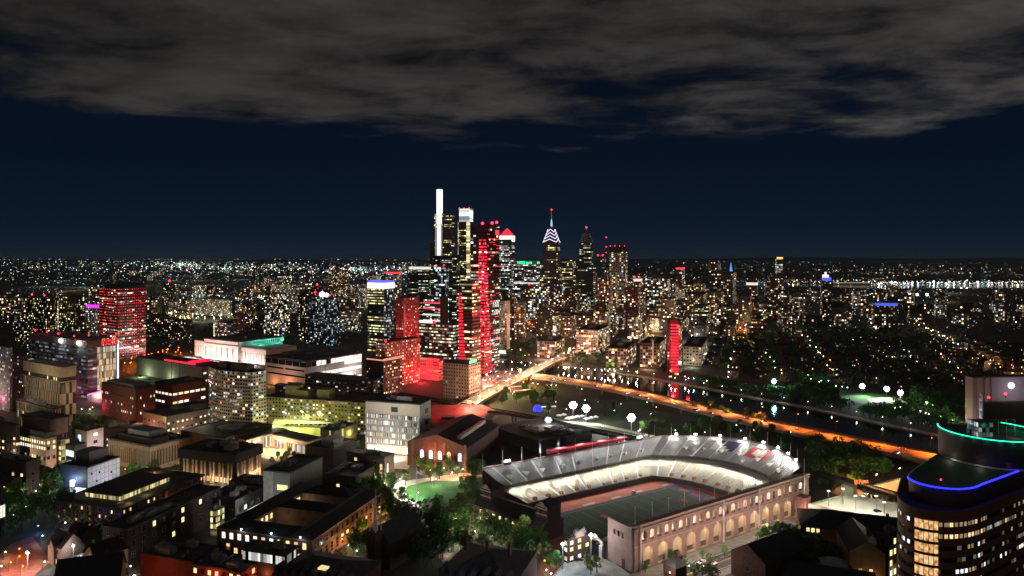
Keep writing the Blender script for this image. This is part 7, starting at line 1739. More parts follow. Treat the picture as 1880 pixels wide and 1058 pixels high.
mast(1653, 721, 10, 'right floodlight mast of the small ball field across the river', .9, 40, 90000, (.88, 1, .95), (1630, 734))
mast(1421, 700, 16, 'teal white floodlight mast among trees across the river', .6, 30, 16000, (.5, 1, .95))
for k, u in enumerate((1670, 1684, 1702)): mast(u, 541, 30, ('left', 'middle', 'right')[k] + ' teal floodlight mast of the far playing field on the right', 2.2, 26, 60000, (.35, 1, .95))
mast(1085, 982, 15, 'white blazing plaza lamp mast behind the stadium gate', .42, 50, 9000)
mast(1033, 999, 13, 'bluish white plaza lamp mast left of the gatehouse', .38, 40, 6000, (.45, .8, 1))
mast(1007, 771, 14, 'single park lamp mast left of the tracks', .5, 40, 9000)
mast(51, 1015, 9, 'pinkish white starry lamp on the brick plaza, bottom left', .28, 40, 3500, (1, .8, .72))
mast(135, 1002, 10, 'white street lamp mast above the bus, bottom left', .22, 40, 2600, (.85, .9, 1))
mast(247, 1058, 8, 'orange red starry lamp at the bottom edge, left', .3, 25, 2200, (1, .3, .12))
for u, v, c in ((1074, 735, TE), (1163, 730, TE), (1098, 738, WH), (1068, 715, WH), (1188, 739, WH), (1128, 754, TE), (1236, 740, YE), (1195, 760, WH), (1262, 752, WH), (1312, 762, TE), (1334, 766, WA), (1352, 781, WA), (1268, 795, WH), (1360, 791, TE), (1384, 790, WH), (1294, 794, CO), (1240, 790, WH), (1040, 752, CO), (1106, 783, WH), (1172, 792, TE), (1140, 742, WH), (1205, 748, WA), (1020, 738, CO), (1434, 806, CO)):
    at_lamp(u, v, 5, c, 'small park lamp between highway and stadium', 'small park lamps', power=350, s=12)
for u, v, c in ((706, 888, YE), (716, 878, WH), (700, 900, YE), (742, 868, WH), (735, 880, YE), (790, 864, WA), (815, 860, WA), (850, 862, WA), (768, 905, CO), (745, 908, WH), (800, 880, WH), (830, 868, WH)): at_lamp(u, v, 5, c, 'lamp round the green lawn with the flagpole', 'lawn lamps', power=6000, s=12)
for u, v, c in ((840, 956, WA), (852, 942, WH), (828, 948, YE), (866, 960, WA), (872, 976, YE), (888, 1000, WH), (920, 1014, WH), (952, 1027, CO), (961, 1000, CO), (1000, 1030, OR), (1010, 1024, OR), (1003, 1047, CO), (1012, 1054, WH), (846, 990, YE), (800, 950, WH), (812, 962, YE), (832, 980, YE), (905, 985, YE), (935, 985, YE), (870, 925, OR), (858, 985, WH), (826, 1000, WH)): at_lamp(u, v, 4.5, c, 'lamp among the trees left of the dark gymnasium', 'lamps among the campus trees', power=2200, s=12)
for u, v in ((1292, 1040), (1405, 1003), (1455, 1000), (1356, 1010), (1230, 1052), (1468, 1036), (1515, 1010)): at_lamp(u, v, 4, WA, 'small warm lamp in the dark garden right of the stadium street', 'dark garden lamps', power=220, s=10)
for u, v, c in ((70, 966, BL), (160, 968, BL), (197, 971, BL), (279, 915, BL), (25, 946, TE), (78, 984, CO), (125, 1012, WH), (82, 1032, WH), (10, 1014, YE), (36, 1008, OR), (36, 1022, OR), (20, 1033, OR), (42, 1040, OR), (3, 1040, WH), (48, 930, YE), (66, 902, YE), (72, 890, YE), (52, 898, YE), (30, 912, YE), (42, 905, WH), (112, 908, CO), (270, 856, CO), (240, 858, YE), (230, 862, OR), (262, 870, YE), (500, 870, WH), (508, 866, WA), (318, 976, WH), (240, 1040, WH), (120, 960, WH), (192, 944, WH), (640, 1002, TE), (628, 990, OR), (600, 1008, OR), (655, 1012, CO), (170, 748, YE), (165, 752, YE), (150, 752, WH)):
    at_lamp(u, v, 4.5, c, 'small ' + {BL: 'blue emergency', TE: 'teal', CO: 'bluish', WH: 'white', YE: 'yellow green', OR: 'orange', WA: 'warm'}[c] + ' lamp in the dark campus on the left', 'campus lamps left: ' + {BL: 'blue', TE: 'teal', CO: 'bluish', WH: 'white', YE: 'yellow', OR: 'orange', WA: 'warm'}[c], power=1100, s=12)
# streets of the dark district on the right: lamps along their lines
def street_lamps(p0, p1, n, cols, lab, grp, power=1500, jit=6, s=12):
    for k in range(n):
        f = (k + rr.random() * .6) / n; at_lamp(p0[0] + (p1[0] - p0[0]) * f + rr.uniform(-jit, jit), p0[1] + (p1[1] - p0[1]) * f + rr.uniform(-jit, jit) * .5, 8, rr.choice(cols), lab, grp, power=power, s=s)
street_lamps((1690, 594), (1765, 634), 15, (WH, WA, WA), 'lamp along the bright avenue on the right', 'avenue lamps', 4000)
street_lamps((1774, 640), (1885, 700), 26, (OR, YE, WA, WA), 'lamp along the near end of the bright avenue at the right edge', 'near avenue lamps', 3500)
street_lamps((1585, 535), (1620, 552), 9, (WH, CO), 'far street lamp on the bright diagonal road, right', 'diagonal road lamps', 0)
for (a, b_, n, c) in (((1340, 660), (1362, 626), 9, (YE, YE, CO)), ((1332, 690), (1342, 668), 4, (WA, WH)), ((1590, 585), (1612, 607), 7, (YE, YE, WH)), ((1290, 655), (1300, 640), 5, (WA,)), ((1660, 640), (1690, 675), 8, (WA, CO, WH)), ((1500, 640), (1540, 690), 9, (YE, OR, WH)), ((1400, 640), (1440, 690), 7, (YE, WA)), ((1560, 620), (1640, 660), 8, (WA, YE)), ((1700, 630), (1790, 700), 9, (WA, WH, OR)), ((1460, 600), (1500, 640), 7, (YE, WH)), ((1480, 690), (1560, 716), 9, (TE, WH, YE)), ((1640, 745), (1760, 772), 9, (YE, WH, YE)), ((1150, 612), (1240, 620), 8, (WA, OR)), ((1260, 605), (1330, 612), 7, (WA, WH)), ((940, 640), (985, 655), 7, (YE, WH, OR)), ((1110, 676), (1180, 684), 7, (YE, YE, WH)), ((1225, 690), (1330, 700), 8, (YE, WH, TE))):
    street_lamps(a, b_, n, c, 'small street lamp in the dark district across the river', 'lamps of the dark district', 900)

# lamps added in the streets of the centre to brighten the tower walls
for i in range(-9, 12):
    for j in range(0, 11):
        a, q = j * 88 + 20, i * 92; x = 40 + a * math.cos(R(TH)) + q * math.sin(R(TH)); y = 1275 + a * math.sin(R(TH)) - q * math.cos(R(TH)); u = CX + F * x / y
        if 915 < u < 1440 and 1240 < y < 2200 and free(x, y, 0): lamp(x, y, 12, rr.choice((WA, OR, (1, .5, .2), WH)), 'lamp added between the towers of the centre to brighten their walls', 'lamps added to brighten the centre', power=60000, s=9)
LAMPS.sort(key=lambda q: q[0][1] if q[1].get('power', 0) != 0 or q[0][1] < 900 else q[0][1] + 600)
for a, k in LAMPS[:288]: lamp_now(*a, **k)
LAMPC = {tuple(a[3]) for a, k in LAMPS[288:]}; b = MB(); cols = []
for a, k in LAMPS[288:]:
    x, y, hgt, col = a[:4]; z = k.get('z0', 0) + hgt; r = max(.32, y / F * .72)
    if col not in cols: cols.append(col)
    b.ball((x + 1.2, y, z + .15), r, cols.index(col), 6, 4, .8); b.tube((x, y, z - hgt), (x, y, z), .14, n=4, m=len(LAMPC))
    if k.get('power'): light((x + 1.2, y, z - r - .3), col, k['power'], .35)
if cols: tag(b.build('street_lamps', [glow('far_lamp_%d' % i, c, 9) for i, c in enumerate(cols)] + [darkm]), 'small far street lamps beyond the nearest ones, some added to brighten the centre', 'lamps', kind='stuff')
# ------------------------------------------------------------------ trees
leafm = []
for nm, c in (('leaf_green', (.065, .16, .018)), ('leaf_dark', (.038, .09, .016)), ('leaf_olive', (.11, .13, .022))):
    m = bpy.data.materials.new(nm); nt, lk = nodes_of(m); b = nt['Principled BSDF']; b.inputs['Roughness'].default_value = .7
    oi = N(nt, 'ShaderNodeObjectInfo'); hs = N(nt, 'ShaderNodeHueSaturation'); hs.inputs['Color'].default_value = (*c, 1)
    lk.new(mth(nt, lk, 'MULTIPLY_ADD', oi.outputs['Random'], .08, .46), hs.inputs['Hue']); lk.new(mth(nt, lk, 'MULTIPLY_ADD', oi.outputs['Random'], .9, .6), hs.inputs['Value'])
    tc = N(nt, 'ShaderNodeTexCoord'); no = N(nt, 'ShaderNodeTexNoise'); no.inputs['Scale'].default_value = .6; lk.new(tc.outputs['Object'], no.inputs['Vector'])
    mx = N(nt, 'ShaderNodeVectorMath', operation='SCALE'); lk.new(hs.outputs[0], mx.inputs[0]); lk.new(mth(nt, lk, 'MULTIPLY_ADD', no.outputs['Fac'], 1.2, .4), mx.inputs['Scale']); lk.new(mx.outputs[0], b.inputs['Base Color'])
    m.cycles.emission_sampling = 'NONE'; leafm.append(m)
bark = mat('bark', (.05, .035, .025), .95, var=.3)
def tree_meshes(seed, kind):
    r = random.Random(seed); hgt = 11. if kind != 'cone' else 13
    tr = MB(); tr.tube((0, 0, 0), (.2, .1, hgt * .45), .34, .2, 7); limbs = []
    for k in range(6):
        a = k * 1.05 + r.random(); z = hgt * r.uniform(.3, .45); q = (math.cos(a) * hgt * .22, math.sin(a) * hgt * .22, z + hgt * r.uniform(.15, .3)); tr.tube((.15, .08, z), q, .14, .05, 5); limbs.append(Vector(q))
    cr = MB(); clumps = []
    for k in range(15 if kind != 'cone' else 16):
        if kind == 'cone':
            z = hgt * (.15 + .85 * k / 16); rad = (1 - k / 16.5) * 2.6 + .3; a = k * 2.4; clumps.append((Vector((math.cos(a) * rad * .5, math.sin(a) * rad * .5, z)), rad * .75))
        else:
            a = r.uniform(0, 6.283); q = r.uniform(.2, 1) ** .6 * hgt * .3; z = hgt * r.uniform(.42, .93); q *= 1 - max(0, (z / hgt - .65)) * 1.9
            clumps.append((Vector((math.cos(a) * q, math.sin(a) * q, z)), hgt * r.uniform(.1, .17)))
    nl = 0
    for c, rad in clumps:
        for k in range(62):
            v = Vector((r.gauss(0, 1), r.gauss(0, 1), r.gauss(0, .85))).normalized() * rad * r.uniform(.55, 1.08) + c
            n = Vector((r.gauss(0, 1), r.gauss(0, 1), r.gauss(.5, 1))).normalized(); t = n.orthogonal().normalized(); bt = n.cross(t); s = r.uniform(.28, .55)
            cr.face([v - t * s, v - bt * s * .6, v + t * s, v + bt * s * .6], 0)
    return tr.mesh('trunk', [bark]), cr, hgt
TM = []
for i, (kind, lm) in enumerate((('round', 0), ('round', 1), ('round', 2), ('round', 1), ('round', 0), ('cone', 1))):
    t_, c_, h_ = tree_meshes(40 + i, kind); TM.append((t_, c_.mesh('crown', [leafm[lm]])))
def tree(x, y, s, label, group, k=None, z0=0, name='tree'):
    k = rr.randrange(5) if k is None else k
    root = empty(name, (x, y, z0), rr.uniform(0, 6.28), label, 'tree', group); root.scale = (s, s, s * rr.uniform(.9, 1.15))
    put('trunk', TM[k][0], root); put('crown', TM[k][1], root); return root
def grove(pts, n, label, group, s=(.75, 1.2), ks=None, tries=12, rad=2.):
    P = GP(pts); xs = [p[0] for p in P]; ys = [p[1] for p in P]; c = 0
    for _ in range(n * tries):
        if c >= n: break
        # equal spread in the photo rather than on the ground keeps the far end from crowding
        x, y = rr.uniform(min(xs), max(xs)), rr.uniform(min(ys), max(ys))
        if not inpoly(x, y, P) or inpoly(x, y, LAWN) or inpoly(x, y, RIV) or inpoly(x, y, CLEAR) or not free(x, y, rad): continue
        tree(x, y, rr.uniform(*s), label, group, rr.choice(ks) if ks else None); c += 1
grove([(640, 905), (740, 880), (760, 930), (700, 985), (640, 990)], 26, 'leafy tree left of the lit lawn', 'trees left of the lawn')
grove([(750, 862), (880, 850), (890, 876), (770, 884)], 16, 'small tree in front of the brick arena', 'trees before the arena', (.7, 1.0))
for u, v in ((853, 908), (868, 904)): p = G(u, v); tree(p.x, p.y, 1.1, 'big dark tree on the right part of the lawn', 'lawn trees', 1)
grove([(770, 940), (900, 925), (1000, 1000), (1010, 1045), (880, 1040), (790, 1000)], 44, 'leafy tree between the lawn and the dark gymnasium', 'trees before the gymnasium')
grove([(700, 960), (800, 950), (830, 1030), (720, 1040)], 14, 'dark tree below the lawn, bottom centre', 'dark trees below the lawn', (.9, 1.4))
grove([(-10, 880), (60, 860), (110, 900), (150, 960), (60, 990), (-20, 985)], 26, 'tree in the dark campus garden, lower left', 'trees lower left', (.8, 1.25))
for u, v in ((82, 905), (76, 880)): p = G(u, v + 20); tree(p.x, p.y, 1.25, 'tall pointed evergreen beside the tan lecture building' , 'evergreens lower left', 5)
grove([(115, 785), (200, 770), (215, 800), (130, 812)], 16, 'tree in the garden behind the tan lecture building', 'trees behind the lecture building', (.7, 1.1))
grove([(225, 862), (280, 850), (320, 870), (240, 895)], 7, 'tree beside the stone block', 'trees beside the stone block', (.6, .9))
grove([(480, 840), (560, 826), (570, 842), (500, 860)], 9, 'small tree in the warm lit court', 'trees in the lit court', (.45, .6))
grove([(905, 728), (1010, 715), (1030, 768), (930, 752)], 20, 'tree at the left end of the park', 'trees at the left park end', (.8, 1.2))
grove([(1130, 785), (1420, 790), (1470, 830), (1330, 808), (1190, 806)], 34, 'tree in the row behind the stadium', 'trees behind the stadium', (.8, 1.2))
for u, v in ((1100, 752), (1126, 752), (1112, 764)): p = G(u, v); tree(p.x, p.y, .9, 'pointed lit young tree in the park', 'pointed park trees', 5)
grove([(1260, 735), (1420, 775), (1390, 785), (1240, 752)], 14, 'tree along the park side of the highway', 'trees along the highway', (.7, 1.1))
grove([(1440, 715), (1680, 728), (1700, 765), (1560, 756), (1440, 735)], 34, 'tree round the small ball field', 'trees round the ball field', (.8, 1.3))
grove([(1660, 748), (1780, 776), (1760, 790), (1640, 772)], 10, 'tree beside the right river bank', 'trees on the right bank', (.7, 1.1))
grove([(920, 655), (1000, 650), (980, 668), (930, 668)], 10, 'tree on the bank below the cream slab', 'trees below the cream slab', (1, 1.5))
grove([(1055, 655), (1250, 680), (1240, 690), (1050, 672)], 18, 'tree on the bank below the loft blocks', 'trees below the lofts', (.8, 1.2))
grove([(1400, 1020), (1450, 1005), (1530, 1058), (1400, 1080)], 14, 'dark tree in the garden right of the stadium street', 'garden trees right of the street', (.8, 1.3), rad=3)
for u, v in ((1412, 1006), (1432, 998), (1452, 1000)): p = G(u, v + 8); tree(p.x, p.y, 1.3, 'big round lit tree beside the hip roofed hall', 'round trees by the hall', 1)
for k, (u, v) in enumerate(((1185, 1052), (1232, 1030), (1290, 1028), (1330, 1022))): p = G(u, v); tree(p.x, p.y, .5, 'small street tree along the stadium street', 'stadium street trees', 4)
for u, v in ((1078, 1044), (1085, 1056), (1096, 1052)): p = G(u, v); tree(p.x, p.y, .7, 'small plaza tree in front of the gatehouse', 'plaza trees', 2)
for u, v in ((1010, 1050), (1022, 1046)): p = G(u, v); tree(p.x, p.y, .8, 'tree in front of the gymnasium corner', 'plaza trees left', 0)
# ------------------------------------------------------------------ houses and trees of the dark district
HLAB = 'small dark row house in the unlit district across the river'
hm = []
for k in range(4):
    b = MB(); w, d, h = 11 + 3 * k, 10 + (k % 2) * 3, 8 + k; b.box(0, w, 0, d, 0, h, 0, None, 2.6, 3, off=k * 50); wl_ = b.mesh('wall', [MAT['house']])
    b = MB()
    if k % 2: b.box(-.3, w + .3, -.3, d + .3, h, h + .7)
    else: b.gable(0, w, 0, d, h, h + 3.2, 0, 1, .4, 'x')
    hm.append((wl_, b.mesh('roof', [tar if k % 2 else slate, dbrick])))
nh = 0; DIST = GP([(1290, 640), (1480, 596), (1620, 596), (1900, 640), (1900, 690), (1780, 720), (1660, 715), (1540, 705), (1440, 700), (1330, 690)])
xs = [p[0] for p in DIST]; ys = [p[1] for p in DIST]
cand = []
for i in range(-40, 60):
    for j in range(-30, 60):
        a, q = i * 27, j * 34; x = 300 + a * math.cos(R(TH)) + q * math.sin(R(TH)); y = 1000 + a * math.sin(R(TH)) - q * math.cos(R(TH))
        if inpoly(x, y, DIST): cand.append((y + rr.uniform(-60, 60), x, y))
cand.sort(); cand = cand[:240]
for _, x, y in cand:
    x += rr.uniform(-4, 4); y += rr.uniform(-4, 4)
    if not free(x, y, 6): continue
    k = rr.randrange(4); root = empty('row_house', (x, y, 0), R(TH + rr.choice((0, 90))), HLAB, 'house', 'row houses of the dark district'); put('wall', hm[k][0], root); put('roof', hm[k][1], root); nh += 1
print('houses', nh)
# the unlit tree cover nobody could count: one soft mass of crowns
def canopy(regions, label):
    b = MB(); r = random.Random(9)
    for pts, n, s0, s1 in regions:
        P = GP(pts); xs = [p[0] for p in P]; ys = [p[1] for p in P]; c = 0
        for _ in range(n * 8):
            if c >= n: break
            x, y = r.uniform(min(xs), max(xs)), r.uniform(min(ys), max(ys))
            if not inpoly(x, y, P) or inpoly(x, y, RIV) or inpoly(x, y, CLEAR) or not free(x, y, 2): continue
            c += 1; s = r.uniform(s0, s1); b.tube((x, y, 0), (x, y, 5 * s), .3, .15, 4, 1, False)
            for k in range(95):
                v = Vector((r.gauss(0, 1), r.gauss(0, 1), r.gauss(0, .8))).normalized() * r.uniform(.5, 1) ** .5 * 4.2 * s; v.x += x + 1.2 * s * math.sin(k); v.y += y + 1.2 * s * math.cos(k * 1.7); v.z = v.z * .9 + 7.2 * s
                nn = Vector((r.gauss(0, 1), r.gauss(0, 1), r.gauss(.5, 1))).normalized(); t = nn.orthogonal().normalized(); bt = nn.cross(t); q = r.uniform(.7, 1.25) * s
                b.face([v - t * q, v - bt * q * .6, v + t * q, v + bt * q * .6], 0)
    tag(b.build('tree_cover', [leafm[1], bark]), label, 'trees', kind='stuff')
canopy([([(1300, 640), (1500, 605), (1700, 615), (1880, 660), (1760, 720), (1440, 705), (1320, 690)], 260, .9, 1.4), ([(1480, 822), (1590, 838), (1640, 880), (1560, 880), (1490, 866)], 60, .9, 1.3), ([(1440, 712), (1540, 718), (1535, 745), (1440, 735)], 30, .9, 1.3), ([(1665, 720), (1780, 735), (1780, 765), (1668, 750)], 40, .9, 1.3), ([(1255, 698), (1440, 728), (1540, 742), (1650, 756), (1760, 778), (1770, 798), (1640, 778), (1480, 745), (1300, 712)], 150, .8, 1.2), ([(1490, 870), (1600, 890), (1590, 905), (1495, 900)], 16, .8, 1.1)], 'dark tree cover of the unlit district and the slope beside the stadium')
canopy([([(0, 640), (60, 600), (300, 600), (560, 600), (700, 620), (560, 640), (340, 636), (200, 668)], 90, 1.2, 1.8), ([(930, 640), (985, 625), (1060, 640), (1040, 655)], 20, 1, 1.4)], 'dark tree cover between the far blocks left of the centre')
canopy([([(700, 945), (790, 940), (850, 1040), (730, 1050)], 18, 1, 1.4), ([(1400, 1000), (1520, 1000), (1560, 1075), (1400, 1085)], 22, .9, 1.2), ([(0, 920), (110, 900), (190, 985), (80, 985), (0, 1000)], 18, .8, 1.1), ([(560, 1000), (640, 985), (700, 1010), (620, 1045)], 12, .8, 1.1), ([(215, 890), (330, 862), (345, 880), (240, 905)], 10, .6, .8), ([(20, 860), (130, 850), (120, 900), (30, 905)], 14, .8, 1.1), ([(600, 900), (700, 890), (690, 930), (640, 950)], 10, .8, 1.1), ([(860, 930), (990, 985), (1000, 1050), (900, 1030), (740, 1045), (760, 1000)], 40, .8, 1.2), ([(1240, 1040), (1300, 1030), (1330, 1075), (1230, 1080)], 8, .6, .8), ([(150, 985), (200, 975), (190, 1060), (150, 1050)], 8, .7, 1.0)], 'dark unlit trees along the bottom of the campus')

# ------------------------------------------------------------------ vehicles
def car_parts(paintm):
    b = MB()
    prof = [(-2.2, .35), (2.2, .35), (2.25, .75), (1.1, .95), (.55, 1.42), (-1.1, 1.45), (-1.9, .98), (-2.25, .9)]
    for s in (-.86, .86):
        pts = [(x, s, z) for x, z in prof]; b.face(pts if s < 0 else pts[::-1], 0)
    for i in range(len(prof)):
        a, c = prof[i], prof[(i + 1) % len(prof)]; g_ = i in (3, 5)
        b.face([(c[0], -.86, c[1]), (c[0], .86, c[1]), (a[0], .86, a[1]), (a[0], -.86, a[1])][::-1], 1 if g_ else 0)
    for s in (-.875, .875): b.face([(-1.6, s, 1.0), (.9, s, .98), (.5, s, 1.36), (-1.05, s, 1.38)] if s < 0 else [(-1.05, s, 1.38), (.5, s, 1.36), (.9, s, .98), (-1.6, s, 1.0)], 1)
    return b.mesh('body', [paintm, darkglass])
wb = MB(); wb.tube((0, -.11, 0), (0, .11, 0), .33, n=10); wheelme = wb.mesh('wheel', [mat('tyre', (.015, .015, .015), .8, var=0)])
hb_ = MB(); hb_.box(-.06, .06, -.2, .2, -.1, .1); headme = hb_.mesh('headlight', [glow('headlight', (.95, .97, 1), 16)]); tb = MB(); tb.box(-.06, .06, -.22, .22, -.1, .1); tailme = tb.mesh('taillight', [glow('taillight', (1, .02, .03), 10)])
headoff = hb_.mesh('headlight', [steel])
CP = [car_parts(mat('paint_' + n, c, .3, .2, var=.05)) for n, c in (('grey', (.2, .2, .21)), ('black', (.02, .02, .022)), ('white', (.6, .6, .6)), ('red', (.25, .03, .03)), ('blue', (.04, .06, .16)))]
def car(x, y, an, z, label, group, on=True, k=None, sc=1.0):
    k = rr.randrange(5) if k is None else k
    root = empty('car', (x, y, z), an, label, 'car', group); root.scale = (sc, sc, sc); put('body', CP[k], root)
    for xx in (-1.35, 1.35):
        for yy in (-.8, .8): put('wheel', wheelme, root, (xx, yy, .33))
    for yy in (-.6, .6): put('headlight', headme if on else headoff, root, (2.24, yy, .65)); 
    if on:
        for yy in (-.6, .6): put('taillight', tailme, root, (-2.27, yy, .78))
    return root
for i, (x, y, an) in enumerate(along_line(HQ, 17, 0)):
    if y < 470: continue
    for off, dr in ((-9, 0), (-5.5, 0), (5, math.pi), (8.5, math.pi)):
        if rr.random() < .42: car(x - math.sin(an) * off, y + math.cos(an) * off, an + dr, 7.02, 'car with lit lamps driving on the raised orange highway', 'cars on the highway')
for i, (x, y, an) in enumerate(along_line(BQ, 15, 0)):
    for off, dr in ((-5, 0), (4.5, math.pi)):
        if rr.random() < .4: car(x - math.sin(an) * off, y + math.cos(an) * off, an + dr, 8.02, 'car with lit lamps on the bright street bridge', 'cars on the street bridge')
for i, (x, y, an) in enumerate(along_line(LQ, 14, 0)):
    if y > 430 and rr.random() < .7: car(x, y, an + math.pi, 2.52, 'car with white headlights on the lower ramp', 'cars on the lower ramp')
for u, v in ((1588, 912), (1598, 908), (1610, 905), (1565, 903), (1602, 918)): p = G(u, v); car(p.x, p.y, R(35 + 180), .06, 'car with white lamps on the orange lit road behind the parking deck', 'cars behind the deck')
p = G(1611, 940, 12); car(p.x, p.y, R(10), 12.02, 'single dark car parked on the bright open parking deck', None, False, 1)
for k in range(40):
    u, v = rr.uniform(886, 968), rr.uniform(684, 712); p = G(u, v)
    if free(p.x, p.y, 1): car(p.x, p.y, R(70), .06, 'car parked in the lit parking lot left of the bridge', 'cars in the parking lot', rr.random() < .4)
for lab, a, o, dr, k in (('white car with lit lamps nearest the west end of the stadium street', -2, 20, 0, 2), ('car with glaring headlights in the stadium street near the pyramid roofed kiosk', 30, 12, math.pi, 0), ('second car in the stadium street, just behind the glaring one', 37, 12, math.pi, 2), ('dark car parked at the far end of the stadium facade', 165, 11, math.pi, 1), ('grey car parked at the far end of the stadium facade, behind the dark one', 172, 11, math.pi, 0)):
    q = fs(a, o); car(q[0], q[1], fang + dr, .05, lab, None, 'parked' not in lab, k)
for u, v, lab in ((1062, 1030, 'dark car parked against the gatehouse'), (921, 1030, 'white car on the red walk left of the gymnasium')): p = G(u, v); car(p.x, p.y, R(10), .18, lab, None, False, 1 if 'dark' in lab else 2)
# bus, bottom left
p = G(128, 1032); r_ = empty('bus', p, R(42), 'orange and white city bus in the street, bottom left', 'bus')
b = MB(); b.box(-6, 6, -1.25, 1.25, .35, 1.3, 1); b.box(-6, 6, -1.25, 1.25, 1.305, 3.1, 0); b.build('body', [mat('bus_white', (.6, .6, .58), .4), mat('bus_orange', (.75, .2, .04), .4)], r_)
for k in range(6): b = MB(); b.box(-5.4 + 1.8 * k, -3.9 + 1.8 * k, -1.3, -1.255, 1.6, 2.6); b.build('window', [pane('cool') if k % 2 else darkglass], r_)
b = MB(); b.box(6.01, 6.06, -1.1, 1.1, 1.4, 2.7); b.build('windscreen', [darkglass], r_); b = MB(); b.box(-6, -3.6, -1.29, -1.256, 1.35, 2.9); b.build('blue_panel', [mat('bus_blue', (.05, .12, .5), .4)], r_)
for x in (-4, 4):
    for y in (-1.15, 1.15): b = MB(); b.tube((x, y - .15, .5), (x, y + .15, .5), .5, n=12); b.build('wheel', [MAT['tyre']], r_)
for y in (-.9, .9): put('headlight', headme, r_, (6.05, y, .8))
light((0, -5, 6), (1, .8, .6), 900, .4)
p = G(150, 1022); car(p.x, p.y, R(42), .1, 'red car in front of the bus, bottom left', None, True, 3)

# ------------------------------------------------------------------ flag, tents, pavilions, signs
p = G(765, 928); r_ = empty('flagpole', p, 0, 'tall pale flagpole with a striped flag on the edge of the lawn', 'flagpole')
b = MB(); b.tube((0, 0, 0), (0, 0, 24), .2, .1, 8); b.ball((0, 0, 24.1), .25); b.build('pole', [mat('white_pole', (.6, .6, .6), .5)], r_)
fl = MB(); nx = 10
for k in range(13):
    for i in range(nx):
        x0, x1 = .15 + 5.2 * i / nx, .15 + 5.2 * (i + 1) / nx; z0 = 23.6 - 3.1 * (k + 1) / 13; z1 = 23.6 - 3.1 * k / 13
        wv = lambda x: (.35 * math.sin(x * 1.7), -.32 * x)
        m_ = 2 if (k < 7 and i < 4) else k % 2
        fl.face([(x0, wv(x0)[0], z0 + wv(x0)[1]), (x1, wv(x1)[0], z0 + wv(x1)[1]), (x1, wv(x1)[0], z1 + wv(x1)[1]), (x0, wv(x0)[0], z1 + wv(x0)[1])], m_)
for a in range(4):
    for c_ in range(3):
        x, zz = .4 + .45 * a, 23.35 - .5 * c_ - .32 * (.4 + .45 * a); yy = .35 * math.sin(x * 1.7) - .04; fl.face([(x - .07, yy, zz), (x, yy, zz - .08), (x + .07, yy, zz), (x, yy, zz + .08)], 1)
fl.build('flag', [mat('flag_red', (.5, .03, .04), .8), mat('flag_white', (.7, .7, .7), .8), mat('flag_blue', (.03, .04, .2), .8)], r_)
light((1, -4, 22), (1, .95, .9), 500, .3, r_); light((1, -7, 3), (.8, 1, .8), 1600, .4, r_); p2 = G(760, 905); light((p2.x, p2.y, 7), (.85, 1, .75), 14000, .5)  # the last is an unseen light added to brighten the lawn
for k, (u, v) in enumerate(((946, 724), (955, 732), (972, 730))):
    p = G(u, v); r_ = empty('park_pavilion', p, R(20), 'small gabled park pavilion outlined with warm lights' , 'pavilion', 'lit park pavilions')
    b = MB(); b.gable(-7, 7, -5, 5, 4, 9, 0, 1, .6, 'x'); [b.tube((x, y, 0), (x, y, 4), .25, n=5) for x in (-6.5, 6.5) for y in (-4.5, 4.5)]; b.build('roof', [mat('pav_roof', (.12, .07, .05), .9), MAT['pav_roof'] if 'pav_roof' in MAT else tar], r_)
    b = MB(); b.tube((-7.4, -5.6, 3.9), (-7.4, 0, 9.1), .3, n=5); b.tube((-7.4, 0, 9.1), (-7.4, 5.6, 3.9), .3, n=5); b.tube((-7.4, 0, 9.1), (7.4, 0, 9.1), .3, n=5); b.build('string_lights', [glow('string_light', (1, .65, .4), 2)], r_); light((0, 0, 3), (1, .6, .3), 2500, .5, r_)
for k in range(9):
    u, v = 1026 + 8.5 * k, 767 + rr.uniform(-2, 5) + k * .7; p = G(u, v); r_ = empty('market_tent', p, R(rr.uniform(0, 90)), 'white market tent under the park floodlights', 'tent', 'market tents')
    b = MB(); b.hip(-2.5, 2.5, -2.5, 2.5, 2.6, 4.2, 0, .1); b.build('canopy', [white], r_); b = MB(); [b.tube((x, y, 0), (x, y, 2.6), .06, n=4) for x in (-2.4, 2.4) for y in (-2.4, 2.4)]; b.build('frame', [steel], r_)
p = G(987, 755); r_ = empty('dome_tent', p, 0, 'small dome tent glowing deep blue by the railway', 'tent'); b = MB(); b.ball((0, 0, 2), 5, 0, 12, 8, .9); b.build('shell', [glow('blue_dome', (.03, .05, 1), 1.2)], r_)
p = G(1005, 752); r_ = empty('stage', p, R(10), 'long low lit stage roof beside the blue dome tent', 'stage'); b = MB(); b.box(-9, 9, -2, 2, 3, 3.5); [b.tube((x, 0, 0), (x, 0, 3), .2, n=5) for x in (-8, 0, 8)]; b.build('roof', [white], r_); b = MB(); b.box(-9, 9, -2.2, -2.01, 3, 3.6); b.build('light_strip', [glow('stage_light', (1, .7, .7), 2)], r_); light((0, -3, 5), (1, .85, .8), 2500, .5, r_)
p = G(1580, 921); r_ = empty('road_sign', (p.x, p.y, 0), R(20), 'red shield and glowing red lettering standing on the dark rail bridge', 'sign')
me = text_mesh('Penn', 4.2, .15); me.materials.append(glow('sign_red', (1, .16, .06), 1.6)); o = put('lettering', me, r_, (2.5, 0, 11.5)); o.rotation_euler = (R(90), 0, 0)
b = MB(); b.face([(-5.2, 0, 14.4), (-5.2, 0, 12.4), (-3.9, 0, 10.9), (-2.6, 0, 12.4), (-2.6, 0, 14.4)]); b.build('shield', [MAT['sign_red']], r_); b = MB(); [b.tube((x, .3, 0), (x, .3, 12), .15, n=5) for x in (-3.9, 6)]; b.build('post', [darkm], r_)
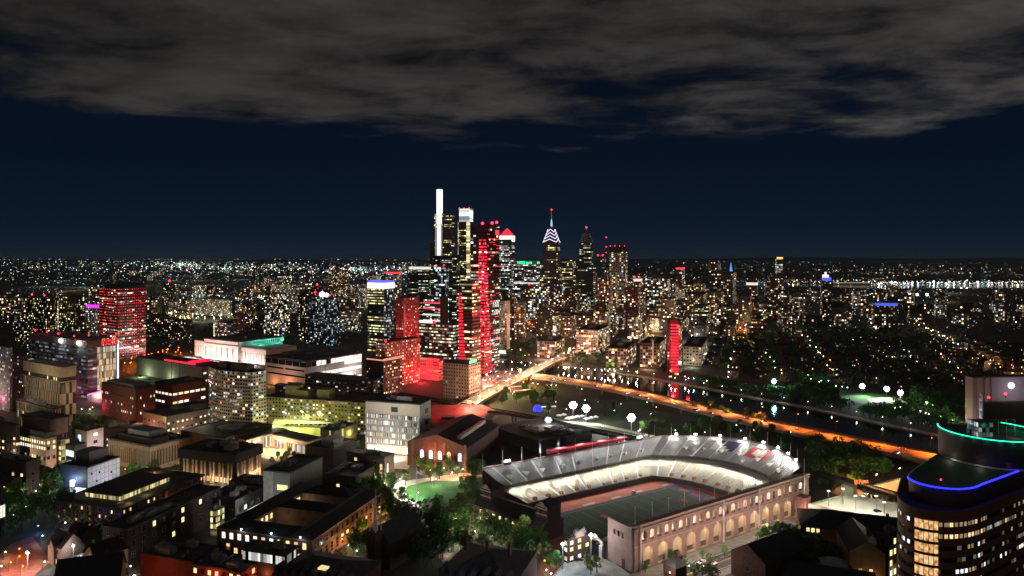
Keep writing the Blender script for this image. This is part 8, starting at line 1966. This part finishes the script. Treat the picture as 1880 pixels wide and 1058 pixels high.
for u, v in ((1700, 753), (1745, 775)): p = G(u, v); light((p.x, p.y, 8), (.85, 1, .6), 9000, .6)
# retaining bits: antenna masts in front of the banded hall
for u, v, hh in ((588, 748, 26), (597, 748, 28), (438, 700, 30), (450, 700, 26), (315, 706, 26), (330, 704, 22)):
    p = G(u, v); r_ = empty('light_mast', p, 0, 'thin dark lamp mast rising in front of the white station and banded hall', 'mast', 'thin dark masts'); b = MB(); b.tube((0, 0, 0), (0, 0, hh * p.y / F * 3.1), .35, .2, 6); b.build('pole', [darkm], r_); b = MB(); b.box(-2, 2, -.3, .3, hh * p.y / F * 3.1, hh * p.y / F * 3.1 + .8); b.build('lamp_head', [steel], r_)
# ------------------------------------------------------------------ far blocks and the carpet of far lights
rr = random.Random(77)
FB = []
for k in range(3):
    st = ('res_dark', 'res_beige', 'res_brown')[k]; b = MB(); b.box(-20, 20, -14, 14, 0, 20 + 12 * k, 0, 1, 5.5, 6, off=k * 70); FB.append(b.mesh('wall', [MAT[st], tar]))
FBL = ('low near black far block in the flat city behind the towers', 'pale far block in the flat city behind the towers', 'brown far block in the flat city behind the towers')
n = 0
for k in range(420):
    v = 486 + 120 * rr.random() ** .8; u = rr.uniform(-30, 1910); p = G(u, v)
    if 790 < u < 1460 and v > 530: continue
    if u > 1290 and v > 600: continue
    if v < 535 and u > 1330: continue
    if n >= 210 or not free(p.x, p.y, 20): continue
    q = rr.choice((0, 0, 1, 2)); r_ = empty('far_block', p, R(rr.choice((57, 70)) + rr.choice((0, 90))), FBL[q], 'building', 'far blocks: ' + ('black', 'pale', 'brown')[q])
    s = rr.uniform(.6, 1.25); r_.scale = (s, s, s * rr.uniform(.5, 1.3)); put('wall', FB[q], r_); n += 1
# tree masses of the flat city, one soft dark canopy each
LC = [(1, .93, .8), (.75, .95, 1), (.35, .95, .9), (1, .62, .25), (1, .8, .45), (1, .08, .06), (.85, 1, .55), (.25, .35, 1)]
def carpet(name, n, gen, strength, mats_w, size=.46, zr=(4, 12)):
    b = MB()
    for _ in range(n):
        u, v, br = gen(); 
        if v < 475.6 or abs((u - CX) / (v - VH)) * 160 > 66000: continue
        z = rr.uniform(*zr); p = G(u, v, z); r = p.y / F * size * (.38 + 1.15 * rr.random() ** 4) * br
        m = rr.choices(range(len(LC)), mats_w)[0]; c = Vector(p)
        X, Y, Z = Vector((r, 0, 0)), Vector((0, r, 0)), Vector((0, 0, r))
        for a, e_, g_ in ((X, Y, Z), (Y, -X, Z), (-X, -Y, Z), (-Y, X, Z), (Y, X, -Z), (-X, Y, -Z), (-Y, -X, -Z), (X, -Y, -Z)): b.face([c + a, c + e_, c + g_], m)
    ms = [glow('city_light_%d_%s' % (i, str(strength).replace('.', '_')), c, strength) for i, c in enumerate(LC)]
    o = b.build(name, ms); return tag(o, kind='stuff')
def g_left():
    while True:
        v = 475 + 97 * rr.random() ** 1.35; u = rr.uniform(-500, 960)
        if rr.random() < (1 if v < 520 else .55): return u, v, 1
def g_right():
    v = 479 + 130 * rr.random() ** 1.1; u = rr.uniform(960, 2400)
    if u > 1480 and v < 492 and rr.random() < .75: v += 14
    return u, v, .9
def clump(cu, cv, su, sv, br=1.2):
    return lambda: (rr.gauss(cu, su), max(476, rr.gauss(cv, sv)), br)
o = carpet('city_lights', 4300, g_left, 3.4, (4, 4, 4, 1.6, 2.5, .5, 1.2, .3)); tag(o, 'carpet of far white and teal city lights left of the towers', 'city lights')
o = carpet('city_lights', 3300, g_right, 3.0, (2.6, 1.4, .9, 3.2, 3.5, .9, 1.6, .3)); tag(o, 'carpet of far warm city lights right of the towers', 'city lights')
for lab, gen, n, st in (('bright knot of far white lights on the left horizon', clump(330, 486, 28, 5), 170, 5), ('bright band of far white lights behind the left towers', clump(440, 492, 60, 5), 210, 5), ('white lit freight yard lights on the horizon between left blocks and towers', clump(650, 496, 70, 6), 260, 5), ('small bright strip of lights near the far left hotel', clump(470, 545, 35, 3), 110, 5), ('far teal lights scattered on the left horizon', clump(200, 488, 150, 7), 150, 4)):
    o = carpet('city_lights', n, gen, st, (5, 4, 2.5, .8, 1, .2, .3, .1), .6); tag(o, lab, 'city lights')
def g_mid():
    while True:
        u, v = rr.uniform(-40, 780), rr.uniform(565, 672); p = G(u, v)
        if free(p.x, p.y, 3): return u, v, 1
o = carpet('city_lights', 330, g_mid, 2.2, (3, 2, .6, 3, 3, .5, 1.2, .3), .5, (5, 8)); tag(o, 'small street lights between the far blocks on the left', 'city lights')
for k in range(70):      # unseen lights added to lay pools of light on the far ground
    u, v = rr.choice((rr.gauss(330, 60), rr.gauss(650, 70), rr.uniform(0, 900), rr.uniform(1300, 1880))), 482 + 70 * rr.random() ** 1.3; p = G(u, v, 25); light(p, rr.choice(LC[:5]), 22. * p.y, 6)
def g_port():
    f = rr.random(); u = 1600 + 300 * f + rr.gauss(0, 6); return u, 519 + rr.gauss(0, 1.6), 1.25
o = carpet('city_lights', 330, g_port, 6, (6, 5, 1, .6, .8, .2, 0, .1), .62); tag(o, 'glaring white port lights along the far river on the right', 'city lights')
def g_pier(): return rr.uniform(1330, 1600), 517 + rr.gauss(0, 2.2), 1.05
o = carpet('city_lights', 150, g_pier, 4, (3, 2, 1, 3, 2, 1, 0, .2), .6); tag(o, 'white and orange waterfront lights on the far river, right of the towers', 'city lights')
o = carpet('city_lights', 120, clump(1670, 496, 90, 6), 2, (2, 1, 1, 3, 2, 1, 1, .1), .6); tag(o, 'sparse orange lights on the far shore, right', 'city lights')
sheet('far_river', GP([(1250, 522), (1960, 522), (1960, 529), (1600, 530), (1500, 526), (1330, 525)]), .3, wm)
sheet('far_river', GP([(640, 491), (800, 491), (800, 495.5), (640, 496)]), .3, wm)
# long pale bridge deck line on the far river
p0, p1 = G(1530, 521, 6), G(1597, 521, 6); L = (p1 - p0).length
r_ = empty('pier_shed', (p0.x, p0.y, 0), 0, 'long low pier shed with a lit front on the far river', 'building'); b = MB(); b.box(0, L, 0, 30, 0, 14); b.build('wall', [conc], r_); b = MB(); b.box(0, L, -1, -.1, 9, 14); b.build('light_strip', [glow('pier_strip', (1, .85, .6), .3)], r_)

# ------------------------------------------------------------------ thin night haze
hz_ = MB(); hz_.box(-69000, 69000, -400, 63000, -1.0, 420, bottom=True)
hzm = bpy.data.materials.new('night_haze'); nt, lk = nodes_of(hzm); out = [n for n in nt if n.type == 'OUTPUT_MATERIAL'][0]; nt.remove(nt['Principled BSDF'])
pv = N(nt, 'ShaderNodeVolumePrincipled'); pv.inputs['Color'].default_value = (.5, .7, 1, 1); pv.inputs['Density'].default_value = 1.3e-5; lk.new(pv.outputs[0], out.inputs['Volume'])
tag(hz_.build('haze', [hzm]), kind='stuff')
